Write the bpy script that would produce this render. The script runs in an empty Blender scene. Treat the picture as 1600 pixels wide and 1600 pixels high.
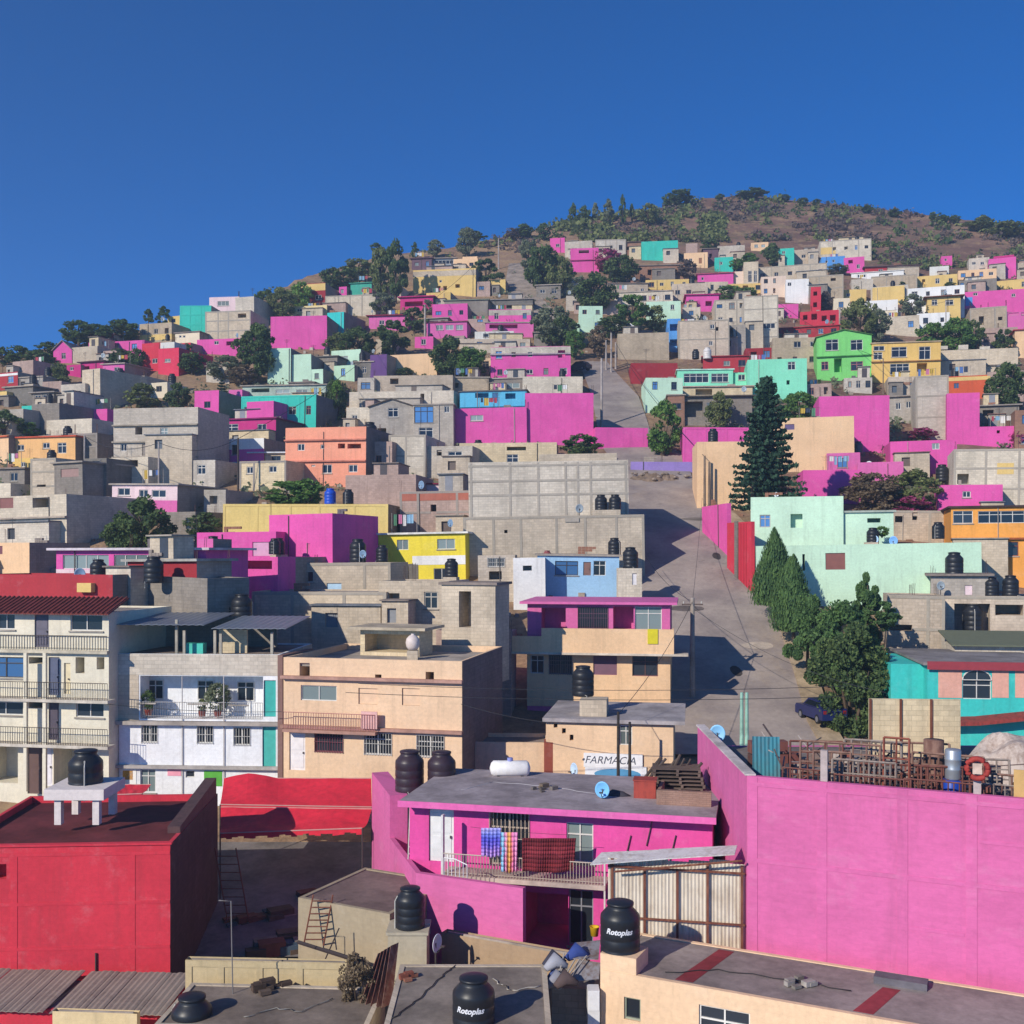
import bpy, math, random
from mathutils import Vector, Matrix, noise
random.seed(7)
# ------------------------------------------------------------------ scene
S = bpy.context.scene
COL = S.collection
F, HV, CZ = 1700.0, 860.0, 17.0          # focal length and eye level in units of a 1600 px frame; camera height
R = math.radians
def P(u, v, d): return Vector(((u - 800) / F * d, d, CZ + (HV - v) / F * d))
def lin(c):
    c /= 255.0
    return c / 12.92 if c <= .04045 else ((c + .055) / 1.055) ** 2.4
def rgb(h):
    if isinstance(h, tuple): return h
    return tuple(lin(int(h[i:i + 2], 16)) for i in (0, 2, 4))
# ------------------------------------------------------------------ terrain
PR = [(0, -17.5), (30, -17), (45, -16.4), (55, -14.6), (62, -12.8), (72, -10.2), (85, -5.4), (100, .6), (115, 5.7), (130, 10.9), (150, 18.4),
      (168, 25.7), (200, 39.5), (240, 59), (270, 73.5), (300, 90), (330, 107), (360, 124), (420, 158), (500, 205), (2600, 1400)]
def _slopes():
    n = len(PR); d = [(PR[i + 1][1] - PR[i][1]) / (PR[i + 1][0] - PR[i][0]) for i in range(n - 1)]
    m = [d[0]]
    for i in range(1, n - 1):
        m.append(0 if d[i - 1] * d[i] <= 0 else 2 * d[i - 1] * d[i] / (d[i - 1] + d[i]))
    return m + [d[-1]]
MS = _slopes()
def prof(y):
    for i in range(len(PR) - 1):
        if y <= PR[i + 1][0]:
            x0, y0 = PR[i]; x1, y1 = PR[i + 1]; h = x1 - x0; t = (y - x0) / h
            return ((2 * t ** 3 - 3 * t * t + 1) * y0 + (t ** 3 - 2 * t * t + t) * h * MS[i] + (-2 * t ** 3 + 3 * t * t) * y1 + (t ** 3 - t * t) * h * MS[i + 1])
    return PR[-1][1]
def d_at(v):
    T = (HV - v) / F; a, b = 20.0, 480.0
    for _ in range(40):
        m = (a + b) / 2
        if prof(m) / m < T: a = m
        else: b = m
    return a
RV = [(-900, 575), (-200, 560), (0, 553), (100, 540), (200, 520), (300, 497), (400, 468), (470, 432), (540, 414), (600, 398), (700, 386), (800, 366),
      (870, 350), (1000, 330), (1100, 309), (1180, 305), (1300, 318), (1400, 328), (1500, 341), (1600, 354), (1800, 380), (2600, 430)]
def lerp_tab(T, x):
    if x <= T[0][0]: return T[0][1]
    for (a, b), (c, d) in zip(T, T[1:]):
        if x <= c: return b + (d - b) * (x - a) / (c - a)
    return T[-1][1]
_dr = {}
def ridge_d(u):
    k = round(u / 4)
    if k not in _dr: _dr[k] = d_at(lerp_tab(RV, k * 4))
    return _dr[k]
def ground(x, y):
    dr = ridge_d(800 + F * x / max(y, 1))
    if y <= dr: return prof(y)
    e = y - dr
    return max(prof(dr) - .0006 * e * e - .05 * e, -25)
# ------------------------------------------------------------------ mesh builder
class MB:
    def __init__(s): s.v = []; s.f = []; s.m = []
    def quad(s, a, b, c, d, m=0):
        n = len(s.v); s.v += [tuple(a), tuple(b), tuple(c), tuple(d)]; s.f.append((n, n + 1, n + 2, n + 3)); s.m.append(m); return s
    def poly(s, pts, m=0):
        n = len(s.v); s.v += [tuple(p) for p in pts]; s.f.append(tuple(range(n, n + len(pts)))); s.m.append(m); return s
    def box(s, x0, x1, y0, y1, z0, z1, m=0):
        n = len(s.v)
        s.v += [(x, y, z) for z in (z0, z1) for x, y in ((x0, y0), (x1, y0), (x1, y1), (x0, y1))]
        s.f += [tuple(n + i for i in q) for q in ((3, 2, 1, 0), (4, 5, 6, 7), (0, 1, 5, 4), (1, 2, 6, 5), (2, 3, 7, 6), (3, 0, 4, 7))]
        s.m += [m] * 6; return s
    def prism(s, pts, z0, z1, m=0):
        n = len(s.v); k = len(pts)
        s.v += [(p[0], p[1], z0) for p in pts] + [(p[0], p[1], z1) for p in pts]
        s.f += [tuple(n + k - 1 - i for i in range(k)), tuple(n + k + i for i in range(k))]
        s.f += [(n + i, n + (i + 1) % k, n + k + (i + 1) % k, n + k + i) for i in range(k)]
        s.m += [m] * (k + 2); return s
    def hexa(s, b, t, m=0):            # bottom quad, top quad
        n = len(s.v); s.v += [tuple(p) for p in b] + [tuple(p) for p in t]
        s.f += [tuple(n + i for i in q) for q in ((3, 2, 1, 0), (4, 5, 6, 7), (0, 1, 5, 4), (1, 2, 6, 5), (2, 3, 7, 6), (3, 0, 4, 7))]
        s.m += [m] * 6; return s
    def tube(s, pts, r, n=6, m=0, cap=True):
        pts = [Vector(p) for p in pts]; rs = r if isinstance(r, (list, tuple)) else [r] * len(pts); base = len(s.v)
        for i, p in enumerate(pts):
            t = (pts[min(i + 1, len(pts) - 1)] - pts[max(i - 1, 0)]).normalized()
            a = t.orthogonal().normalized() if abs(t.z) < .95 else Vector((1, 0, 0)); a = (a - t * a.dot(t)).normalized(); b = t.cross(a)
            for k in range(n):
                w = 2 * math.pi * k / n; s.v.append(tuple(p + a * math.cos(w) * rs[i] + b * math.sin(w) * rs[i]))
        for i in range(len(pts) - 1):
            for k in range(n):
                s.f.append((base + i * n + k, base + i * n + (k + 1) % n, base + (i + 1) * n + (k + 1) % n, base + (i + 1) * n + k)); s.m.append(m)
        if cap:
            s.f.append(tuple(base + k for k in reversed(range(n)))); s.m.append(m)
            s.f.append(tuple(base + (len(pts) - 1) * n + k for k in range(n))); s.m.append(m)
        return s
    def lathe(s, prf, n=24, m=0, c=(0, 0, 0)):
        base = len(s.v)
        for r, z in prf:
            for k in range(n):
                w = 2 * math.pi * k / n; s.v.append((c[0] + r * math.cos(w), c[1] + r * math.sin(w), c[2] + z))
        for i in range(len(prf) - 1):
            for k in range(n):
                s.f.append((base + i * n + k, base + i * n + (k + 1) % n, base + (i + 1) * n + (k + 1) % n, base + (i + 1) * n + k)); s.m.append(m)
        return s
    def sheet(s, a, b, c, d, t=.03, m=0):       # thin plate through four points with thickness along its normal
        a, b, c, d = map(Vector, (a, b, c, d)); nn = (b - a).cross(d - a).normalized() * t
        return s.hexa((a, b, c, d), (a + nn, b + nn, c + nn, d + nn), m)
    def build(s, name, mats, parent=None, world=False, smooth=False):
        me = bpy.data.meshes.new(name)
        v = s.v
        if world and parent is not None:
            M = MAT[parent.name].inverted(); v = [tuple(M @ Vector(p)) for p in v]
        me.from_pydata(v, [], s.f)
        for mm in (mats if isinstance(mats, (list, tuple)) else [mats]): me.materials.append(mm)
        if any(s.m): me.polygons.foreach_set('material_index', s.m)
        if smooth: me.polygons.foreach_set('use_smooth', [True] * len(me.polygons))
        me.update(); return link(name, me, parent)
MAT = {}
def link(name, me, parent=None):
    o = bpy.data.objects.new(name, me); COL.objects.link(o)
    if parent is not None: o.parent = parent
    return o
def thing(name, label, cat, loc=(0, 0, 0), rz=0, group=None):
    o = bpy.data.objects.new(name, None); COL.objects.link(o); o.empty_display_size = .3
    o.location = loc; o.rotation_euler = (0, 0, rz); MAT[o.name] = Matrix.Translation(loc) @ Matrix.Rotation(rz, 4, 'Z')
    return tag(o, label, cat, group)
def tag(o, label, cat, group=None, kind=None):
    o['label'] = label; o['category'] = cat
    if group: o['group'] = group
    if kind: o['kind'] = kind
    return o
def copy_tree(o, parent=None):
    c = o.copy(); COL.objects.link(c); c.parent = parent
    for ch in o.children: copy_tree(ch, c)
    return c
# ------------------------------------------------------------------ materials
_mc = {}
class NT:
    def __init__(s, name):
        s.m = bpy.data.materials.new(name); s.m.use_nodes = True; s.t = s.m.node_tree; s.b = s.t.nodes['Principled BSDF']
    def n(s, typ, **k):
        x = s.t.nodes.new(typ)
        for a, b in k.items():
            if a.startswith('i_'): x.inputs[a[2:].replace('_', ' ')].default_value = b
            else: setattr(x, a, b)
        return x
    def l(s, a, b): s.t.links.new(a, b)
    def mixc(s, fac, a, b, mode='MIX'):
        x = s.n('ShaderNodeMix', data_type='RGBA', blend_type=mode)
        for i, val in ((0, fac), (6, a), (7, b)):
            if hasattr(val, 'is_linked'): s.l(val, x.inputs[i])
            else: x.inputs[i].default_value = val if i == 0 else (*val[:3], 1)
        return x.outputs[2]
    def ramp(s, src, *st):
        x = s.n('ShaderNodeValToRGB'); e = x.color_ramp.elements
        while len(e) < len(st): e.new(.5)
        for i, (p, c) in enumerate(st): e[i].position = p; e[i].color = (c, c, c, 1) if not isinstance(c, tuple) else (*c[:3], 1)
        s.l(src, x.inputs[0]); return x.outputs[0]
    def wallvec(s):
        tc = s.n('ShaderNodeTexCoord'); sp = s.n('ShaderNodeSeparateXYZ'); s.l(tc.outputs['Object'], sp.inputs[0])
        ad = s.n('ShaderNodeMath', operation='ADD'); s.l(sp.outputs[0], ad.inputs[0]); s.l(sp.outputs[1], ad.inputs[1])
        cb = s.n('ShaderNodeCombineXYZ'); s.l(ad.outputs[0], cb.inputs[0]); s.l(sp.outputs[2], cb.inputs[1])
        # every building starts its stains somewhere else
        oi = s.n('ShaderNodeObjectInfo'); mu = s.n('ShaderNodeMath', operation='MULTIPLY'); s.l(oi.outputs['Random'], mu.inputs[0]); mu.inputs[1].default_value = 37
        c2 = s.n('ShaderNodeCombineXYZ'); s.l(mu.outputs[0], c2.inputs[0]); s.l(mu.outputs[0], c2.inputs[2])
        va = s.n('ShaderNodeVectorMath', operation='ADD'); s.l(cb.outputs[0], va.inputs[0]); s.l(c2.outputs[0], va.inputs[1])
        return cb.outputs[0], va.outputs[0]
    def noise(s, vec, scale, detail=4, rough=.55, vscale=None):
        if vscale:
            mp = s.n('ShaderNodeMapping'); mp.inputs['Scale'].default_value = vscale; s.l(vec, mp.inputs[0]); vec = mp.outputs[0]
        x = s.n('ShaderNodeTexNoise'); x.inputs['Scale'].default_value = scale; x.inputs['Detail'].default_value = detail; x.inputs['Roughness'].default_value = rough
        s.l(vec, x.inputs['Vector']); return x.outputs[0]
    def bump(s, h, st=.3, dist=.02):
        x = s.n('ShaderNodeBump', invert=st < 0); st = abs(st); x.inputs['Strength'].default_value = st; x.inputs['Distance'].default_value = dist
        s.l(h, x.inputs['Height']); s.l(x.outputs[0], s.b.inputs['Normal'])
def cached(fn):
    def g(*a):
        k = (fn.__name__,) + a
        if k not in _mc: _mc[k] = fn(*a)
        return _mc[k]
    return g
@cached
def wall(h, raw=0, brick=0):
    """painted or raw block wall"""
    c = rgb(h); k = NT('wall_' + h); v0, v = k.wallvec()
    br = k.n('ShaderNodeTexBrick'); k.l(v0, br.inputs['Vector'])
    br.inputs['Scale'].default_value = 1; br.inputs['Brick Width'].default_value = .42 if not brick else .25; br.inputs['Row Height'].default_value = .21 if not brick else .075
    br.inputs['Mortar Size'].default_value = .012; br.inputs['Mortar Smooth'].default_value = .3
    a = .90 if raw else .985
    br.inputs['Color1'].default_value = (*[x * a for x in c], 1); br.inputs['Color2'].default_value = (*[min(x * (2 - a), 1) for x in c], 1)
    mo = .78 if raw else .965
    br.inputs['Mortar'].default_value = (*[x * mo for x in c], 1)
    big = k.ramp(k.noise(v, .35, 5, .6), (.3, .80 if raw else .88), (.7, 1.12 if raw else 1.06))
    col = k.mixc(1.0, br.outputs['Color'], big, 'MULTIPLY')
    st = k.ramp(k.noise(v, 1.0, 5, .65, (2.2, .16, 1)), (.52, 0.0), (.78, 1.0))
    dirt = tuple(x * .55 + .02 for x in c) if not raw else tuple(x * .5 for x in c)
    mf = k.n('ShaderNodeMath', operation='MULTIPLY'); k.l(st, mf.inputs[0]); mf.inputs[1].default_value = .62 if raw else .55
    col = k.mixc(mf.outputs[0], col, dirt)
    fade = k.ramp(k.noise(v, .9, 6, .75), (.55, 0.0), (.72, .38 if not raw else .26)); col = k.mixc(fade, col, tuple(min(1, x * .82 + .16) for x in c))
    gr = k.ramp(k.noise(v, 6, 6, .7), (.3, .9), (.7, 1.08)); col = k.mixc(1.0, col, gr, 'MULTIPLY')
    k.l(col, k.b.inputs['Base Color']); k.b.inputs['Roughness'].default_value = .85; k.b.inputs['Specular IOR Level'].default_value = .25
    k.bump(br.outputs['Fac'], -.35 if raw else -.1, .012)
    return k.m
@cached
def slab(h):
    """flat roof or floor with dust and damp patches"""
    c = rgb(h); k = NT('slab_' + h); tc = k.n('ShaderNodeTexCoord'); v = tc.outputs['Object']
    n1 = k.noise(v, .45, 6, .65); n2 = k.noise(v, 4, 5, .7)
    col = k.mixc(k.ramp(n1, (.36, 0.0), (.62, 1.0)), tuple(x * .62 for x in c), tuple(min(1, x * 1.12) for x in c))
    col = k.mixc(1.0, col, k.ramp(n2, (.3, .82), (.7, 1.12)), 'MULTIPLY')
    k.l(col, k.b.inputs['Base Color']); k.b.inputs['Roughness'].default_value = .9; k.b.inputs['Specular IOR Level'].default_value = .2
    k.bump(n2, .3, .02); return k.m
@cached
def plain(h, rough=.6, metal=0.0, var=.12, spec=.4):
    c = rgb(h); k = NT('paint_' + h); tc = k.n('ShaderNodeTexCoord')
    n = k.noise(tc.outputs['Object'], 3.0, 5, .6)
    col = k.mixc(1.0, c, k.ramp(n, (.3, 1 - var), (.7, 1 + var * .6)), 'MULTIPLY')
    k.l(col, k.b.inputs['Base Color']); k.b.inputs['Roughness'].default_value = rough; k.b.inputs['Metallic'].default_value = metal; k.b.inputs['Specular IOR Level'].default_value = spec
    return k.m
@cached
def glass(h, rough=.12):
    c = rgb(h); k = NT('glass_' + h); oi = k.n('ShaderNodeObjectInfo')
    col = k.mixc(1.0, c, k.ramp(oi.outputs['Random'], (0.0, .55), (1.0, 1.5)), 'MULTIPLY')
    k.l(col, k.b.inputs['Base Color']); k.b.inputs['Roughness'].default_value = rough; k.b.inputs['Specular IOR Level'].default_value = .5; return k.m
@cached
def rusty(h, h2, scale=1.5):
    k = NT('rust_' + h); tc = k.n('ShaderNodeTexCoord'); n = k.noise(tc.outputs['Object'], scale, 6, .7)
    n2 = k.noise(tc.outputs['Object'], 1.0, 5, .7, (6, 6, .4))
    f = k.n('ShaderNodeMath', operation='MULTIPLY'); k.l(n, f.inputs[0]); k.l(n2, f.inputs[1])
    col = k.mixc(k.ramp(f.outputs[0], (.2, 0.0), (.36, 1.0)), rgb(h), rgb(h2))
    k.l(col, k.b.inputs['Base Color']); k.b.inputs['Roughness'].default_value = .7; k.b.inputs['Specular IOR Level'].default_value = .3; return k.m
@cached
def leafm(h1, h2, h3):
    k = NT('leaves_' + h1); g = k.n('ShaderNodeNewGeometry'); tc = k.n('ShaderNodeTexCoord')
    n = k.noise(tc.outputs['Object'], 4.0, 3)
    c1 = k.mixc(k.ramp(n, (.38, 0.0), (.62, 1.0)), rgb(h1), rgb(h2))
    fac = k.ramp(g.outputs['Random Per Island'], (.55, 0.0), (1.0, .9))
    col = k.mixc(fac, c1, rgb(h3)); k.l(col, k.b.inputs['Base Color'])
    k.b.inputs['Roughness'].default_value = .75; k.b.inputs['Specular IOR Level'].default_value = .2
    tr = k.n('ShaderNodeBsdfTranslucent'); k.l(col, tr.inputs[0]); mx = k.n('ShaderNodeMixShader'); mx.inputs[0].default_value = .42
    out = k.t.nodes['Material Output']; k.l(k.b.outputs[0], mx.inputs[1]); k.l(tr.outputs[0], mx.inputs[2]); k.l(mx.outputs[0], out.inputs[0])
    return k.m
def terrain_mat():
    k = NT('hill_earth'); tc = k.n('ShaderNodeTexCoord'); v = tc.outputs['Object']
    n1 = k.noise(v, .03, 6, .65); n2 = k.noise(v, .25, 6, .7); n3 = k.noise(v, 2.0, 4, .7)
    col = k.mixc(k.ramp(n1, (.4, 0.0), (.62, 1.0)), rgb('745a50'), rgb('947666'))
    col = k.mixc(k.ramp(n2, (.5, 0.0), (.64, .8)), col, rgb('a68a6c'))
    col = k.mixc(k.ramp(k.noise(v, .11, 5, .7), (.5, 0.0), (.66, .8)), col, rgb('66604a'))
    sx = k.n('ShaderNodeSeparateXYZ'); k.l(v, sx.inputs[0]); mr = k.n('ShaderNodeMapRange'); k.l(sx.outputs[0], mr.inputs[0]); mr.inputs[1].default_value = 45; mr.inputs[2].default_value = 0; dr = k.n('ShaderNodeMath', operation='MULTIPLY'); k.l(mr.outputs[0], dr.inputs[0]); k.l(k.ramp(n2, (.35, .2), (.6, .9)), dr.inputs[1])
    col = k.mixc(dr.outputs[0], col, rgb('a88c6c'))
    col = k.mixc(1.0, col, k.ramp(n3, (.25, .7), (.75, 1.2)), 'MULTIPLY')
    k.l(col, k.b.inputs['Base Color']); k.b.inputs['Roughness'].default_value = .95; k.b.inputs['Specular IOR Level'].default_value = .1
    k.bump(n2, .6, .5); return k.m
def road_mat():
    k = NT('road_concrete'); tc = k.n('ShaderNodeTexCoord'); v = tc.outputs['Object']
    n1 = k.noise(v, .25, 6, .65); n2 = k.noise(v, 3.0, 5, .7)
    col = k.mixc(k.ramp(n1, (.38, 0.0), (.62, 1.0)), rgb('8f837e'), rgb('ac9e94'))
    col = k.mixc(k.ramp(k.noise(v, .12, 5, .7, (1, .5, 1)), (.56, 0.0), (.7, .6)), col, rgb('b09c86'))
    col = k.mixc(k.ramp(k.noise(v, .8, 6, .7), (.6, 0.0), (.75, .5)), col, rgb('5d5552'))
    col = k.mixc(1.0, col, k.ramp(n2, (.25, .86), (.75, 1.1)), 'MULTIPLY')
    k.l(col, k.b.inputs['Base Color']); k.b.inputs['Roughness'].default_value = .9; k.b.inputs['Specular IOR Level'].default_value = .2
    k.bump(n2, .25, .02); return k.m
C = dict(PK='e25ca8', PK2='da6caa', PL='d56aa0', MG='c8387f', RD='cf3a4c', RD2='b23a42', RD3='e0405c', DR='9c3038', GR='c8b8a2', GR2='d2c6b4', GR3='bdb2a4', GD='8f867c', GD2='7d776f',
         TQ='3fc4b0', TQ2='46a892', TQ3='3cc8c4', MT='c9e8cc', MT2='bfe0c0', MT3='8fe6c0', LM='84d878', OC='e3c27a', OC2='e0bd74', OC3='e8c070', OC4='e6cc80', YL='f2dc48',
         PE='efc79c', PE2='e6cdb8', PE3='ead39a', CO='f2a183', OR='f0a650', OR2='f4bf80', CR='e8d8bc', CR2='dcc8a4', WH='f0eeea', WH2='dedcd4', BL='a4cdee', BL2='5b9bdc',
         CY='64c0e4', PU='6a4a80', BR='9a7460', MB='6f5560', BG='8f9aa4', PKW='ecd0d2', GRp='b69c90', ORR='d4603c', GG='b4c4b4')
RAW = {'GR', 'GR2', 'GR3', 'GD', 'GD2', 'GRp', 'BR', 'CR2', 'GG'}
TINT = {'GR': ('c8b8a2', 'bfae9a', 'd2c4ae', 'c4b8a8', 'b8a68e', 'cdbba6'), 'GR2': ('d2c6b4', 'dacdb8', 'c8beb0', 'd4c2a8'), 'GR3': ('bdb2a4', 'b0a79c', 'c6b8a6')}
def wm(k): return wall(C.get(k, k), 1 if k in RAW else 0)
M_FRAME = plain('d8d4cc', .5); M_DFRAME = plain('4a4440', .5); M_IRON = plain('3a3434', .6, .3); M_RUST = rusty('6a3a2c', '8a5a44'); M_CONC = slab('a89f94'); M_WIRE = plain('2a2a2e', .6)
M_G = glass('2a3038'); M_GL = glass('7d8a88', .25); M_REBAR = plain('5a4038', .8)
# ------------------------------------------------------------------ houses
HOUSES = {}
class Facade:
    """front plane of a house, from the point seen at (u0, depth d0) to (u1, depth d1)"""
    def __init__(s, u0, d0, u1, d1, zb):
        s.a = Vector(((u0 - 800) / F * d0, d0, 0)); s.b = Vector(((u1 - 800) / F * d1, d1, 0))
        s.ex = (s.b - s.a).normalized(); s.ey = Vector((-s.ex.y, s.ex.x, 0)); s.w = (s.b - s.a).length
        s.zb = zb; s.rz = math.atan2(s.ex.y, s.ex.x); s.o = Vector((s.a.x, s.a.y, zb))
    def loc(s, u, v, y=0.0):           # image point -> (x, z) on the plane y metres behind the front
        q = s.a + s.ey * y; k = (u - 800) / F; n = s.ey
        t = q.dot(n) / (k * n.x + n.y); x = Vector((k * t, t, 0)); z = CZ + (HV - v) / F * t
        return (x - q).dot(s.ex), z - s.zb
    def yaw_d(u0, u1, d, yaw):
        """depth of both ends for a facade centred at depth d and turned by yaw degrees (right end nearer)"""
        k0, k1 = (u0 - 800) / F, (u1 - 800) / F; t = math.tan(R(yaw))
        km = (k0 + k1) / 2; xm = km * d          # y = d - t*(x-xm), x = k*y
        return (d + t * xm) / (1 + t * k0), (d + t * xm) / (1 + t * k1)
def front_wall(mb, w, h, holes):
    """front face at y=0 with recessed rectangular openings (x0,z0,x1,z1,depth)"""
    xs = sorted({0.0, w, *[q for o in holes for q in (o[0], o[2])]}); zs = sorted({0.0, h, *[q for o in holes for q in (o[1], o[3])]})
    for i in range(len(xs) - 1):
        for j in range(len(zs) - 1):
            cx, cz = (xs[i] + xs[i + 1]) / 2, (zs[j] + zs[j + 1]) / 2
            if any(o[0] < cx < o[2] and o[1] < cz < o[3] for o in holes): continue
            mb.quad((xs[i], 0, zs[j]), (xs[i + 1], 0, zs[j]), (xs[i + 1], 0, zs[j + 1]), (xs[i], 0, zs[j + 1]))
    for x0, z0, x1, z1, r in holes:
        mb.quad((x0, 0, z0), (x0, 0, z1), (x0, r, z1), (x0, r, z0)); mb.quad((x1, 0, z1), (x1, 0, z0), (x1, r, z0), (x1, r, z1))
        mb.quad((x0, 0, z0), (x0, r, z0), (x1, r, z0), (x1, 0, z0)); mb.quad((x0, 0, z1), (x1, 0, z1), (x1, r, z1), (x0, r, z1))
        mb.quad((x0, r, z0), (x0, r, z1), (x1, r, z1), (x1, r, z0))
def window(par, x0, z0, x1, z1, kind='w', col=None, near=False, y=.13):
    w, h = x1 - x0, z1 - z0
    if kind == 'o': return
    if kind == 'd':
        m = MB(); m.box(x0 + .01, x1 - .01, y - .05, y - .004, z0, z1 - .01)
        if w > .5: m.box(x0 + .12, x1 - .12, y - .07, y - .05, z0 + h * .55, z1 - .15).box(x0 + .12, x1 - .12, y - .07, y - .05, z0 + .15, z0 + h * .48)
        d = m.build('door', plain(col or 'e0ded8', .5), par)
        if near: MB().box(x1 - .16, x1 - .11, y - .13, y - .07, z0 + h * .45, z0 + h * .5).build('handle', M_DFRAME, d)
        return d
    if kind == 'x':
        return MB().box(x0 + .01, x1 - .01, y - .05, y - .004, z0 + .01, z1 - .01).build('shutter', plain(col or '8a4a48', .6), par)
    t = .05 if near else .07
    m = MB(); fm = plain(col, .5) if col else (M_FRAME if kind in 'wgc' else M_DFRAME)
    ya, yb = y - .06, y - .012
    m.box(x0, x0 + t, ya, yb, z0, z1).box(x1 - t, x1, ya, yb, z0, z1).box(x0 + t, x1 - t, ya, yb, z0, z0 + t).box(x0 + t, x1 - t, ya, yb, z1 - t, z1)
    if kind != 'g' and w > .7 and random.random() < .6: sl = MB().box(x0 - .08, x1 + .08, -.07, -.004, z0 - .1, z0 - .02)
    else: sl = None
    n = max(1, round(w / .9))
    for i in range(1, n + (1 if n > 1 else 0)):
        if i < n: c = x0 + w * i / n; m.box(c - t / 2, c + t / 2, ya + .005, yb, z0 + t, z1 - t)
    if n == 1 and w > .6: m.box(x0 + w / 2 - t / 2, x0 + w / 2 + t / 2, ya + .005, yb, z0 + t, z1 - t)
    if h > 1.0: m.box(x0 + t, x1 - t, ya + .007, yb, z1 - h * .3 - t / 2, z1 - h * .3 + t / 2)
    f = m.build('window', fm, par)
    if sl: sl.build('sill', M_CONC, f)
    pane = {'c': M_GL, 'b': glass('4a7ab0', .3)}.get(kind, M_G)
    MB().box(x0 + .01, x1 - .01, y - .011, y - .003, z0 + .01, z1 - .01).build('pane', pane, f)
    if kind == 'g':
        g = MB(); k = max(2, int(w / .14)); 
        for i in range(k + 1): c = x0 + w * i / k; g.box(c - .012, c + .012, -.05, -.03, z0 - .05, z1 + .05)
        for zz in (z0, (z0 + z1) / 2, z1): g.box(x0 - .03, x1 + .03, -.052, -.028, zz - .012, zz + .012)
        g.build('grille', plain('c8c4bc', .5) if col is None else plain(col, .5), f)
    return f
def railing(par, p0, p1, h=.9, gap=.13, mat=None, r=.014, name='railing', y=0):
    """iron railing between two local points"""
    p0, p1 = Vector(p0), Vector(p1); n = max(2, int((p1 - p0).length / gap)); m = MB(); up = Vector((0, 0, h))
    m.tube([p0 + up, p1 + up], r * 1.5, 5); m.tube([p0 + up * .12, p1 + up * .12], r, 4)
    for i in range(n + 1): q = p0.lerp(p1, i / n); m.tube([q, q + up], r, 4)
    return m.build(name, mat or M_IRON, par)
def house(u0, u1, vt, vb, col, label, d=None, D=None, yaw=None, w=(), aw=0, par=None, roof=None, over=0, bands=(), frame=None, ex=(), gable=None, rebar=0,
          name='house', cat='house', sink=3.0, near=False, cornice=None, group=None, deep=1.7, roofmat=None, sides=None):
    if sides is None: sides = None if (near or col in RAW) else random.choice(('9a8f86', '8c837c', 'a59a8e', None, None))
    u0, u1 = float(u0), float(u1)
    if yaw is None:
        um = (u0 + u1) / 2; yaw = lerp_tab([(0, 22), (300, 17), (560, 12), (800, 5), (1000, 6), (1300, 13), (1600, 20)], um) + random.uniform(-3, 3)
    elif (u0 + u1) / 2 > 1000 and yaw < 6 and group and 'slope' not in group: yaw = lerp_tab([(1000, 5), (1300, 12), (1600, 19)], (u0 + u1) / 2) + yaw * .5
    if d is None: d = d_at(vb)
    d0, d1 = d if isinstance(d, tuple) else Facade.yaw_d(u0, u1, d, yaw)
    dm = (d0 + d1) / 2; far = dm > 125
    zt = CZ + (HV - vt) / F * dm; zb = CZ + (HV - vb) / F * dm - sink
    fc = Facade(u0, d0, u1, d1, zb); H = zt - zb; W = fc.w
    if D is None: D = min(9.0, max(2.5, (H - sink) / .44 + .5))
    t = thing(name, label, cat, fc.o, fc.rz, group)
    if group and 'hillside' in group: t.rotation_euler = (R(random.uniform(-.5, .5)), R(random.uniform(-1.0, 1.0)), fc.rz)
    HOUSES[label] = (t, fc, H, W, D)
    wmat = wm(col)
    if col in TINT and not near: wmat = wall(random.choice(TINT[col]), 1)
    if not w and not aw and not near and dm > 75 and not any(k in label for k in ('blank', 'wall', 'bare', 'windowless', 'plain', 'yellow')): aw = (max(1, min(5, int(W / 2.1))), 2 if H - sink > 4.6 else 1)
    # openings
    holes = []; spec = []
    for q in w:
        a, b = fc.loc(q[0], q[3]); c, e = fc.loc(q[2], q[1])
        a, c = max(a, .08), min(c, W - .08); b, e = max(b, .1), min(e, H - .12)
        if c - a < .15 or e - b < .15: continue
        k = q[4] if len(q) > 4 else 'w'; spec.append((a, b, c, e, k, q[5] if len(q) > 5 else None)); holes.append((a, b, c, e, deep if k == 'o' else .13))
    if aw:
        n, rows = aw
        for j in range(rows):
            for i in range(n):
                if random.random() < .12: continue
                ww = random.uniform(.5, .9) * min(1.3, W / n * .6); hh = random.uniform(.7, 1.2); hh = min(hh, (H - sink) / rows * .5)
                cx = W * (i + .5) / n + random.uniform(-.2, .2); cz = sink + (H - sink) * (j + .55) / rows
                b = (max(.15, cx - ww / 2), cz - hh / 2, min(W - .15, cx + ww / 2), cz + hh / 2)
                if b[2] - b[0] < .2 or any(b[0] < q[2] + .1 and b[2] > q[0] - .1 and b[1] < q[3] + .1 and b[3] > q[1] - .1 for q in holes): continue
                k = random.choice('wwwcob'); spec.append((*b, k, random.choice((None, '4a4440', '6a625c', '8a5a4c', 'b8b0a4', '3c4a5a')))); holes.append((*b, .8 if k == 'o' else .13))
    p = par if par is not None else random.choice((.12, .25, .4, .5)); th = .16
    if over: p = 0
    m = MB(); front_wall(m, W, H, holes)
    k1 = 1 if sides else 0
    m.quad((W, 0, 0), (W, D, 0), (W, D, H), (W, 0, H), k1); m.quad((0, D, 0), (0, 0, 0), (0, 0, H), (0, D, H)); m.quad((W, D, 0), (0, D, 0), (0, D, H), (W, D, H), k1)
    m.quad((0, D, 0), (W, D, 0), (W, 0, 0), (0, 0, 0))
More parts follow.
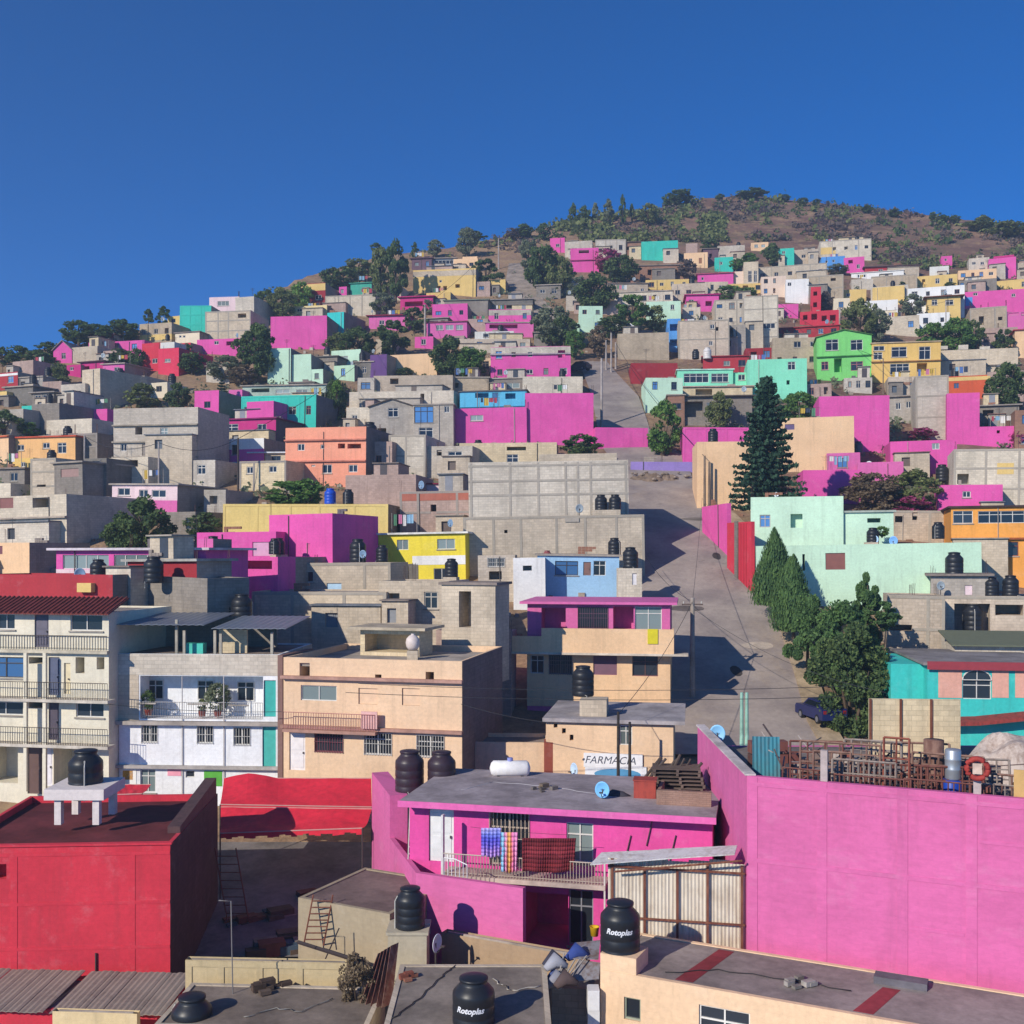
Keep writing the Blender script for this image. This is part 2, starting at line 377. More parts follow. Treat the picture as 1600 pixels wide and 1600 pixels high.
    if p:
        z = H - p
        m.quad((0, 0, H), (W, 0, H), (W - th, th, H), (th, th, H)); m.quad((W, 0, H), (W, D, H), (W - th, D - th, H), (W - th, th, H))
        m.quad((W, D, H), (0, D, H), (th, D - th, H), (W - th, D - th, H)); m.quad((0, D, H), (0, 0, H), (th, th, H), (th, D - th, H))
        m.quad((th, th, H), (W - th, th, H), (W - th, th, z), (th, th, z)); m.quad((W - th, th, H), (W - th, D - th, H), (W - th, D - th, z), (W - th, th, z))
        m.quad((W - th, D - th, H), (th, D - th, H), (th, D - th, z), (W - th, D - th, z)); m.quad((th, D - th, H), (th, th, H), (th, th, z), (th, D - th, z))
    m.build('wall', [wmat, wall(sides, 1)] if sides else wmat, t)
    rm = roofmat or slab(roof or random.choice(('9a9088', 'a59a8e', '8d8078', 'b0a498')))
    r = MB()
    if gable:                                    # (image row of the ridge, overhang)
        gz = (HV - gable) / F * dm + CZ - zb - H
        r.hexa([(-.2, -.25, H - .02), (W / 2, -.25, H + gz), (W / 2, D + .2, H + gz), (-.2, D + .2, H - .02)], [(-.2, -.25, H + .1), (W / 2, -.25, H + gz + .14), (W / 2, D + .2, H + gz + .14), (-.2, D + .2, H + .1)])
        r.hexa([(W / 2, -.25, H + gz), (W + .2, -.25, H - .02), (W + .2, D + .2, H - .02), (W / 2, D + .2, H + gz)], [(W / 2, -.25, H + gz + .14), (W + .2, -.25, H + .1), (W + .2, D + .2, H + .1), (W / 2, D + .2, H + gz + .14)])
        r.build('roof', rm, t)
        MB().poly([(0, .001, H), (W, .001, H), (W / 2, .001, H + gz)]).build('gable', wmat, t); MB().poly([(0, D, H), (W / 2, D, H + gz), (W, D, H)]).build('gable', wmat, t)
    elif over: r.box(-over, W + over, -over, D + over, H, H + .16); r.build('roof', rm, t)
    else: r.box(th, W - th, th, D - th, H - p - .12, H - p); r.build('roof', rm, t)
    for s in spec: window(t, *s, near=near)
    for q in bands:                              # painted storeys and dados: thin rendered panels on the wall
        a, b = fc.loc(q[0], q[3]); c, e = fc.loc(q[1], q[2]); a, c = max(a, -.02), min(c, W + .02); b, e = max(b, 0), min(e, H - .01)
        bm = MB(); cuts = [h for h in holes if h[0] < c and h[2] > a and h[1] < e and h[3] > b]
        xs = sorted({a, c, *[min(max(x, a), c) for h in cuts for x in (h[0], h[2])]}); zs = sorted({b, e, *[min(max(x, b), e) for h in cuts for x in (h[1], h[3])]})
        for i in range(len(xs) - 1):
            for j in range(len(zs) - 1):
                X, Z = (xs[i] + xs[i + 1]) / 2, (zs[j] + zs[j + 1]) / 2
                if any(h[0] < X < h[2] and h[1] < Z < h[3] for h in cuts): continue
                bm.box(xs[i], xs[i + 1], -.025, -.003, zs[j], zs[j + 1])
        if c >= W and not sides: bm.box(W + .003, W + .02, -.025, D, b, e)
        bm.build('painted_band', wm(q[4]) if not q[4].startswith('_') else plain(q[4][1:]), t)
    if frame:                                    # concrete columns and beams standing a little proud of the block infill
        nc, nr = frame; fm = MB(); fw = .22
        for i in range(nc + 1):
            x = min(max(W * i / nc + (random.uniform(-.3, .3) if 0 < i < nc else 0), fw / 2), W - fw / 2); z = 0
            hs = [h for h in holes if h[0] < x + fw / 2 and h[2] > x - fw / 2]
            if not hs: fm.box(x - fw / 2, x + fw / 2, -.03, -.002, 0, H - .01)
        for j in range(1, nr + 1):
            z = sink + (H - sink) * j / nr - (.22 if j == nr else 0)
            hs = sorted([h for h in holes if h[1] < z + .2 and h[3] > z], key=lambda h: h[0]); x = 0
            for h in hs + [(W,)]:
                if h[0] - x > .1: fm.box(x, h[0], -.034, -.002, z, z + .2)
                if len(h) > 1: x = h[2]
        fm.build('concrete_frame', wall({'GR': 'a99f90', 'GR2': 'b0a698', 'GRp': 'a0958c'}.get(col, '999088') if col in RAW else C.get(col, col), 0), t)
    if cornice: 
        for cv, ccol in (cornice if isinstance(cornice, list) else [cornice]):
            z = fc.loc((u0 + u1) / 2, cv)[1]; MB().box(-.06, W + .06, -.3, .02, z - .08, z + .08).build('ledge', slab(ccol), t)
    for i, q in enumerate(ex):                   # extra volumes on or beside the main box, q = u0,u1,vt,vb,colour,setback,depth
        a, b = fc.loc(q[0], q[3], q[5]); c, e = fc.loc(q[1], q[2], q[5])
        em = MB(); em.box(a, c, q[5], q[5] + (q[6] if len(q) > 6 else max(2, D - q[5] - .3)), b, e); em.build('upper_room', wm(q[4]), t)
    for i in range(rebar):
        x = random.choice((.12, W - .12, W * .5, W * .3)) + random.uniform(-.05, .05); y = random.choice((.1, D * .5, D - .15)); q = MB(); hh = random.uniform(.5, 1.1)
        for dx, dy in ((-.06, -.06), (.06, -.06), (.06, .06), (-.06, .06)): q.tube([(x + dx, y + dy, H - .05), (x + dx + random.uniform(-.05, .05), y + dy, H + hh)], .014 if not far else .03, 3)
        q.build('rebar_stub', M_REBAR, t)
    return t
h = house
# ------------------------------------------------------------------ water tanks, dishes, poles
TANK = {}
def tank_proto(kind):
    if kind in TANK: return TANK[kind]
    body = MB()
    prf = [(.47, 0), (.5, .04), (.5, .12)]
    for i in range(3):
        z = .2 + i * .26; prf += [(.5, z), (.491, z + .02), (.491, z + .06), (.5, z + .08)]
    prf += [(.5, .98), (.488, 1.04), (.40, 1.14), (.335, 1.21), (.32, 1.23), (.32, 1.31)]
    body.lathe(prf, 28); bm = bpy.data.meshes.new('tank_body'); bm.from_pydata(body.v, [], body.f)
    lid = MB(); lid.lathe([(.0, 1.40), (.17, 1.39), (.31, 1.365), (.345, 1.35), (.345, 1.30), (.0, 1.30)], 20); lm = bpy.data.meshes.new('tank_lid'); lm.from_pydata(lid.v, [], lid.f)
    pm = []
    for nm, pth in (('inlet_pipe', [(.53, 0, 0), (.53, 0, .95), (.44, 0, 1.12)]), ('outlet_pipe', [(-.48, .1, .08), (-.66, .1, .08), (-.66, .1, -.25)])):
        pp = MB(); pp.tube(pth, .022, 6); q = bpy.data.meshes.new(nm); q.from_pydata(pp.v, [], pp.f); pm.append(q)
    hexc = {'black': '24262b', 'grey': '5a5660', 'blue': '1f4fc0', 'brown': '8a4a48', 'white': 'dcd4ce', 'maroon': '3a2c34'}[kind]
    for me in (bm, lm): me.materials.append(plain(hexc, .42, 0.0, .25)); me.polygons.foreach_set('use_smooth', [True] * len(me.polygons))
    [q.materials.append(plain('b8b4ac', .5)) for q in pm]; TANK[kind] = (bm, lm, pm); return TANK[kind]
def tank(u, vb, wpx, label, d, kind='black', rz=None, pipe=True, hs=1.0):
    """upright plastic water tank: u and vb where its foot is seen, wpx its seen width"""
    s = wpx / F * d; p = P(u, vb, d); bm, lm, pm = tank_proto(kind)
    t = thing('water_tank', label, 'water tank', p, random.uniform(0, 6) if rz is None else rz, 'plastic water tanks on the roofs'); t.scale = (s, s, s * hs)
    link('tank_body', bm, t); link('lid', lm, t)
    if pipe and d < 110:
        link('inlet_pipe', pm[0], t); link('outlet_pipe', pm[1], t)
    return t
def dish(u, v, wpx, label, d, col='9fc8ea', yaw=-25, mark=None, pole=.7):
    r = wpx / F * d / 2; p = P(u, v, d); t = thing('satellite_dish', label, 'satellite dish', p - Vector((0, 0, pole)), R(yaw), 'satellite dishes')
    m = MB(); n = 20; 
    pts = [[(r * k / 5 * math.cos(2 * math.pi * i / n), -.06 * r - .28 * r * (1 - (k / 5) ** 2) * -1 , pole + r * 1.12 * k / 5 * math.sin(2 * math.pi * i / n)) for i in range(n)] for k in range(1, 6)]
    c = len(m.v); m.v.append((0, .22 * r, pole))
    for ring in pts: m.v += ring
    for i in range(n): m.f.append((c, c + 1 + i, c + 1 + (i + 1) % n)); m.m.append(0)
    for k in range(4):
        for i in range(n): m.f.append((c + 1 + k * n + i, c + 1 + (k + 1) * n + i, c + 1 + (k + 1) * n + (i + 1) % n, c + 1 + k * n + (i + 1) % n)); m.m.append(0)
    o = m.build('reflector', plain(col, .45), t, smooth=True); so = o.modifiers.new('thick', 'SOLIDIFY'); so.thickness = .02
    a = MB(); a.tube([(0, .22 * r, -.15), (0, .22 * r, pole)], .03, 6).tube([(0, 0, pole - r * 1.05), (0, -.75 * r, pole - .25 * r)], .018, 5); a.build('arm', M_DFRAME, t)
    MB().box(-.05, .05, -.75 * r - .08, -.75 * r + .05, pole - .3 * r, pole - .16 * r).build('receiver', M_DFRAME, t)
    if mark: text_mesh(mark, .42 * r, t, lambda x, z: (x, -.062 * r + .28 * r * (1 - ((x * x + z * z) / r / r)) - .012, pole + z), plain('24508c'), 'lettering', sub=4)
    return t
def text_mesh(body, size, parent, mapf, mat, name='lettering', shear=0, bold=0, sub=0):
    cu = bpy.data.curves.new('t', 'FONT'); cu.body = body; cu.size = size; cu.align_x = 'CENTER'; cu.align_y = 'CENTER'; cu.shear = shear; cu.offset = bold; cu.resolution_u = 3
    o = bpy.data.objects.new('t', cu); COL.objects.link(o); bpy.context.view_layer.update()
    dg = bpy.context.evaluated_depsgraph_get(); me = bpy.data.meshes.new_from_object(o.evaluated_get(dg)); bpy.data.objects.remove(o)
    for v in me.vertices: v.co = mapf(v.co.x, v.co.y)
    me.materials.clear(); me.materials.append(mat); return link(name, me, parent)
def pole(u, vt, vb, label, d=None, wpx=None, col='9a8a7c', arm=True, lean=0, name='utility_pole', group='utility poles on the slope'):
    d = d or d_at(vb); p = P(u, vb, d); hgt = (vb - vt) / F * d; r = (wpx / F * d / 2) if wpx else .11
    t = thing(name, label, 'pole', p, 0, group)
    m = MB(); m.tube([(0, 0, -1), (lean, 0, hgt)], [r * 1.15, r * .8], 8); m.build('shaft', slab(col), t)
    if arm:
        a = MB(); a.box(-.7, .7, -.05, .05, hgt - .5, hgt - .4)
        a.build('crossarm', plain('6a5a50'), t)
        for x in (-.6, 0, .6): MB().lathe([(.03, 0), (.05, .05), (.03, .1), (.05, .14), (.0, .18)], 8, c=(x, 0, hgt - .4)).build('insulator', plain('c8c4bc'), t)
    return t
def cable(a, b, label, sag=.6, r=.02, n=14):
    a, b = Vector(a), Vector(b); m = MB(); pts = []
    for i in range(n + 1):
        t = i / n; p = a.lerp(b, t); p.z -= 4 * sag * t * (1 - t); pts.append(p)
    m.tube(pts, r, 4); o = m.build('overhead_cable', M_WIRE); return tag(o, label, 'cable', 'overhead cables')
# ------------------------------------------------------------------ trees
LEAF = dict(dark=('4a6040', '647a4a', '849658'), green=('567a40', '70944a', '90b05c'), olive=('6c784c', '869056', 'a4a870'), conifer=('2c4638', '40604a', '587a5e'),
            cyp=('4e6c46', '66864e', '80a05e'), dry=('7a6a56', '8e7c66', 'a49272'), grey=('727e62', '889074', 'a2a684'), bright=('66883f', '80a450', 'a0be5a'), pink=('b04c7e', 'd05a96', '66683f'), purp=('6a5e5c', '7e706a', '948676'))
CROWN = {}
def leafquad(mb, p, s, rnd, up=0.3, el=1.5):
    a = Vector((rnd.gauss(0, 1), rnd.gauss(0, 1), rnd.gauss(0, 1) * (1 - up))).normalized(); b = Vector((rnd.gauss(0, 1), rnd.gauss(0, 1), rnd.gauss(0, 1)))
    b = (b - a * a.dot(b)).normalized(); a = a * s * el * .5; b = b * s * .5
    mb.quad(p - a - b * .6, p + a * .2 - b, p + a + b * .6, p - a * .3 + b)
def crown_mesh(kind, lod, var):
    key = (kind, lod, var)
    if key in CROWN: return CROWN[key]
    rnd = random.Random(hash((len(kind), ord(kind[0]), ord(kind[1]), var)) & 0xffff); n = (14000, 4200, 1300)[lod]; ls = (.03, .046, .075)[lod]; mb = MB()
    if kind == 'conifer':                       # tiers of drooping boughs round a straight stem
        T = 23 if lod == 0 else 13
        for i in range(T):
            z = .06 + .92 * i / (T - 1); rad = (.5 * (1 - z) ** .62 + .015) * rnd.uniform(.86, 1.06); nb = max(6, int(16 * (rad / .5) ** .6) + 3)
            for b in range(nb):
                if rnd.random() < .1: continue
                w = 2 * math.pi * (b + rnd.random() * .7) / nb + i; L = rad * rnd.uniform(.6, 1.12)
                k = max(4, int(n / T / nb))
                for j in range(k):
                    q = rnd.random() ** .6; sp = .05 * q * (1.2 - q)
                    p = Vector((math.cos(w) * L * q + rnd.gauss(0, sp), math.sin(w) * L * q + rnd.gauss(0, sp), z - .045 * q * (1.2 - z) + .03 * q ** 3 + rnd.gauss(0, .005)))
                    leafquad(mb, p, ls * (.95 if lod == 0 else .8), rnd, .7, 1.7)
    elif kind == 'cyp':                         # flame-shaped, upright sprays
        sub = [(rnd.uniform(-.2, .2), rnd.uniform(-.2, .2), rnd.uniform(.72, 1.0)) for _ in range(6)] + [(0, 0, 1)]
        for i in range(n):
            cx, cy, top = rnd.choice(sub); z = rnd.random() ** .9; r = .42 * math.sin(math.pi * min(1, .2 + z * .8)) ** .7 * (1.1 - .45 * z); w = rnd.uniform(0, 6.283); q = r * rnd.uniform(.55, 1.05)
            p = Vector((cx * .7 * (1 - z * .6) + math.cos(w) * q, cy * .7 * (1 - z * .6) + math.sin(w) * q, z * top)); s = ls * 1.1
            a = Vector((math.cos(w) * .25 + rnd.gauss(0, .2), math.sin(w) * .25 + rnd.gauss(0, .2), 1)).normalized() * s; b = Vector((-math.sin(w) + rnd.gauss(0, .4), math.cos(w) + rnd.gauss(0, .4), 0)) * s * .4
            mb.quad(p - a * .6 - b, p - a * .3 + b, p + a + b * .3, p + a * .6 - b * .3)
    else:
        lo, squash, nc, gap = {'round': (.08, .40, 52, .12), 'euc': (.10, .40, 40, .10), 'bush': (.0, .5, 44, .13), 'pine': (.05, .44, 36, .09), 'flat': (.3, .33, 40, .1), 'open': (.07, .42, 36, .095)}[kind]
        cs = []
        for i in range(nc):
            w = rnd.uniform(0, 6.283); z = rnd.uniform(-1, 1); q = math.sqrt(1 - z * z) * rnd.uniform(.55, 1.0) ** .6; r = .4 * (rnd.uniform(.65, 1.12))
            if kind == 'pine': r *= (1.15 - .75 * (z + 1) / 2)
            if kind == 'euc': r *= rnd.uniform(.55, 1.1)
            cs.append((Vector((math.cos(w) * q * r, math.sin(w) * q * r, lo + (1 - lo) / 2 + z * (1 - lo) / 2 * .86)), gap * rnd.uniform(.6, 1.25)))
        for i in range(n):
            c, g = cs[int(rnd.random() * nc)]
            d = Vector((rnd.gauss(0, 1), rnd.gauss(0, 1), rnd.gauss(0, .8))).normalized() * g * rnd.uniform(.35, 1.0) ** .5; d.z *= .75
            p = c + d
            if p.z < lo * .8 and kind != 'bush': continue
            if kind == 'bush': p.z = abs(p.z)
            leafquad(mb, p, ls * rnd.uniform(.6, 1.15), rnd)
    me = bpy.data.meshes.new('crown_' + kind); me.from_pydata(mb.v, [], mb.f); CROWN[key] = me; return me
TR = {}
def trunk_mesh(kind, var):
    k = (kind in ('conifer', 'cyp', 'pine'), kind == 'bush', var)
    if k in TR: return TR[k]
    rnd = random.Random(var + 5); m = MB()
    if k[0]: m.tube([(0, 0, -.12), (0.004, 0, .3), (0, 0.004, .9)], [.035, .026, .006], 8)
    elif k[1]:
        for i in range(5): w = i * 1.26; m.tube([(0, 0, -.15), (.1 * math.cos(w), .1 * math.sin(w), .2), (.26 * math.cos(w), .26 * math.sin(w), .6)], [.03, .022, .006], 5)
    else:
        m.tube([(0, 0, -.15), (.015, .01, .15), (-.01, .02, .38), (.01, 0, .7)], [.045, .036, .028, .01], 8)
        for i in range(6):
            w = i * 1.1 + rnd.random(); z = .22 + .06 * i; m.tube([(0, .01, z), (.14 * math.cos(w), .14 * math.sin(w), z + .16), (.28 * math.cos(w), .28 * math.sin(w), z + .30)], [.022, .014, .004], 5)
    me = bpy.data.meshes.new('trunk'); me.from_pydata(m.v, [], m.f); me.materials.append(M_BARK); TR[k] = me; return me
_lm = {}
def tree(kind, leaf, u, vt, vb, wpx, label, d=None, cat='tree', group=None, name=None, lod=None):
    d = d or d_at(vb); p = P(u, vb, d); H = (vb - vt) / F * d; W = wpx * 1.12 / F * d
    if lod is None: lod = 0 if (vb - vt) > 110 else 1 if (vb - vt) > 42 else 2
    var = random.randrange(3); t = thing(name or {'conifer': 'conifer', 'cyp': 'cypress', 'bush': 'bush', 'pine': 'pine_tree'}.get(kind, 'tree'), label, cat, p, random.uniform(0, 6.28), group)
    t.scale = (W, W, H); k = (kind, lod, var, leaf)
    if k not in _lm:
        me = crown_mesh(kind, lod, var).copy(); me.materials.append(leafm(*LEAF[leaf])); _lm[k] = me
    link('crown', _lm[k], t); link('trunk', trunk_mesh(kind, var), t); return t
M_BARK = rusty('4a3c30', '6a5a48', 4.0)
# ------------------------------------------------------------------ ground, road
def build_ground():
    us = list(range(-1400, 3001, 20)); ds = [4, 10, 16, 22] + [24 + 1.5 * i for i in range(235)] + [380, 400, 430, 470, 520, 590]
    v = []; f = []
    for d in ds:
        for u in us:
            x = (u - 800) / F * d; z = ground(x, d)
            if d > 100: z -= abs(noise.noise((x * .12, d * .12, 0))) * .5
            elif d > 22: z -= .15
            v.append((x, d, z + CZ))
    n = len(us)
    for j in range(len(ds) - 1):
        for i in range(n - 1): f.append((j * n + i, j * n + i + 1, (j + 1) * n + i + 1, (j + 1) * n + i))
    me = bpy.data.meshes.new('ground'); me.from_pydata(v, [], f); me.materials.append(terrain_mat()); me.polygons.foreach_set('use_smooth', [True] * len(f))
    o = link('ground', me); o['kind'] = 'structure'
def strip(name, rows, off, mat, kerb=0.0):
    """sheet on the hillside between left and right image columns given per image row"""
    m = MB(); vs = [rows[0][0] + (rows[-1][0] - rows[0][0]) * i / 90 for i in range(91)]
    L = [(r[0], r[1]) for r in sorted(rows)]; Rr = [(r[0], r[2]) for r in sorted(rows)]; pts = []
    for vv in vs:
        d = d_at(vv); a, b = lerp_tab(L, vv), lerp_tab(Rr, vv)
        pts.append([((a + (b - a) * k / 5 - 800) / F * d, d, prof(d) + CZ + off) for k in range(6)])
    for i in range(90):
        for k in range(5): m.quad(pts[i][k], pts[i][k + 1], pts[i + 1][k + 1], pts[i + 1][k])
        if kerb:
            for k in (0, 5):
                a, b = pts[i][k], pts[i + 1][k]; m.quad(a, b, (b[0], b[1], b[2] - kerb), (a[0], a[1], a[2] - kerb))
    o = m.build(name, mat); o['kind'] = 'structure'; return o
build_ground()
RM = road_mat()
strip('road', [(1180, 1040, 1290), (1130, 1050, 1262), (1050, 1030, 1240), (950, 1000, 1208), (880, 985, 1172), (820, 980, 1125), (770, 975, 1088), (735, 970, 1078), (712, 950, 1075), (690, 935, 1020),
               (660, 932, 1012), (620, 925, 998), (585, 912, 965), (565, 903, 948)], .06, RM)
SW = slab('b8a285')
strip('pavement', [(1180, 1290, 1330), (1130, 1262, 1300), (1050, 1240, 1275), (950, 1208, 1245), (880, 1172, 1205), (820, 1125, 1165), (770, 1088, 1110)], .2, SW, .3)
strip('path', [(500, 815, 880), (470, 800, 850), (440, 790, 832), (412, 795, 812)], .12, slab('a59688'))
# lower street in front of the white and cream blocks
m = MB(); m.quad((-40, 44, prof(44) + CZ + .03), (12, 44, prof(44) + CZ + .03), (12, 57, prof(55.5) + CZ + .05), (-40, 57, prof(55.5) + CZ + .05)); o = m.build('street', slab('7d7672')); o['kind'] = 'structure'
# ------------------------------------------------------------------ the hillside town, top row first
G = 'houses on the hillside'
def H_(*a, **k): k.setdefault('group', G); return house(*a, **k)
h = H_
h(860, 883, 372, 394, 'PK', 'small pink house at the left end of the topmost row', w=[(869, 381, 875, 386)])
h(883, 926, 377, 402, 'GR', 'grey house directly right of the small pink one in the topmost row', aw=(2, 1), rebar=2)
h(930, 978, 374, 402, 'GR2', 'pale grey house left of the turquoise block in the topmost row', frame=(3, 1), aw=(3, 1))
h(892, 936, 388, 425, 'PK', 'pink two level house beside a pink flowering tree high on the slope', cornice=(407, 'a04070'), w=[(905, 391, 921, 396, 'o')])
h(1003, 1060, 377, 407, 'TQ', 'turquoise windowless block at the top edge of the town', par=.15)
h(1069, 1106, 395, 417, 'PE', 'peach house carrying a little gabled tower right of the turquoise block', ex=[(1072, 1090, 380, 397, 'GRp', .5, 3)], w=[(1077, 404, 1082, 410), (1092, 403, 1097, 412, 'd', '9a6a4a')])
h(1099, 1123, 389, 413, 'MB', 'mauve brown shed between the gabled peach house and a grey block', over=.3)
h(1121, 1164, 384, 404, 'GR', 'plain grey block house standing above a small turquoise one', par=.1)
h(1117, 1146, 402, 424, 'TQ', 'small turquoise house under the plain grey block', w=[(1124, 409, 1129, 414)])
h(1174, 1201, 379, 392, 'PE', 'tiny peach house with two white windows at the foot of the bare slope', w=[(1179, 382, 1185, 387, 'c'), (1190, 382, 1196, 387, 'c')])
h(1216, 1241, 388, 417, 'TQ', 'narrow turquoise house with a dark green tree at its left', w=[(1222, 392, 1227, 397)])
h(1281, 1362, 375, 404, 'GR2', 'long beige hall, the highest building on the right', par=.2, bands=[(1281, 1306, 386, 398, 'OC')], frame=(4, 1))
h(1284, 1321, 401, 423, 'BL2', 'bright blue house in front of the long beige hall', w=[(1290, 407, 1294, 411), (1301, 406, 1305, 410)])
h(1319, 1351, 402, 426, 'PK', 'pink house joined to the right side of the bright blue one', w=[(1326, 406, 1333, 412, 'o'), (1339, 413, 1344, 420)])
h(1351, 1434, 416, 431, 'RD2', 'long low red house with a dark flat roof in the upper right', over=.5, roof='5a4a4c', w=[(1372, 420, 1379, 425), (1400, 420, 1406, 425)])
h(1471, 1488, 400, 418, 'PK', 'narrow pink tower house alone at the foot of the bare slope', w=[(1476, 404, 1480, 408)])
h(1514, 1546, 403, 424, 'GR2', 'pale grey house left of the pink one with dark windows at top right', w=[(1519, 409, 1525, 414), (1532, 409, 1538, 414)])
h(1545, 1588, 403, 432, 'PK', 'pink house with two dark windows at the far upper right of town', w=[(1549, 412, 1554, 417, 'o'), (1559, 413, 1568, 417, 'o')], ex=[(1553, 1585, 398, 404, 'MG', .5, 2)])
h(1587, 1645, 409, 434, 'GR', 'grey house cut by the right photo edge beside the upper pink house', aw=(3, 1))
h(1497, 1557, 421, 438, 'PE', 'peach row house below the upper right pink house', aw=(4, 1))
h(1432, 1496, 430, 450, 'OC', 'ochre house with a small dark bush at its lower right corner', par=.2)
h(1361, 1433, 430, 450, 'GR', 'flat grey walled house between the white shed and an ochre house', frame=(3, 1))
h(1330, 1412, 425, 436, 'WH', 'white walled shed directly below the long low red house', over=.2, roof='d8d4cc')
h(1330, 1364, 436, 452, 'GR2', 'grey box house under the white walled shed')
h(1557, 1645, 436, 454, 'OC', 'ochre row house above the largest pink house at the right edge', frame=(3, 1))
h(1499, 1558, 437, 454, 'GD', 'rough grey cluttered house left of the edge ochre row house', aw=(5, 1), rebar=3)
h(1180, 1293, 415, 443, 'GR', 'long grey concrete house below the narrow turquoise house', par=.2, frame=(4, 1))
h(1162, 1185, 409, 447, 'GR2', 'grey tower house with two tall dark windows', w=[(1169, 423, 1175, 441), (1178, 423, 1183, 441)])
h(1090, 1146, 428, 444, 'PK', 'long pink low house right of a round dark tree in the upper middle', over=.3, roof='b0506e', w=[(1096, 433, 1100, 438)])
h(1146, 1166, 424, 444, 'PE2', 'little pale peach house between the long pink low house and the grey tower')
h(1009, 1077, 437, 453, 'OC', 'low ochre house under brown brick sheds in the upper middle', par=.15)
h(1000, 1076, 415, 438, 'BR', 'brown brick shed house right above the low ochre house', w=[(1012, 421, 1018, 430, 'o'), (1030, 422, 1036, 430), (1052, 421, 1058, 430, 'o')], over=.25)
h(948, 1012, 443, 460, 'GR', 'low grey roofed house behind the dark feathery tree', over=.3, w=[(1001, 450, 1006, 456)])
h(1135, 1193, 443, 457, 'OC', 'narrow ochre house above a dense green hedge', par=.15)
h(1190, 1229, 432, 463, 'PE2', 'pale pinkish house right of the ochre one above the hedge', aw=(3, 2), rebar=2)
h(1227, 1263, 436, 473, 'WH', 'white house with a bare wall left of the red stair tower', w=[(1230, 441, 1236, 447)])
h(1262, 1318, 430, 473, 'GR', 'grey block house with one square dark opening above the red stair tower', w=[(1298, 434, 1306, 439, 'o')], frame=(3, 2))
h(1361, 1420, 447, 472, 'GR2', 'grey house showing between two ochre box houses', par=.3)
h(1266, 1282, 448, 491, 'RD', 'narrow red stair tower at the right of the bare white house', w=[(1270, 455, 1276, 462, 'o'), (1270, 472, 1276, 480, 'o')])
h(1315, 1353, 452, 471, 'OC', 'ochre house left of the plain ochre box house', w=[(1322, 458, 1328, 463)])
h(1364, 1414, 448, 474, 'OC', 'plain ochre box house above a white garden wall house', par=.15)
h(1352, 1403, 469, 487, 'WH', 'low white walled house below the plain ochre box house')
h(1370, 1400, 485, 502, 'CR', 'tiny cream house left of the grey green tree', w=[(1377, 490, 1382, 495)])
h(1418, 1507, 448, 491, 'WH', 'white flat house joined to the left end of the largest pink house', par=.2)
h(1449, 1501, 464, 490, 'OC', 'yellow bay house with brown eaves against the white flat house', over=.7, roof='7a5038', w=[(1456, 468, 1465, 477), (1477, 468, 1490, 477)], D=3, d=d_at(491) - 3)
h(1507, 1645, 452, 487, 'PK', 'largest pink house of the upper town at the right photo edge', par=.15, w=[(1520, 457, 1527, 462), (1580, 458, 1586, 463)], bands=[(1508, 1519, 464, 478, 'BL2')])
h(1571, 1645, 486, 518, 'PK2', 'lower pink house with a dark window row at the right photo edge', w=[(1575, 487, 1591, 493, 'o'), (1595, 487, 1615, 493, 'o')])
h(1516, 1574, 480, 514, 'GR', 'rough grey unfinished house under the largest pink house', w=[(1530, 494, 1538, 508, 'o'), (1560, 495, 1567, 501, 'o')], rebar=4, frame=(3, 1))
h(1433, 1484, 489, 514, 'WH', 'small white house behind the tall green tree clump on the right', aw=(2, 1))
h(1384, 1437, 494, 524, 'GR', 'square grey house between two tree groups on the right', par=.2)
h(1530, 1590, 512, 546, 'GRp', 'pinkish grey house behind the pale trunked tree on the right', aw=(3, 1), rebar=2)
h(1585, 1645, 515, 560, 'PE', 'peach house at the right photo edge below the pink window row', w=[(1592, 560, 1612, 575, 'o')], over=.3, roof='b04a50')
h(1213, 1247, 475, 495, 'PK', 'small pink house between a large grey house and the red ruin', par=.1)
h(1250, 1311, 486, 509, 'RD', 'red half built house with dark openings below the red stair tower', w=[(1255, 492, 1262, 500, 'o'), (1268, 490, 1277, 500, 'o'), (1284, 493, 1292, 502, 'o'), (1297, 492, 1306, 502, 'o')], rebar=4)
h(1214, 1312, 512, 528, 'RD2', 'long low red house behind the lime green house', over=.3, roof='b84048')
h(1206, 1281, 527, 574, 'GR', 'grey house left of the lime green house', aw=(3, 2), rebar=2)
h(1072, 1123, 461, 486, 'PK', 'pink house with magenta eaves above the large grey houses', over=.4, roof='c03080', w=[(1076, 468, 1084, 477), (1102, 470, 1112, 478, 'o')])
h(1050, 1106, 443, 472, 'GR', 'grey house behind the pink house with magenta eaves', par=.2)
h(960, 1052, 457, 478, 'GR2', 'low beige house above the tree shaded mint house', over=.2)
h(1010, 1064, 471, 508, 'MT', 'mint house half hidden by green trees in the upper middle', w=[(1048, 476, 1054, 484)])
h(904, 941, 478, 519, 'MT', 'pale mint house below the dark feathery tree')
h(879, 906, 505, 528, 'MT2', 'low mint walled house stepping down left of the pale mint one')
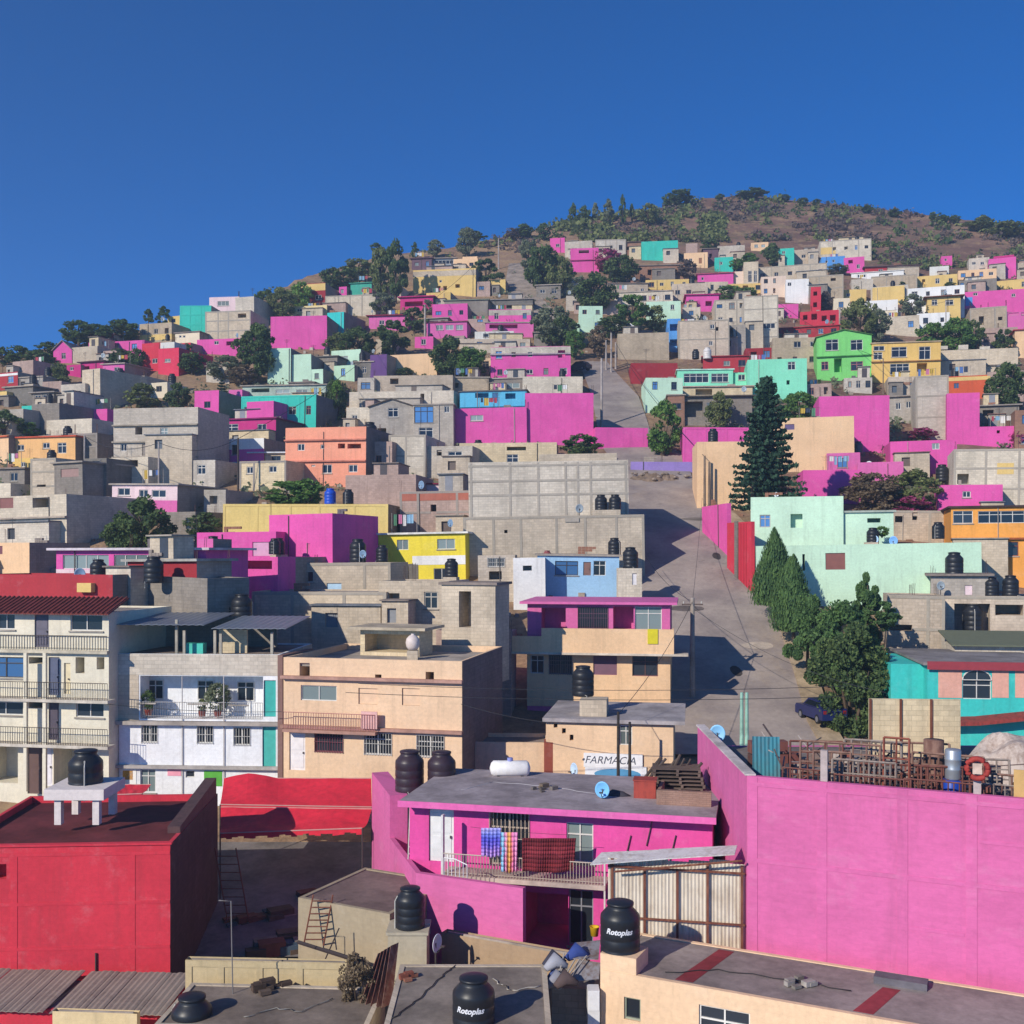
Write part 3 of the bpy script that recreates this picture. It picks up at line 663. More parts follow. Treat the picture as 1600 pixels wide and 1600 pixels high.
# upper left and middle
h(643, 674, 404, 422, 'MB', 'mauve roofed shed standing above the long ochre house', over=.4, roof='6a505c')
h(674, 712, 404, 421, 'BG', 'grey glazed house behind the long ochre house', w=[(679, 406, 708, 413)], over=.4)
h(708, 746, 404, 424, 'PE', 'peach house with a stepped turret right of the grey glazed house', ex=[(722, 745, 400, 406, 'PE', .3, 3)], par=.2)
h(645, 743, 420, 460, 'OC', 'long ochre house with a grey top band, highest in the middle left', bands=[(645, 743, 420, 433, 'GR')], w=[(682, 446, 688, 453, 'o'), (692, 446, 698, 453, 'o'), (711, 443, 718, 449, 'o'), (686, 437, 690, 441)])
h(666, 704, 457, 480, 'OC2', 'small yellow house directly below the long ochre house', par=.2)
h(764, 790, 437, 459, 'OC', 'small yellow house between a leaning tree and the gravel path', par=.2)
h(508, 587, 461, 492, 'GR', 'long bare grey house carrying a teal shed', frame=(4, 1), par=.1)
h(548, 581, 443, 463, 'TQ2', 'teal shed above the long bare grey house', over=.3, roof='4a9a86')
h(530, 542, 448, 464, 'PK', 'tiny pink shed left of the teal shed')
h(465, 509, 443, 478, 'DR', 'dark red house with an ochre upper band on the left skyline', bands=[(465, 509, 443, 456, 'OC')], w=[(474, 461, 483, 469), (493, 461, 503, 469)])
h(452, 511, 478, 498, 'PE3', 'pale yellow house beneath the dark red house', w=[(464, 482, 472, 487), (484, 485, 494, 492, 'o')])
h(423, 511, 494, 544, 'PK', 'large blank pink house on the left upper slope', par=.1, yaw=6)
h(511, 537, 488, 528, 'TQ3', 'narrow bright turquoise house joined to the large blank pink one', par=.1, yaw=18)
h(625, 676, 464, 484, 'MG', 'magenta house with a slanting canopy left of the square pink house', over=.5, roof='c03878', w=[(632, 470, 660, 479, 'o')])
h(576, 637, 493, 514, 'PK2', 'pink house with a crimson roof behind dark trees', over=.5, roof='8a3048', w=[(592, 500, 600, 507), (610, 500, 617, 507)])
h(676, 731, 475, 506, 'PK', 'square pink house in the middle of the upper slope', par=.1)
h(667, 730, 504, 529, 'PK2', 'pink house with a row of white windows under the square pink one', over=.25, roof='8a5060', w=[(682, 508, 693, 516, 'c'), (697, 508, 709, 516, 'c'), (713, 508, 724, 516, 'c')])
h(730, 762, 498, 518, 'GRp', 'small pinkish house beside the square pink one', w=[(745, 497, 754, 503, 'b')])
h(763, 829, 483, 506, 'PK', 'pink house with a grey upper band beside the gravel path', bands=[(763, 829, 483, 493, 'GR3')], par=.1)
h(758, 833, 504, 526, 'PK2', 'low pink house with one long dark opening', w=[(764, 506, 808, 513, 'o')], over=.2)
h(694, 762, 469, 492, 'GD', 'grey shack with a mossy roof behind the square pink house', over=.3, roof='7c8474', aw=(3, 1))
h(764, 833, 469, 486, 'GD2', 'grey shack with a long dark slot on its front', w=[(778, 477, 808, 482, 'o')], over=.3)
h(742, 803, 518, 534, 'WH2', 'white walled house with dark windows above the beige wall house', w=[(755, 521, 772, 527), (779, 519, 797, 527)], cornice=(530, 'e8e4dc'))
h(717, 828, 529, 548, 'GR', 'long low beige house above the pink block with a grey band', par=.15)
h(648, 677, 526, 544, 'PK', 'small pink house beside the big round green trees')
# left skyline
h(327, 374, 464, 490, 'PKW', 'pinkish white top floor house with a balcony on the left skyline', w=[(340, 470, 358, 478, 'c')], par=.15, rebar=1, yaw=8)
h(368, 397, 464, 512, 'GR2', 'grey stair tower house right of the pinkish white top floor', par=.1, w=[(372, 488, 385, 497, 'o')])
h(280, 329, 477, 523, 'TQ', 'turquoise windowless house on the left skyline', par=.12, frame=(3, 3), yaw=6)
h(321, 392, 486, 534, 'GR2', 'unfinished grey house joined to the right of the turquoise skyline house', frame=(4, 3), w=[(372, 490, 385, 497, 'o')], yaw=8)
h(218, 268, 505, 533, 'GR', 'grey box house with an ochre base on the left skyline', bands=[(218, 268, 521, 533, 'OC')], par=.1)
h(262, 281, 494, 510, 'OC', 'tiny ochre house behind the grey box on the left skyline')
h(274, 312, 520, 538, 'CR', 'small cream house below the turquoise skyline house', w=[(280, 524, 284, 528), (286, 524, 290, 528)], over=.2)
h(307, 377, 529, 554, 'PK', 'pink house under the unfinished grey skyline house', w=[(353, 532, 366, 539, 'o'), (334, 532, 341, 538)])
h(138, 225, 533, 553, 'PK', 'long pink house under trees on the far left ridge', par=.15, aw=(3, 1))
h(134, 178, 524, 538, 'DR', 'dark red shed behind the long pink ridge house', over=.4, roof='6a4a4c')
h(84, 113, 548, 567, 'PK', 'pink gabled house at the far left ridge', gable=533, yaw=8)
h(106, 152, 542, 569, 'GR', 'plain grey house right of the pink gabled one', par=.1)
h(150, 182, 548, 570, 'GRp', 'beige house below the long pink ridge house', aw=(2, 1))
h(222, 251, 536, 579, 'RD', 'dull red house left of the bright red cube', par=.2, w=[(238, 560, 246, 568)])
h(247, 279, 544, 586, 'RD3', 'bright red cube house with a white window', w=[(257, 560, 266, 566, 'c')], ex=[(250, 272, 534, 545, 'WH2', .8, 3)])
h(276, 298, 536, 558, 'RD', 'small red house right of the bright red cube', w=[(280, 539, 290, 545, 'o')])
h(104, 126, 570, 587, 'MG', 'tiny magenta house at the far left under the grey houses', w=[(109, 573, 115, 579)])
h(126, 162, 566, 588, 'MG', 'magenta house with a dark flat roof on the far left', over=.4, roof='5a4048', w=[(132, 572, 140, 579, 'o')])
h(160, 194, 569, 594, 'PK2', 'pink shaded house left of the red houses', w=[(178, 573, 186, 580)], over=.3)
h(20, 52, 564, 594, 'GRp', 'pinkish grey house at the far left edge of town', w=[(28, 574, 34, 580)])
h(27, 67, 590, 612, 'GR3', 'grey house right of the red house with a white top', over=.2)
h(-20, 28, 583, 608, 'RD2', 'red house with a white upper band at the left photo edge', bands=[(-20, 28, 583, 590, 'WH')])
h(66, 96, 596, 622, 'GRp', 'small dull house left of the two step grey block', aw=(2, 1))
h(95, 133, 600, 639, 'GR', 'lower grey block house of two joined steps on the left', par=.1)
h(129, 157, 577, 640, 'GR2', 'tall grey block house with a dark side wall on the left', par=.1, yaw=26, D=9)
h(50, 84, 614, 637, 'GD', 'dark grey house with white framed windows on the left', w=[(54, 617, 63, 626), (66, 616, 76, 626)], over=.4)
h(8, 52, 605, 632, 'GD2', 'flat roofed grey house left of the white framed windows', over=.3, w=[(14, 618, 22, 626)])
h(-20, 10, 612, 632, 'OC', 'ochre house corner at the left photo edge')
h(34, 52, 634, 671, 'TQ', 'narrow turquoise wall house on the far left', par=.1, D=4)
h(50, 93, 631, 680, 'GD', 'dark grey wall house right of the narrow turquoise one', par=.1)
h(-20, 36, 640, 682, 'GR3', 'dim grey house at the left photo edge behind trees', aw=(2, 2))
h(94, 167, 640, 662, 'PK', 'pink house above the whitewashed wall house on the left', w=[(124, 642, 134, 652, 'o')])
h(72, 143, 655, 686, 'GR2', 'whitewashed grey house with blank front on the left', par=.15, yaw=20)
h(-20, 14, 681, 722, 'PE', 'peach house corner at the left photo edge', cornice=(683, 'd06848'))
h(17, 118, 684, 724, 'OR2', 'light orange house with three white framed windows on the left', w=[(27, 695, 38, 704), (67, 692, 78, 701), (90, 692, 104, 709)], over=.25, roof='c85a40', yaw=12)
h(20, 52, 716, 750, 'OC3', 'ochre house under the light orange house', w=[(33, 722, 40, 730)])
h(115, 152, 677, 722, 'GD', 'dim grey house right of the light orange house', aw=(2, 1), frame=(1, 2))
h(48, 88, 716, 784, 'GR', 'tall bare grey house with a narrow slit window', w=[(58, 757, 72, 761, 'o')], par=.15, yaw=20, frame=(1, 3))
h(86, 130, 724, 790, 'GD', 'dark house with a striped curtain in front of it', w=[(96, 732, 124, 746, 'x', 'a08078')], over=.3)
h(130, 166, 716, 780, 'GD2', 'narrow dim house between the dark house and the three storey grey one', aw=(1, 3))
h(177, 309, 637, 754, 'GR', 'three storey grey house with slab edges on the left slope', cornice=[(664, 'a89c8c'), (690, 'b0a494'), (714, 'a89c8c')], w=[(211, 667, 222, 679, 'o'), (250, 668, 262, 688, 'c'), (188, 693, 198, 705), (222, 693, 230, 712, 'd', '8a8078'), (266, 686, 276, 694), (170, 720, 189, 730, 'o'), (195, 718, 216, 730, 'o')], par=.3, yaw=10, D=8, rebar=2)
h(165, 232, 715, 757, 'GR', 'grey balcony house with two open bays on the left slope', w=[(170, 719, 189, 729, 'o'), (195, 719, 216, 730, 'o')], d=d_at(757) - 2, D=4, par=.1)
h(265, 336, 719, 762, 'GR2', 'blotched grey house below the white and pink house', w=[(308, 726, 321, 741)], yaw=15)
h(174, 276, 757, 806, 'PKW', 'pinkish white house with a pink base on the left slope', bands=[(174, 276, 780, 806, 'PK2')], w=[(183, 762, 202, 774), (216, 764, 230, 776), (236, 764, 258, 776)], over=.25, yaw=15, D=9)
h(-30, 38, 733, 760, 'GD', 'dark low house at the left photo edge', over=.3)
h(-30, 16, 755, 780, 'GR2', 'small pale grey house at the left photo edge')
h(-30, 105, 776, 850, 'GR', 'two storey grey house with four windows at the left photo edge', w=[(0, 778, 22, 795, 'x', '8a5a54'), (52, 779, 77, 795, 'o'), (52, 816, 77, 831, 'b'), (-5, 817, 19, 842, 'c')], yaw=22, D=13, par=.2, cornice=(811, 'b0a090'))
h(-30, 46, 848, 898, 'PE', 'peach house under the two storey grey one at the left edge', w=[(-8, 853, 4, 866, 'x', '7a4a50')], par=.2)
# middle left
h(303, 341, 610, 659, 'PK', 'pink house left of the dark conifer on the left slope', par=.1)
h(357, 378, 609, 642, 'PK2', 'pink house right of the dark conifer on the left slope', par=.1)
h(378, 508, 602, 640, 'GG', 'greenish grey house behind the long turquoise house', over=.3, w=[(392, 606, 420, 613, 'o'), (430, 607, 452, 614, 'c'), (462, 607, 480, 614, 'c')])
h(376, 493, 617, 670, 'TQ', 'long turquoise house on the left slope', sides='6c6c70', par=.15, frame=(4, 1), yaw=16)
h(385, 427, 627, 661, 'PK', 'pink cube house with a shadowed right side before the turquoise house', sides='', par=.1, d=d_at(690) + 3, sink=6, yaw=18)
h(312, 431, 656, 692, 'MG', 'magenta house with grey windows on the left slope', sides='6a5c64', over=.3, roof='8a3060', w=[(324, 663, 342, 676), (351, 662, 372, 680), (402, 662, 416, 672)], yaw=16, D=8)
h(291, 413, 687, 724, 'WH', 'white house with a pink lower half on the left slope', bands=[(291, 413, 702, 724, 'PK')], par=.1, yaw=14)
h(249, 293, 690, 722, 'GR2', 'grey house with a turquoise lower wall on the left slope', bands=[(252, 293, 707, 722, 'TQ')], w=[(265, 687, 277, 695)])
h(418, 454, 544, 599, 'MT', 'mint house, taller left one of a pair below the large blank pink house', par=.1, yaw=8)
h(452, 487, 554, 599, 'MT', 'mint house, lower right one of a pair below the large blank pink house', par=.1, yaw=8, over=0)
h(402, 418, 557, 586, 'CR', 'narrow cream house left of the mint pair', w=[(407, 562, 411, 568)])
h(518, 564, 547, 576, 'MT', 'mint house with a shaded right end, topmost of the mint group', w=[(528, 556, 544, 566, 'c')], yaw=16)
h(522, 554, 571, 594, 'MT2', 'little mint house under the topmost mint one', yaw=16)
h(486, 505, 577, 600, 'MT', 'smallest mint house, right of the mint pair', yaw=14)
h(484, 527, 558, 584, 'GD', 'grey cluttered shack between the mint houses', over=.3, aw=(3, 1), roof='6e6a66')
h(554, 583, 566, 592, 'GD2', 'dim house right of the mint group', over=.2)
h(607, 683, 554, 588, 'PE', 'peach blank house with a bush at its foot in the middle', par=.12)
h(578, 604, 554, 594, 'PU', 'dark purple house left of the peach blank house', par=.2, yaw=20)
h(583, 707, 586, 616, 'GR', 'grey house with one dark opening below the peach blank house', w=[(609, 591, 622, 600, 'o')], par=.3)
h(558, 584, 590, 616, 'GR3', 'grey house end with a blue window in the middle', w=[(563, 597, 578, 608, 'b')])
h(545, 708, 610, 642, 'GR2', 'long pale grey house behind the gabled house', w=[(656, 613, 662, 624, 'o')], par=.2)
h(578, 647, 636, 694, 'GR3', 'grey gabled house in the middle of the hill', gable=624, w=[(607, 636, 623, 652), (590, 669, 604, 684, 'o'), (650, 669, 660, 680)], roof='6a625c', yaw=3, D=7)
h(646, 709, 633, 698, 'GR3', 'grey flat house with a big blue glazed door right of the gabled house', w=[(648, 635, 678, 661, 'b'), (655, 668, 677, 684), (695, 635, 703, 645)], over=.15, yaw=3)
h(540, 592, 636, 674, 'GR2', 'beige stepped house left of the gabled house', aw=(2, 1))
h(719, 823, 612, 650, 'CY', 'cyan house standing above the long pink wall house', w=[(743, 614, 764, 622, 'o'), (770, 614, 778, 628, 'd', '3a6a9a'), (790, 615, 806, 624, 'o')], over=.2, roof='6a6866', cornice=(637, '2a6a8a'))
h(712, 824, 638, 694, 'PK', 'long pink wall house below the cyan house', w=[(736, 649, 756, 658, 'c')], par=.15, yaw=5, D=4)
h(820, 927, 614, 694, 'PK', 'tall pink wall house stepping up right of the cyan house', par=.1, yaw=2, w=[(838, 604, 856, 612)])
h(704, 763, 590, 614, 'GR', 'low grey house above the cyan house', over=.2, w=[(706, 598, 716, 606, 'o')])
h(816, 910, 588, 622, 'GR2', 'beige flat house above the tall pink wall house', par=.2)
h(762, 820, 592, 614, 'GD', 'cluttered grey house with dark bays above the cyan house', w=[(768, 597, 784, 607, 'o'), (790, 598, 812, 607, 'c')], over=.2)
h(767, 892, 542, 596, 'PK', 'pink block with a grey top band beside the upper road', bands=[(767, 892, 542, 553, 'GR2')], par=.12, yaw=3, cornice=(554, 'b8aeb0'))
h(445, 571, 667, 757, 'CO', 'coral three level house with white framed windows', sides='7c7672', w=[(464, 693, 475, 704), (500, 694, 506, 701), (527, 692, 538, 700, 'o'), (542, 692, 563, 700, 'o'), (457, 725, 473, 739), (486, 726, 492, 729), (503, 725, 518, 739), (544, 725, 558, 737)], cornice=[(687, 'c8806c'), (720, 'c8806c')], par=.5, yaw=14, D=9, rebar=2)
h(374, 447, 720, 767, 'CR2', 'low beige house left of the coral one', w=[(385, 729, 395, 740), (420, 728, 432, 738)], frame=(3, 1), aw=(0, 0))
h(392, 446, 708, 728, 'GR2', 'small beige shed with a white metal roof left of the coral house', over=.4, roof='d8dce4')
h(606, 664, 679, 748, 'GR2', 'plain beige wall house under the gabled house', frame=(2, 2), par=.1)
h(570, 612, 690, 752, 'GRp', 'dusty house filling the gap right of the coral one')
h(660, 738, 697, 748, 'GR', 'cluttered grey house left of the long grey roof terrace', w=[(682, 703, 690, 712, 'o'), (700, 705, 722, 712)], rebar=4)
h(718, 870, 692, 735, 'CR2', 'cream walled house behind the largest grey block building', w=[(792, 698, 822, 704, 'o'), (792, 710, 810, 728)], aw=(0, 0), par=.1)
h(646, 740, 757, 775, 'PKW', 'pink and white low house left of the largest grey block building', w=[(690, 758, 704, 768), (710, 757, 716, 768)], over=.2, roof='8a3048')
h(626, 740, 768, 838, 'GRp', 'grey brown house with a brick red top band', bands=[(627, 738, 769, 783, 'b06a58')], w=[(674, 789, 683, 800, 'o')], par=.2, frame=(4, 2), yaw=6)
h(540, 650, 742, 792, 'GRp', 'dusty pink walled house behind the long yellow house', par=.15)
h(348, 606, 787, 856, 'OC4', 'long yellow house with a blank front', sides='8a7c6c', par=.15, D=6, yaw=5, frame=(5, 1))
tbig = h(726, 1009, 808, 916, 'GR', 'largest grey block building beside the road', par=.1, yaw=2, d=93, D=13, frame=(6, 1), w=[(790, 829, 795, 834, 'o')], ex=[(735, 985, 722, 809, 'GR2', 2.2, 10)], name='apartment_building', cat='building', near=True)
h(838, 966, 868, 926, 'BL', 'light blue house with blue and brown windows beside the road', d=89, D=3, yaw=2, over=.2, w=[(866, 876, 902, 898, 'b'), (910, 877, 922, 898, 'd', '8a6a60'), (926, 875, 945, 898)], near=True)
h(803, 853, 872, 934, 'WH', 'white house left of the light blue one', d=87, D=4, yaw=2, par=.2, w=[(818, 884, 832, 892, 'o')])
h(748, 806, 868, 918, 'GR3', 'small grey house with a barred window left of the white one', d=88.5, D=4, w=[(763, 872, 790, 886, 'g'), (765, 893, 785, 906, 'o')], par=.1)
h(585, 729, 836, 930, 'YL', 'bright yellow house with a white balcony', d=(93, 91.6), D=4, over=.3, roof='e8e4da', w=[(622, 844, 640, 860, 'c'), (685, 844, 713, 860, 'c'), (679, 890, 704, 908), (606, 886, 640, 908, 'o')], bands=[(646, 729, 870, 884, 'WH'), (585, 655, 882, 930, 'GD2')], near=True)
h(421, 520, 804, 884, 'PK', 'pink cube house with a purple shadowed side below the yellow house', sides='', d=(89, 86.5), D=7, par=.1)
h(308, 432, 832, 884, 'PK', 'long low pink house left of the pink cube house', d=(88, 86.5), D=5, par=.15, w=[(395, 848, 430, 870, 'x', 'd8a0c0')])
h(322, 434, 870, 950, 'PK', 'pink house with a dark window strip', d=(83, 81), D=5, par=.15, w=[(360, 876, 425, 889, 'o')], near=True)
h(428, 452, 871, 950, 'PK2', 'narrow pink house with a dark side right of the window strip', d=(83.5, 82.8), D=5, par=.1)
h(446, 611, 880, 936, 'GR', 'low grey house with a light blue patch on its wall', d=(85, 83.5), D=5, w=[(466, 893, 490, 910), (511, 912, 534, 925, 'x', 'b0d0e8')], par=.15, frame=(4, 1), rebar=3, near=True)
h(394, 604, 925, 975, 'GR2', 'bare grey terrace house behind the flat roofed sheds', d=(78, 76.5), D=5, par=.1, frame=(3, 1))
h(592, 702, 908, 975, 'GR', 'stained grey house left of the rooftop stair room', d=(77, 76), D=6, par=.1)
h(88, 322, 860, 906, 'PK', 'pink house with long glass bands and a white roof edge', d=(74, 71.5), D=6, over=.45, roof='d8ccd0', w=[(98, 867, 170, 889, 'c'), (178, 867, 247, 889, 'c'), (262, 864, 300, 892, 'o')], bands=[(88, 200, 890, 899, 'PKW')], near=True)
h(310, 334, 842, 960, 'PK2', 'pink wall end beside the dark walled house', d=74, D=2.5, par=.1)
h(180, 323, 899, 975, 'GD', 'dark walled house behind the white apartment building', d=(71, 64.5), D=3, par=.1, w=[])
h(-40, 176, 898, 965, 'RD2', 'maroon walled terrace house above the tiled cream building', d=(69, 66), D=5, par=.8, w=[], ex=[(120, 142, 912, 926, 'OC', -.4, 1.2)])
h(200, 308, 878, 903, 'DR', 'brick roof room with a grey sheet roof behind a black tank', d=(70, 67), D=3, over=.3, roof='a8a49c', w=[(207, 887, 213, 897)])
# right
h(1066, 1169, 667, 724, 'PK', 'long pink wall house left of the tall conifer', par=.1, frame=(3, 1), yaw=-3)
h(1089, 1174, 690, 796, 'PE', 'peach wall house beside the road, left of the tall conifer', par=.1, yaw=-5, D=7)
h(1205, 1336, 653, 738, 'PE', 'peach wall house right of the tall conifer', par=.1, yaw=-2, w=[(1228, 663, 1243, 672, 'x', '6a5a80')])
h(1279, 1389, 618, 704, 'PK', 'tall pink wall house behind the right peach house', par=.1, yaw=-4)
h(1254, 1344, 734, 785, 'PK', 'pink wall house below the right peach house', par=.1)
h(1293, 1345, 708, 742, 'PK2', 'pink tank house with three dark tanks on top', par=.1)
h(1340, 1412, 722, 760, 'PK2', 'pink ramp house right of the pink tank house', par=.2, w=[(1330, 740, 1362, 756, 'o')])
h(1392, 1496, 689, 742, 'PK', 'wide pink house with one small window in the right middle', par=.1, w=[(1457, 693, 1469, 703, 'c')], yaw=-3)
h(1431, 1483, 587, 686, 'GR', 'tall beige wall house right of the ochre house', par=.1, yaw=0, frame=(1, 3))
h(1387, 1437, 620, 660, 'GR3', 'greyish house with small windows left of the tall beige wall', w=[(1400, 629, 1408, 640), (1416, 627, 1424, 638)], over=.4)
h(1387, 1437, 588, 622, 'GR', 'grey house with a maroon trim under the ochre house', bands=[(1387, 1437, 596, 602, 'BR')])
h(1479, 1530, 614, 694, 'PK', 'tall narrow pink house right of the tall beige wall', par=.1, yaw=-2, D=6)
h(1526, 1594, 666, 698, 'PK', 'low pink house right of the tall narrow pink one', w=[(1557, 672, 1562, 677, 'o')], par=.1)
h(1529, 1592, 634, 672, 'GD', 'dark grey house behind the low pink house on the right', w=[(1535, 640, 1552, 650, 'o'), (1548, 661, 1578, 667, 'o')], over=.4)
h(1585, 1650, 640, 705, 'BR', 'brown house at the right photo edge above the grey terrace')
h(1488, 1650, 700, 796, 'GR2', 'grey house with ochre stain at the right photo edge', frame=(3, 3), par=.3, rebar=3, w=[(1494, 740, 1512, 756, 'o')], bands=[(1556, 1582, 722, 740, 'OC')])
h(1464, 1566, 757, 806, 'PK', 'pink house with one grey window above the orange house', w=[(1503, 767, 1516, 777)], par=.1)
h(1487, 1650, 793, 912, 'OR', 'orange house with a dark glass band at the right photo edge', over=.25, roof='4a3a38', w=[(1490, 798, 1521, 818), (1529, 798, 1620, 818), (1556, 847, 1592, 869, 'w', '8a4a40'), (1494, 846, 1515, 852, 'o')], cornice=(842, 'a05a38'), yaw=-2, near=True)
h(1394, 1483, 797, 846, 'GR', 'grey house with a black tank between the mint and orange houses', w=[(1397, 806, 1410, 816, 'o'), (1424, 800, 1432, 812, 'o')], frame=(3, 1))
h(1173, 1318, 776, 860, 'MT', 'mint upper house with water stains beside the road', d=(94, 92), D=6, par=.15)
h(1309, 1397, 801, 858, 'MT', 'mint middle house with a narrow dark window', d=(92.5, 91.5), D=5, over=.2, roof='a8b0a4', w=[(1356, 810, 1377, 817, 'o')])
h(1184, 1536, 853, 952, 'MT', 'longest mint house with one brown window', d=(88.6, 85.5), D=6, par=.15, w=[(1292, 866, 1323, 892, 'x', '8a5850'), (1256, 867, 1260, 893, 'o')], near=True)
h(1277, 1363, 526, 594, 'LM', 'lime green two storey house with white framed windows', gable=516, roof='5a8a4a', cornice=(557, '4a8a48'), w=[(1291, 530, 1311, 548), (1330, 531, 1349, 548), (1284, 565, 1295, 578, 'w', 'c0787a'), (1330, 565, 1349, 580, 'w', 'c0787a'), (1304, 560, 1316, 582, 'o')], yaw=-2)
h(1361, 1469, 535, 600, 'OC3', 'ochre two storey house right of the lime green one', over=.2, roof='c8b090', w=[(1364, 540, 1381, 548), (1392, 541, 1416, 558), (1435, 540, 1453, 561), (1364, 550, 1378, 562), (1390, 567, 1420, 585), (1432, 566, 1448, 580, 'o')], cornice=(564, 'a87848'), yaw=-2)
h(1466, 1590, 545, 592, 'GR2', 'grey crenellated house right of the ochre two storey one', w=[(1478, 573, 1500, 588), (1516, 574, 1530, 588, 'o'), (1505, 573, 1513, 588, 'd', 'e8e4dc')], cornice=(571, '8a8078'), ex=[(1468, 1480, 540, 546, 'GR2', 0, .4), (1497, 1512, 538, 546, 'GR2', 0, .4), (1530, 1546, 540, 546, 'GR2', 0, .4)])
h(1479, 1547, 587, 620, 'ORR', 'red orange house with an ochre top stripe', bands=[(1479, 1547, 587, 596, 'OC')], par=.1)
h(1543, 1600, 580, 625, 'GRp', 'dim house behind the dark tree at the right edge')
h(1058, 1145, 578, 614, 'MT3', 'bright mint house with two wide glass windows', over=.2, roof='c8e8d8', w=[(1068, 583, 1107, 598), (1111, 583, 1138, 597)], yaw=-2)
h(1140, 1170, 582, 614, 'MT3', 'little bright mint link house with one square window', w=[(1153, 585, 1164, 594)], par=.15)
h(1168, 1261, 561, 625, 'MT3', 'bright mint tall house with a square dark window', w=[(1231, 565, 1243, 578), (1229, 594, 1234, 601, 'o'), (1203, 594, 1207, 600, 'o')], par=.12, yaw=-2)
h(1008, 1066, 590, 645, 'MT', 'pale mint garden house beside the upper road', par=.1, yaw=-6)
h(1044, 1070, 618, 655, 'BR', 'small brick shed house beside the corrugated shack', d=d_at(664), over=.2)
h(1065, 1175, 620, 668, 'GD', 'corrugated shack with a dark porch', w=[(1070, 627, 1098, 652, 'o'), (1104, 628, 1140, 650, 'c')], over=.5, roof='5a5450', d=d_at(664))
h(1066, 1175, 604, 626, 'CR2', 'beige lean to house below the bright mint windows', w=[(1086, 607, 1112, 617, 'o')], over=.3, roof='b89c90')
h(985, 1058, 567, 600, 'DR', 'dark red walled house left of the bright mint windows', par=.15, yaw=-4)
h(1098, 1170, 557, 580, 'RD2', 'red roofed house behind the bright mint houses', over=.3, roof='a03a42')
h(1165, 1211, 544, 566, 'DR', 'small dark red house above the bright mint tall house', par=.12)
h(1060, 1140, 500, 562, 'GR', 'broad grey house with small crossed windows', w=[(1110, 507, 1117, 514), (1119, 511, 1123, 517, 'o'), (1108, 533, 1114, 540)], frame=(1, 2), yaw=-1)
h(1043, 1064, 498, 548, 'BL2', 'narrow blue house end with two dark openings', w=[(1047, 506, 1061, 517, 'o'), (1047, 530, 1061, 541, 'o')], par=.1)
h(1117, 1188, 468, 512, 'GR', 'grey upper house with a white tank, right of the pink magenta eaved one', frame=(2, 1), par=.1)
h(1164, 1217, 462, 550, 'GR2', 'tall pale grey house with two wide window bands', w=[(1170, 505, 1188, 514), (1191, 505, 1212, 514), (1163, 531, 1178, 539)], frame=(2, 4), par=.1, yaw=-1)
h(1130, 1166, 508, 556, 'GR3', 'grey recess house between the broad grey and tall pale grey ones', w=[(1137, 512, 1147, 540, 'o')])
h(966, 1046, 521, 562, 'GR', 'long bare beige wall house left of the narrow blue end', par=.1, yaw=-2)
h(930, 1012, 668, 700, 'PK', 'low pink wall house across the bend of the road', D=2, par=.05, yaw=-4)
h(1385, 1475, 930, 1040, 'GR', 'beige rough house with a crooked post, right of the big trees', d=78, D=5, par=.1, w=[(1388, 976, 1424, 985, 'o')], frame=(3, 2), rebar=3)
h(1455, 1640, 932, 1015, 'GR', 'concrete frame house with dark bays below the orange house', d=80, D=5, par=.1, w=[(1492, 944, 1548, 990, 'o'), (1556, 946, 1600, 962, 'o')], frame=(3, 1), deep=3)
h(1455, 1545, 900, 935, 'GR3', 'small grey roof house with a black tank against the longest mint house', d=82, D=3.5, over=.4, w=[(1508, 915, 1520, 930, 'x', 'e0c8cc')])
# retaining walls
h(680, 798, 985, 1100, 'GRp', 'shaded wall house between the peach buildings', d=71, D=2, par=.1)

_, fcb, Hb, Wb, Db = HOUSES['largest grey block building beside the road']; m = MB()
for u in (739, 800, 844, 887, 906, 926, 981): x, z0 = fcb.loc(u, 808, 2.2); x, z1 = fcb.loc(u, 724, 2.2); m.box(x - .1, x + .1, 2.165, 2.198, z0, z1)
for v in (728, 752, 774): a_, z0 = fcb.loc(735, v, 2.2); b_, z0 = fcb.loc(985, v, 2.2); m.box(a_, b_, 2.16, 2.197, z0 - .09, z0 + .09)
m.build('concrete_frame', wall('b0a698', 0), tbig)
a_, z0 = fcb.loc(885, 812, -.02); b_, z1 = fcb.loc(907, 818, -.02); MB().box(a_, b_, -.1, -.04, z1, z0).build('stepped_ledge', wall('b0a698', 0), tbig)
a_, z0 = fcb.loc(846, 720, 2.2); b_, z1 = fcb.loc(968, 716, 2.2); MB().box(a_, b_, 2.6, 6, z0 - .1, z1 + .3).build('upper_parapet', wm('GR'), tbig)

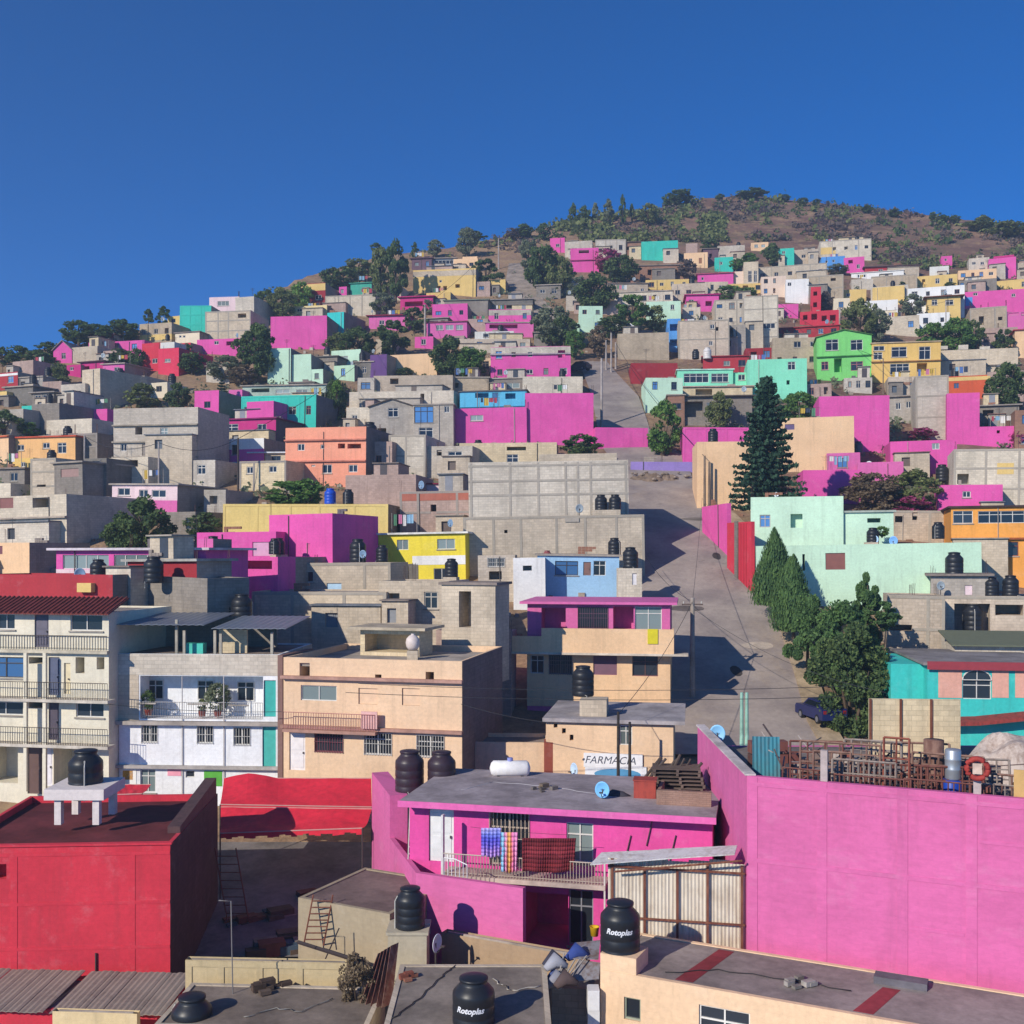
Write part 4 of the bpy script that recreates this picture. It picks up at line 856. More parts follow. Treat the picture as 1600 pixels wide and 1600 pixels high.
for q in ((970, 1004, 379, 402, 'BR', 'small brown house left of the turquoise topmost block', dict(w=[(978, 385, 984, 391, 'o')], over=.3, roof='6a5450')), (1232, 1278, 390, 413, 'GR', 'low pale ruin house below the bare slope left of the beige hall', dict(rebar=3, aw=(3, 1))), (1452, 1482, 416, 433, 'WH2', 'little whitish house below the narrow pink tower house', dict(aw=(1, 1))), (874, 908, 437, 458, 'GR3', 'small grey house right of the gravel path top', dict(aw=(2, 1), over=.2)),
          (1084, 1137, 440, 459, 'GR2', 'pale grey house under the long pink low house', dict(aw=(3, 1))), (742, 766, 440, 462, 'GRp', 'little dusty house left of the small yellow one', dict(aw=(1, 1))), (838, 876, 446, 466, 'GD', 'low rough house at the foot of the big dark tree', dict(aw=(2, 1), over=.3)), (602, 628, 448, 468, 'GR2', 'little pale house right of the teal shed', dict(aw=(1, 1))), (884, 912, 462, 486, 'GR', 'small grey house above the grey brown tree', dict(aw=(1, 1))),
          (1302, 1328, 466, 488, 'CR', 'little cream house above the big olive tree', dict(aw=(1, 1))), (940, 972, 470, 492, 'GRp', 'dusty small house right of the pale mint house', dict(aw=(2, 1))), (1066, 1094, 480, 500, 'GR2', 'little pale house under the magenta eaves', dict(aw=(1, 1))), (834, 870, 520, 543, 'GD', 'dim little house left of the round road tree', dict(aw=(1, 1), over=.3)), (588, 616, 530, 553, 'GR', 'small grey house under the crimson roofed one', dict(aw=(1, 1))), (746, 775, 560, 583, 'CR2', 'tiny beige house right of the big green tree', dict(aw=(1, 1))),
          (322, 358, 572, 598, 'GR', 'small grey house below the pink skyline house', dict(aw=(1, 1), over=.2)), (1318, 1362, 590, 613, 'GR2', 'low beige house under the lime green house', dict(aw=(3, 1))), (1258, 1300, 600, 625, 'GRp', 'dusty low house between bright mint and lime green', dict(aw=(2, 1))), (256, 306, 800, 840, 'GD', 'dark low house right of the big dark tree', dict(aw=(2, 1))), (318, 352, 765, 800, 'GR3', 'grey low house below the blotched grey house', dict(aw=(1, 1))),
          (150, 178, 586, 606, 'GD', 'dim small house beside the pink shaded house', dict(aw=(1, 1))), (196, 226, 588, 610, 'GR', 'small grey house below the dull red house', dict(aw=(1, 1), rebar=2)), (236, 262, 598, 620, 'CR', 'pale little house in front of the brown slope', dict(aw=(1, 1))), (452, 490, 598, 616, 'GR', 'flat grey house below the mint pair', dict(aw=(3, 1), over=.25)), (496, 530, 600, 622, 'GD2', 'dark flat house below the smallest mint house', dict(aw=(2, 1))), (60, 96, 680, 706, 'GR3', 'grey house behind the light orange house', dict(aw=(2, 1))), (666, 700, 498, 512, 'GD', 'dark low house under the magenta canopy', dict(aw=(2, 1), over=.3)), (700, 726, 525, 540, 'GRp', 'dusty little house under the white window row', dict(aw=(1, 1)))):
    h(*q[:6], **q[6])
# ------------------------------------------------------------------ the near blocks
C.update(HP='e2529e', CRM='e6dcc4', PCH='ecc9a4', WHT='f2f1f0', TQH='40c6bd', REDW='d63a4a')
RG = 'apartment blocks along the lower street'
def balcony(t, fc, u0, u1, v, dep=.9, mat=None, rail=True, rmat=None, hh=.9, thick=.16):
    a, z = fc.loc(u0, v, -dep); b, _ = fc.loc(u1, v, -dep)
    MB().box(a, b, -dep, -.004, z - thick, z).build('balcony_slab', mat or slab('cfc4b4'), t)
    if rail: railing(t, (a + .05, -dep + .06, z), (b - .05, -dep + .06, z), hh, .14, rmat)
    return a, b, z
# cream block, far left
t = house(-75, 170, 956, 1242, 'CRM', 'cream four storey block with a red tiled roof edge at the left', d=(59.8, 58.2), D=7, par=.1, near=True, name='apartment_building', cat='building', group=RG,
          w=[(-4, 956, 23, 983), (54, 957, 76, 1011, 'd', '6a6470'), (110, 957, 160, 985), (-20, 1027, 37, 1058, 'b'), (45, 1027, 68, 1037, 'o'), (76, 1027, 93, 1086, 'd', '5a6078'), (100, 1036, 110, 1084, 'd', 'e0cfa8'), (118, 1027, 132, 1052, 'o'), (151, 1027, 163, 1046, 'o'),
             (-20, 1097, 36, 1116), (45, 1097, 68, 1106, 'o'), (76, 1098, 92, 1156, 'd', '564c58'), (119, 1099, 162, 1120), (-20, 1166, 28, 1222, 'o'), (43, 1163, 66, 1240, 'd', '6a5048'), (68, 1166, 82, 1228, 'd', 'e8e2e6'), (84, 1166, 150, 1226, 'o')], cornice=[(1017, 'd8ccb4')])
fc = HOUSES[t['label']][1]
balcony(t, fc, -75, 168, 1089, .8); balcony(t, fc, -75, 168, 1159, .8)
a, z = fc.loc(-75, 1012, -.06); b, z2 = fc.loc(170, 990, -.06); railing(t, (a + .1, -.1, z), (b - .1, -.1, z), .75, .16)
for u in (41, 71):
    x, z0 = fc.loc(u, 1236, -.6); z1 = fc.loc(u, 1020, -.6)[1]; MB().box(x - .09, x + .09, -.72, -.56, z0, z1).build('pillar', wm('CRM'), t)
x0, z0 = fc.loc(-75, 957, 0); x1, _ = fc.loc(178, 957, 0); m = MB()
for i in range(34):                               # rows of clay tiles
    xa = x0 + (x1 - x0) * i / 34; xb = x0 + (x1 - x0) * (i + 1) / 34; xm = (xa + xb) / 2
    m.hexa([(xa, -.55, z0 - .02), (xb, -.55, z0 - .02), (xb, 1.6, z0 + .75), (xa, 1.6, z0 + .75)], [(xa + .03, -.55, z0 + .05), (xb - .03, -.55, z0 + .05), (xb - .03, 1.6, z0 + .82), (xa + .03, 1.6, z0 + .82)])
    m.tube([(xm, -.57, z0 + .05), (xm, 1.6, z0 + .83)], .07, 6)
m.build('tiled_roof', rusty('84403a', '663430', 2.0), t)
# white block
t = house(165, 437, 1022, 1243, 'WHT', 'white block with a recessed balcony and teal end doors', d=(59.2, 58.6), D=7, par=.06, near=True, name='apartment_building', cat='building', group=RG, deep=1.3,
          w=[(219, 1057, 411, 1123, 'o'), (412, 1063, 431, 1120, 'x', '3fb0a4'), (221, 1133, 246, 1160, 'g'), (308, 1134, 333, 1161, 'g'), (365, 1137, 391, 1164, 'g'), (410, 1136, 431, 1200, 'x', '4ab4a6'), (219, 1202, 243, 1238, 'c'), (290, 1204, 304, 1215, 'w')],
          bands=[(165, 437, 1020, 1054, 'GR2'), (165, 217, 1054, 1127, 'GR'), (166, 186, 1130, 1240, 'GR3'), (188, 213, 1201, 1230, '_f4f0e8'), (192, 208, 1204, 1218, '_f0a830'), (262, 283, 1200, 1212, '_f0a0b0'), (319, 347, 1205, 1228, '_5cae3c')], cornice=[(1198, 'b8b0a8')])
t.children[0]
fc = HOUSES[t['label']][1]
for q in ((231, 1062, 256, 1092), (309, 1063, 335, 1093), (371, 1065, 398, 1095)):
    a, b = fc.loc(q[0], q[3], 1.3); c, e = fc.loc(q[2], q[1], 1.3); window(t, a, b, c, e, 'w', near=True, y=1.3)
a, z = fc.loc(219, 1122, 0); b, _ = fc.loc(411, 1122, 0); railing(t, (a + .05, .08, z + .02), (b - .05, .08, z + .02), .85, .13, plain('a8a4a0', .5))
a, z = fc.loc(163, 1128, -.35); b, _ = fc.loc(437, 1128, -.35); MB().box(a, b, -.35, -.004, z - .15, z + .05).build('balcony_slab', slab('b8aca0'), t)
for u in (285, 350):
    x, z1 = fc.loc(u, 1057, -.03); _, z0 = fc.loc(u, 1240, -.03); MB().tube([(x, -.07, z0), (x, -.07, z1)], .03, 6).build('drain_pipe', plain('c8c0b8'), t)
for u, vv in ((172, 965), (276, 968), (288, 985), (336, 985), (345, 990), (425, 988)):
    x, z0 = fc.loc(u, 1024, .3); _, z1 = fc.loc(u, vv, .3); MB().box(x - .07, x + .07, .24, .38, z0, z1).build('terrace_post', slab('b0a898'), t)
def lean_to(u0, u1, vf, vb_, y1, name='sheet_roof', col='7c8088'):
    a, z = fc.loc(u0, vf, -.2); b, _ = fc.loc(u1, vf, -.2); n = max(6, int((b - a) / .2)); m = MB(); zz = z + vb_
    for i in range(n):
        xa, xb = a + (b - a) * i / n, a + (b - a) * (i + 1) / n; o = .035 if i % 2 else 0
        m.hexa([(xa, -.2, z - .03 + o), (xb, -.2, z + .005 - o), (xb, y1, zz + .005 - o), (xa, y1, zz - .03 + o)], [(xa, -.2, z + o), (xb, -.2, z + .035 - o), (xb, y1, zz + .035 - o), (xa, y1, zz + o)])
    m.build(name, plain(col, .45, .3), t)
lean_to(168, 318, 976, .35, 5.2); lean_to(330, 446, 982, .35, 5.2, col='868a90')
x0, z0 = fc.loc(172, 1022, 5); x1, z1 = fc.loc(430, 975, 5); MB().box(.1, x1, 5.3, 5.5, z0, z1 + .4).build('terrace_back_wall', wm('GD'), t)
x0, z0 = fc.loc(292, 1022, 1.0); x1, z1 = fc.loc(319, 1005, 1.0); MB().box(x0, x1, .8, 1.4, z0, z1).build('washing_trough', plain('4ac4b0'), t)
x0, z0 = fc.loc(342, 1022, 1.4); x1, z1 = fc.loc(386, 984, 1.4); MB().box(x0, x1, 1.4, 1.55, z0, z1).build('partition', wm('CR2'), t)
# potted plants on the balcony of the white block
for i, (u, vt, vb, w_, lf, lb) in enumerate([(232, 1078, 1118, 26, 'dark', 'dark leafy potted plant at the left end of the white recessed balcony'), (316, 1092, 1120, 20, 'olive', 'small potted plant left of the flowering one on the white balcony'),
                                            (340, 1066, 1120, 44, 'grey', 'tall pale flowering potted plant on the white recessed balcony')]):
    d = 59.3; p = P(u, vb, d); tt = thing('potted_plant', lb, 'plant', p, 0, 'potted plants on the white balcony')
    MB().lathe([(0, 0), (.16, 0), (.22, .32), (.24, .34), (.2, .34), (.18, .3), (0, .3)], 14).build('pot', plain('a04a3c'), tt, smooth=True)
    cm = crown_mesh('bush', 2, i).copy(); cm.materials.append(leafm(*LEAF[lf])); o = link('leaves', cm, tt); o.location = (0, 0, .3); H = (vb - vt) / F * d - .3; W = w_ / F * d; o.scale = (W, W, H)
# peach block
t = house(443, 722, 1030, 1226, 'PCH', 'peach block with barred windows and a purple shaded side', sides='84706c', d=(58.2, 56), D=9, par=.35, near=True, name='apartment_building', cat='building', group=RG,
          w=[(468, 1036, 484, 1058, 'o'), (586, 1054, 596, 1064, 'o'), (665, 1050, 678, 1064, 'o'), (470, 1072, 526, 1094, 'c'), (492, 1144, 536, 1174, 'g', '7a4048'), (569, 1146, 612, 1178, 'g'), (651, 1150, 694, 1182, 'g'), (452, 1146, 477, 1203, 'd', 'ece4e0'),
             (560, 1076, 590, 1100, 'x', 'e8c4a0'), (628, 1076, 656, 1102, 'x', 'e8c4a0')], cornice=[(1061, 'b89080'), (1139, 'b08878')])
fc = HOUSES[t['label']][1]
a, b, z = balcony(t, fc, 441, 586, 1139, .6, slab('b08878'), True, plain('b0706c', .6))
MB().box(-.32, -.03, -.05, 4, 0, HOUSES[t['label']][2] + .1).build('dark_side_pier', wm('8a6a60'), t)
a, z = fc.loc(565, 1138, -.4); b, e = fc.loc(590, 1112, -.4); MB().box(a, b, -.5, -.42, z, e).build('notice_board', plain('e0b0a8'), t)
house(690, 774, 914, 990, 'GR', 'concrete stair room on the roof behind the peach block', d=(66.5, 65.4), D=2.6, over=.15, w=[(717, 924, 736, 980, 'o')], near=True)
house(563, 655, 984, 1028, 'CR2', 'open rooftop hut with a flat slab on the peach block', d=(63, 62), D=2.2, over=.55, w=[(570, 992, 652, 1018, 'o')], roof='c4b49c', deep=1.8, sink=2)
# peach and pink house behind the pharmacy
t = house(824, 1047, 944, 1102, 'PL', 'peach house with a lilac top floor and pink roof slab', d=(71.5, 70), D=7, over=.45, roof='d872a8', near=True, name='apartment_building', cat='building', group=RG,
          w=[(846, 950, 884, 984, 'o'), (903, 949, 950, 982, 'g', '6a4a58'), (958, 948, 990, 984, 'o'), (992, 948, 1034, 984, 'c'), (829, 1024, 850, 1052, 'w'), (858, 1024, 894, 1053, 'g', '7a6a6a'), (927, 1025, 964, 1054, 'x', '7a5866'), (988, 1025, 1028, 1056, 'w', '6a4a44')],
          bands=[(797, 1052, 1018, 1102, 'PE')], roofmat=plain('d86aa6', .6))
fc = HOUSES[t['label']][1]
a, z = fc.loc(846, 1019, -1.0); b, _ = fc.loc(1053, 1019, -1.0); z1 = fc.loc(900, 982, -1.0)[1]; m = MB(); m.box(a, b, -1.0, -.85, z, z1).box(b - .15, b, -.85, 0, z, z1).build('balcony_parapet', wm('PE'), t)
a2, _ = fc.loc(800, 1019, -1.0); z2 = fc.loc(820, 994, -1.0)[1]; MB().box(a2, a - .003, -1.0, -.85, z, z2).build('balcony_parapet', wm('PE'), t)
MB().box(a2 - .05, b + .9, -1.05, -.003, z - .14, z).build('balcony_slab', slab('e0d0bc'), t)
a, z = fc.loc(1012, 1018, -.9); b, z1 = fc.loc(1028, 984, -.9); MB().box(a, b, -1.07, -1.01, z + .5, z1 + .05).build('yellow_panel', plain('d8c820'), t)
# pharmacy house
t = house(853, 1052, 1129, 1226, 'PCH', 'small peach corner house with a pharmacy sign', d=(58.3, 57.2), D=6.5, over=.0, par=.05, near=True, w=[(865, 1128, 871, 1137, 'o'), (878, 1138, 884, 1146, 'o'), (890, 1148, 896, 1157, 'o'), (968, 1132, 988, 1164, 'c')], roofmat=slab('a8a0a0'), group=None)
fc = HOUSES[t['label']][1]; W_ = HOUSES[t['label']][3]; Hh = HOUSES[t['label']][2]
MB().box(-.15, W_ + .6, -.3, 6.6, Hh + .002, Hh + .2).build('roof_slab', slab('aca4a4'), t)
a, z = fc.loc(912, 1198, -.1); b, z1 = fc.loc(1004, 1179, -.1)
s_ = MB().box(a, b, -.12, -.03, z, z1).build('shop_sign', plain('f0f0f2', .5), t)
text_mesh('\u2022FARMACIA', (z1 - z) * .76, s_, lambda x, y: ((a + b) / 2 - .25 + x, -.125, (z + z1) / 2 + y), plain('4a5060'), shear=.25)
a, z = fc.loc(914, 1216, -.15); b, z1 = fc.loc(1010, 1199, -.15)
m = MB(); m.box(a, b, -.1, -.02, z, z1); cb = m.build('shop_counter_panel', plain('eef0f4', .5), t)
m = MB(); n = 24; pts = [((a + b) / 2 + .1 + (b - a) * .38 * math.cos(2 * math.pi * i / n), -.104, (z + z1) / 2 - .08 + (z1 - z) * .42 * math.sin(2 * math.pi * i / n)) for i in range(n)]; m.poly(pts); m.build('blue_oval', plain('5a9cc8', .5), cb)
MB().prism([(1.75, .6), (3.2, .6), (3.2, 2.0), (1.75, 2.0)], Hh + .2, Hh + 1.1).build('tank_plinth', wm('GR'), t)
house(722, 856, 1160, 1214, 'PCH', 'low peach annex left of the pharmacy house', d=(58.6, 58.4), D=3, par=.2, near=True, ex=[(850, 864, 1160, 1216, '9a5040', -.15, 1.0)])
# small pillar house beside the light blue one
house(966, 1003, 888, 945, 'GR2', 'narrow beige pillar house beneath two black tanks', d=85, D=2.2, par=.05, w=[(988, 896, 995, 914, 'x', 'e8e4e4')], yaw=2)
# turquoise house on the right
t = house(1449, 1650, 1040, 1160, 'TQH', 'turquoise house with an arched window and pink panels', d=(65, 64), D=9, over=.3, roof='8c8684', near=True, yaw=-3, w=[(1504, 1062, 1549, 1092, 'w'), (1434, 1060, 1444, 1084)],
          bands=[(1466, 1503, 1045, 1090, 'e4ac98'), (1550, 1556, 1045, 1090, 'e4ac98'), (1556, 1576, 1045, 1090, 'e4ac98'), (1586, 1650, 1045, 1090, 'e4ac98')], ex=[(1392, 1451, 1038, 1160, 'TQH', 1.0, 7)], roofmat=slab('8f8886'))
fc = HOUSES[t['label']][1]
a, z = fc.loc(1449, 1046, -.3); b, z1 = fc.loc(1650, 1036, -.3); MB().box(a, b, -.33, -.25, z, z1).build('fascia', plain('9a3c44'), t)
a, z = fc.loc(1504, 1062, -.03); b, _ = fc.loc(1549, 1062, -.03); r = (b - a) / 2; cx = (a + b) / 2; m = MB()
m.poly([(cx + r * math.cos(math.pi * i / 14), -.03, z + .75 * r * math.sin(math.pi * i / 14)) for i in range(15)]); ar = m.build('arched_fanlight', M_G, t)
m = MB(); m.tube([(cx + r * math.cos(math.pi * i / 14), -.05, z + .75 * r * math.sin(math.pi * i / 14)) for i in range(15)], .04, 5); m.tube([(cx, -.05, z), (cx, -.05, z + .75 * r)], .03, 5).tube([(a, -.05, z), (b, -.05, z)], .03, 5)
m.build('arch_frame', M_FRAME, ar)
pts = [fc.loc(1384, 1096, -.4), fc.loc(1446, 1130, -.9), fc.loc(1530, 1128, -.9), fc.loc(1650, 1116, -.9)]; m = MB()
for (xa, za), (xb, zb_) in zip(pts, pts[1:]): m.hexa([(xa, -1.0, za - .2), (xb, -1.0, zb_ - .2), (xb, -.004, zb_ - .1), (xa, -.004, za - .1)], [(xa, -1.0, za), (xb, -1.0, zb_), (xb, -.004, zb_ + .2), (xa, -.004, za + .2)])
m.build('tiled_canopy', rusty('9a4038', '6c3430', 3), t)
t2 = house(1492, 1650, 1010, 1040, 'GR2', 'olive sheet roofed shed on the roof of the turquoise house', d=(72, 71), D=3.5, par=.05, sink=.6, yaw=0, near=True); fcs = HOUSES[t2['label']][1]; W_, H_2 = HOUSES[t2['label']][3], HOUSES[t2['label']][2]
m = MB(); m.hexa([(-.3, -.5, H_2 + .02), (W_, -.5, H_2 + .02), (W_, 3.6, H_2 + .7), (-.3, 3.6, H_2 + .7)], [(-.3, -.5, H_2 + .1), (W_, -.5, H_2 + .1), (W_, 3.6, H_2 + .78), (-.3, 3.6, H_2 + .78)]); m.build('sheet_roof', plain('6c7058', .6), t2)
# ---------------------------------------------------------------- red house at the lower left
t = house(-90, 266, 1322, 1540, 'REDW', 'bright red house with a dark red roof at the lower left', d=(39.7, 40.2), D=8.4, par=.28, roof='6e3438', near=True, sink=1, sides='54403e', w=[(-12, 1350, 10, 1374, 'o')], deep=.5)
lbl = t['label']; _, fc, Hh, W_, D_ = HOUSES[lbl]; m = MB()
for u in (22, 206): x, _ = fc.loc(u, 1400); m.box(x - .12, x + .12, -.014, -.002, 0, Hh - .3)
for vv in (1335, 1412, 1482): _, z = fc.loc(100, vv); m.box(0.02, W_ - .01, -.017, -.002, z - .06, z + .06)
m.box(-.05, W_ + .06, -.06, .2, Hh - .002, Hh + .07); m.build('wall_ribs', wm('REDW'), t)
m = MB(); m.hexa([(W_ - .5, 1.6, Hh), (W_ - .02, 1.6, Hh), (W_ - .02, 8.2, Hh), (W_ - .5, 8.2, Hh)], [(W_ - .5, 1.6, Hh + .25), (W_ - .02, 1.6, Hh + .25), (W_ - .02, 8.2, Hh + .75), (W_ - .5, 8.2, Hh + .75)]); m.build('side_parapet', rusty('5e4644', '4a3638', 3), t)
m = MB(); x, z = fc.loc(150, 1510, -.02); m.tube([(x, -.05, z - .6), (x, -.05, z + .5)], .03, 6); m.build('drain_pipe', M_DFRAME, t)
tt = thing('tank_table', 'white concrete table carrying a black tank on the dark red roof', 'table', P(124, 1288, 42.9), 0)
m = MB(); m.box(-1.3, 1.05, -.25, 2.1, 1.0, 1.42); m.build('table_slab', wall('e8dcd6'), tt)
for x in (-.95, .55):
    for y in (-.1, 1.6): MB().box(x, x + .26, y, y + .3, 0, .998).build('leg', wall('e8dcd6'), tt)
# red annex with a corrugated roof in the lower left corner
t = house(-60, 245, 1578, 1660, 'REDW', 'low red annex with a weathered corrugated roof in the lower left corner', d=(36.6, 36.2), D=2.6, par=.02, near=True, sink=1, yaw=0); _, fc, Hh, W_, D_ = HOUSES[t['label']]
m = MB(); n = 34
for i in range(n):
    if i in (15,): continue
    xa, xb = -.2 + (W_ + .5) * i / n, -.2 + (W_ + .5) * (i + 1) / n; xm = (xa + xb) / 2; k = random.uniform(-.02, .02)
    for (p, q, za, zb_) in ((xa, xm, 0, .022), (xm, xb, .022, 0)):
        m.hexa([(p, -.35, Hh + .03 + za + k), (q, -.35, Hh + .03 + zb_ + k), (q, 2.8, Hh + .2 + zb_ + k), (p, 2.8, Hh + .2 + za + k)], [(p, -.35, Hh + .05 + za + k), (q, -.35, Hh + .05 + zb_ + k), (q, 2.8, Hh + .22 + zb_ + k), (p, 2.8, Hh + .22 + za + k)])
m.build('corrugated_roof', rusty('978c80', '857a70', .8), t)
house(82, 214, 1582, 1680, 'e0c89a', 'sand coloured block wall in front of the red annex', d=(34.8, 34.6), D=.25, par=.0, near=True, sink=1, name='block_wall', cat='wall', yaw=0)
# low roof and block parapet left of the centre
house(240, 572, 1606, 1700, 'GR', 'low flat roofed house with dusty roof at the bottom, left of centre', d=(32.6, 32.2), D=3.2, par=.04, roof='8a7c70', near=True, sink=1, yaw=0)
house(290, 545, 1502, 1580, 'c8b48c', 'long sandy block wall crossing the dark yard', d=(36.5, 36.2), D=.3, par=.0, near=True, sink=1.5, name='block_wall', cat='wall', yaw=0, frame=(4, 1))
house(466, 609, 1415, 1520, 'a6967c', 'small plastered house with a brown roof beside the pink yard wall', d=(39.4, 37.6), D=4.2, par=.04, roof='86706a', near=True, sink=1.5)
# central flat roof
t = house(598, 862, 1608, 1720, 'GR', 'flat concrete roofed house at the bottom centre under a lettered black tank', d=(30, 30), D=4.7, par=.03, roof='93877c', near=True, sink=1, yaw=0)
tt = thing('tank_stand', 'concrete block stand under the black tank by the pink yard wall', 'stand', P(640, 1512, 37), 0)
m = MB(); m.box(-.68, .62, -.55, .7, -1.5, 1.3).box(-.74, .68, -.6, .75, 1.302, 1.4).build('block', wm('c0b49c'), tt)
house(690, 915, 1476, 1530, 'ae9478', 'rough brown stone wall at the foot of the pink house', d=(38.4, 36), D=.4, par=.0, near=True, sink=1.5, name='stone_wall', cat='wall')
# ---------------------------------------------------------------- pink house in the centre
t = house(640, 1113, 1264, 1480, 'HP', 'hot pink two storey house with a balcony full of laundry', d=(42, 39.4), D=5.6, over=.0, par=.04, near=True, roofmat=slab('a09496'), sink=1.5,
          w=[(670, 1266, 709, 1345, 'd', 'e0e0dc'), (765, 1270, 827, 1350, 'g', 'b8a898'), (885, 1287, 927, 1346, 'c'), (819, 1398, 888, 1476, 'o'), (889, 1392, 927, 1476, 'w', '8a8a90')], deep=2.5, roof='a09496')
_, fc, Hh, W_, D_ = HOUSES[t['label']]
MB().box(-.2, W_ + .15, -.75, 5.7, Hh + .002, Hh + .16).build('roof_slab', slab('a39799'), t)
MB().box(-.22, W_ + .17, -.78, -.752, Hh - .06, Hh + .18).build('roof_edge', wm('e46aac'), t)
a, z = fc.loc(690, 1366, -1.1); b, _ = fc.loc(946, 1389, -1.1)
MB().box(a, b, -1.15, -.003, z - .17, z).build('balcony_slab', slab('c8b4a8'), t)
railing(t, (a + .05, -1.08, z), (b - .05, -1.08, z), .78, .11, plain('b8a898', .5), .016)
MB().box(a - .02, a + .06, -1.12, -.9, z, z + 2.2).build('balcony_post', plain('d8d4d0'), t); MB().box(b - .06, b, -1.12, -1.05, z - 2.2, z + .9).build('balcony_post', plain('d0c8c0'), t)
for u, vv in ((975, 1330), (1010, 1300), (1045, 1330)):
    x, zz = fc.loc(u, vv, -.04); MB().tube([(x, -.06, zz - .5), (x + .25, -.06, zz + .6)], .022, 5).build('conduit', M_DFRAME, t)
# yard wall of the pink house
tt = thing('yard_wall', 'bent pink yard wall sweeping round the left of the hot pink house', 'wall', P(618, 1440, 44), 0)
def wallseg(mb, a, b, zt0, zt1, zb0, zb1, th):
    a, b = Vector((a.x, a.y, 0)), Vector((b.x, b.y, 0)); n = Vector((-(b - a).y, (b - a).x, 0)).normalized() * th
    f = lambda p, z: (p.x, p.y, z); mb.hexa([f(a, zb0), f(b, zb1), f(b + n, zb1), f(a + n, zb0)], [f(a, zt0), f(b, zt1), f(b + n, zt1), f(a + n, zt0)])
A = P(581, 1207, 50); A2 = P(609, 1243, 45.5); A3 = P(609, 1311, 45.5); B = P(650, 1364, 40); Cc = P(817, 1386, 37.9); m = MB()
wallseg(m, A, A2, A.z, A2.z, CZ - 16.5, CZ - 16.5, .75); m.build('tall_wall', wm('PL'), tt, world=True)
m = MB(); wallseg(m, A2, B, A3.z + .05, B.z, CZ - 16.5, CZ - 15.5, .2); wallseg(m, B, Cc, B.z, Cc.z - .05, CZ - 15.5, CZ - 14.2, .22); m.build('low_wall', wm('PL'), tt, world=True)
# big pink retaining building on the right
FA = P(1167, 1212, 36.2); FB = P(1780, 1260, 31.6); BA = P(1090, 1140, 46.5); BB = Vector((FB.x + 5, 46.5, 0)); zt = FA.z; zb = CZ - 17
tt = thing('warehouse', 'huge blank bright pink building at the right with a scrap yard on top', 'building', (FA.x, FA.y, zb), 0)
m = MB(); q = [Vector((p.x, p.y, 0)) for p in (FA, FB, BB, BA)]
def ring(mb, pts, z0, z1, th):
    n = len(pts); c = sum(pts, Vector()) / n; inn = []
    for i in range(n):
        a, b, c_ = pts[i - 1], pts[i], pts[(i + 1) % n]; e1 = (b - a).normalized(); e2 = (c_ - b).normalized(); n1 = Vector((-e1.y, e1.x, 0)); n2 = Vector((-e2.y, e2.x, 0)); k = (n1 + n2) / (1 + n1.dot(n2)); inn.append(b + k * th)
    f = lambda p, z: (p.x, p.y, z)
    for i in range(n):
        j = (i + 1) % n; mb.quad(f(pts[i], z0), f(pts[j], z0), f(pts[j], z1), f(pts[i], z1)); mb.quad(f(inn[j], z0), f(inn[i], z0), f(inn[i], z1), f(inn[j], z1)); mb.quad(f(pts[i], z1), f(pts[j], z1), f(inn[j], z1), f(inn[i], z1))
    return inn
inn = ring(m, q, zb, zt - .84, .22)
for p_, q_ in ((FA, FB), (BA, FA)):
    a_, b_ = Vector((p_.x, p_.y, 0)), Vector((q_.x, q_.y, 0)); n_ = Vector((-(b_ - a_).y, (b_ - a_).x, 0)).normalized() * .22; f_ = lambda p, z: (p.x, p.y, z); m.hexa([f_(a_, zt - .84), f_(b_, zt - .84), f_(b_ + n_, zt - .84), f_(a_ + n_, zt - .84)], [f_(a_, zt), f_(b_, zt), f_(b_ + n_, zt), f_(a_ + n_, zt)])
m.build('wall', wm('PL'), tt, world=True)
m = MB(); m.prism([(p.x, p.y) for p in inn], zt - 1.0, zt - .85); m.build('roof', slab('8c8078'), tt, world=True)
fw = Facade(1167, 36.2, 1780, FB.y, zb); m = MB(); M2 = Matrix.Translation(fw.o) @ Matrix.Rotation(fw.rz, 4, 'Z')
for u in (1176, 1284, 1410, 1518, 1620, 1740): x, _ = fw.loc(u, 1300); m.box(x - .16, x + .16, -.018, -.002, 0, zt - zb - .02)
z = fw.loc(1284, 1356)[1]; m.box(.0, fw.w, -.022, -.002, z - .07, z + .07); z = fw.loc(1284, 1235)[1]; m.box(0, fw.w, -.022, -.002, z - .05, z + .08)
x, _ = fw.loc(1410, 1300); x2, _ = fw.loc(1518, 1300); z = fw.loc(1460, 1455)[1]; m.box(x + .2, x2 - .2, -.018, -.002, z - .05, z + .05); x3, _ = fw.loc(1530, 1300); z = fw.loc(1560, 1318)[1]; m.box(x3, fw.w - .1, -.018, -.002, z - .05, z + .05)
m.v = [tuple(M2 @ Vector(p)) for p in m.v]; m.build('wall_ribs', wm('PL'), tt, world=True)
m = MB(); wallseg(m, BA + Vector((-.06, 0, 0)), Vector((FA.x - .06, FA.y, 0)), zt + .06, zt + .06, zt + .003, zt + .003, .36); m.build('coping', slab('d0c4c0'), tt, world=True)
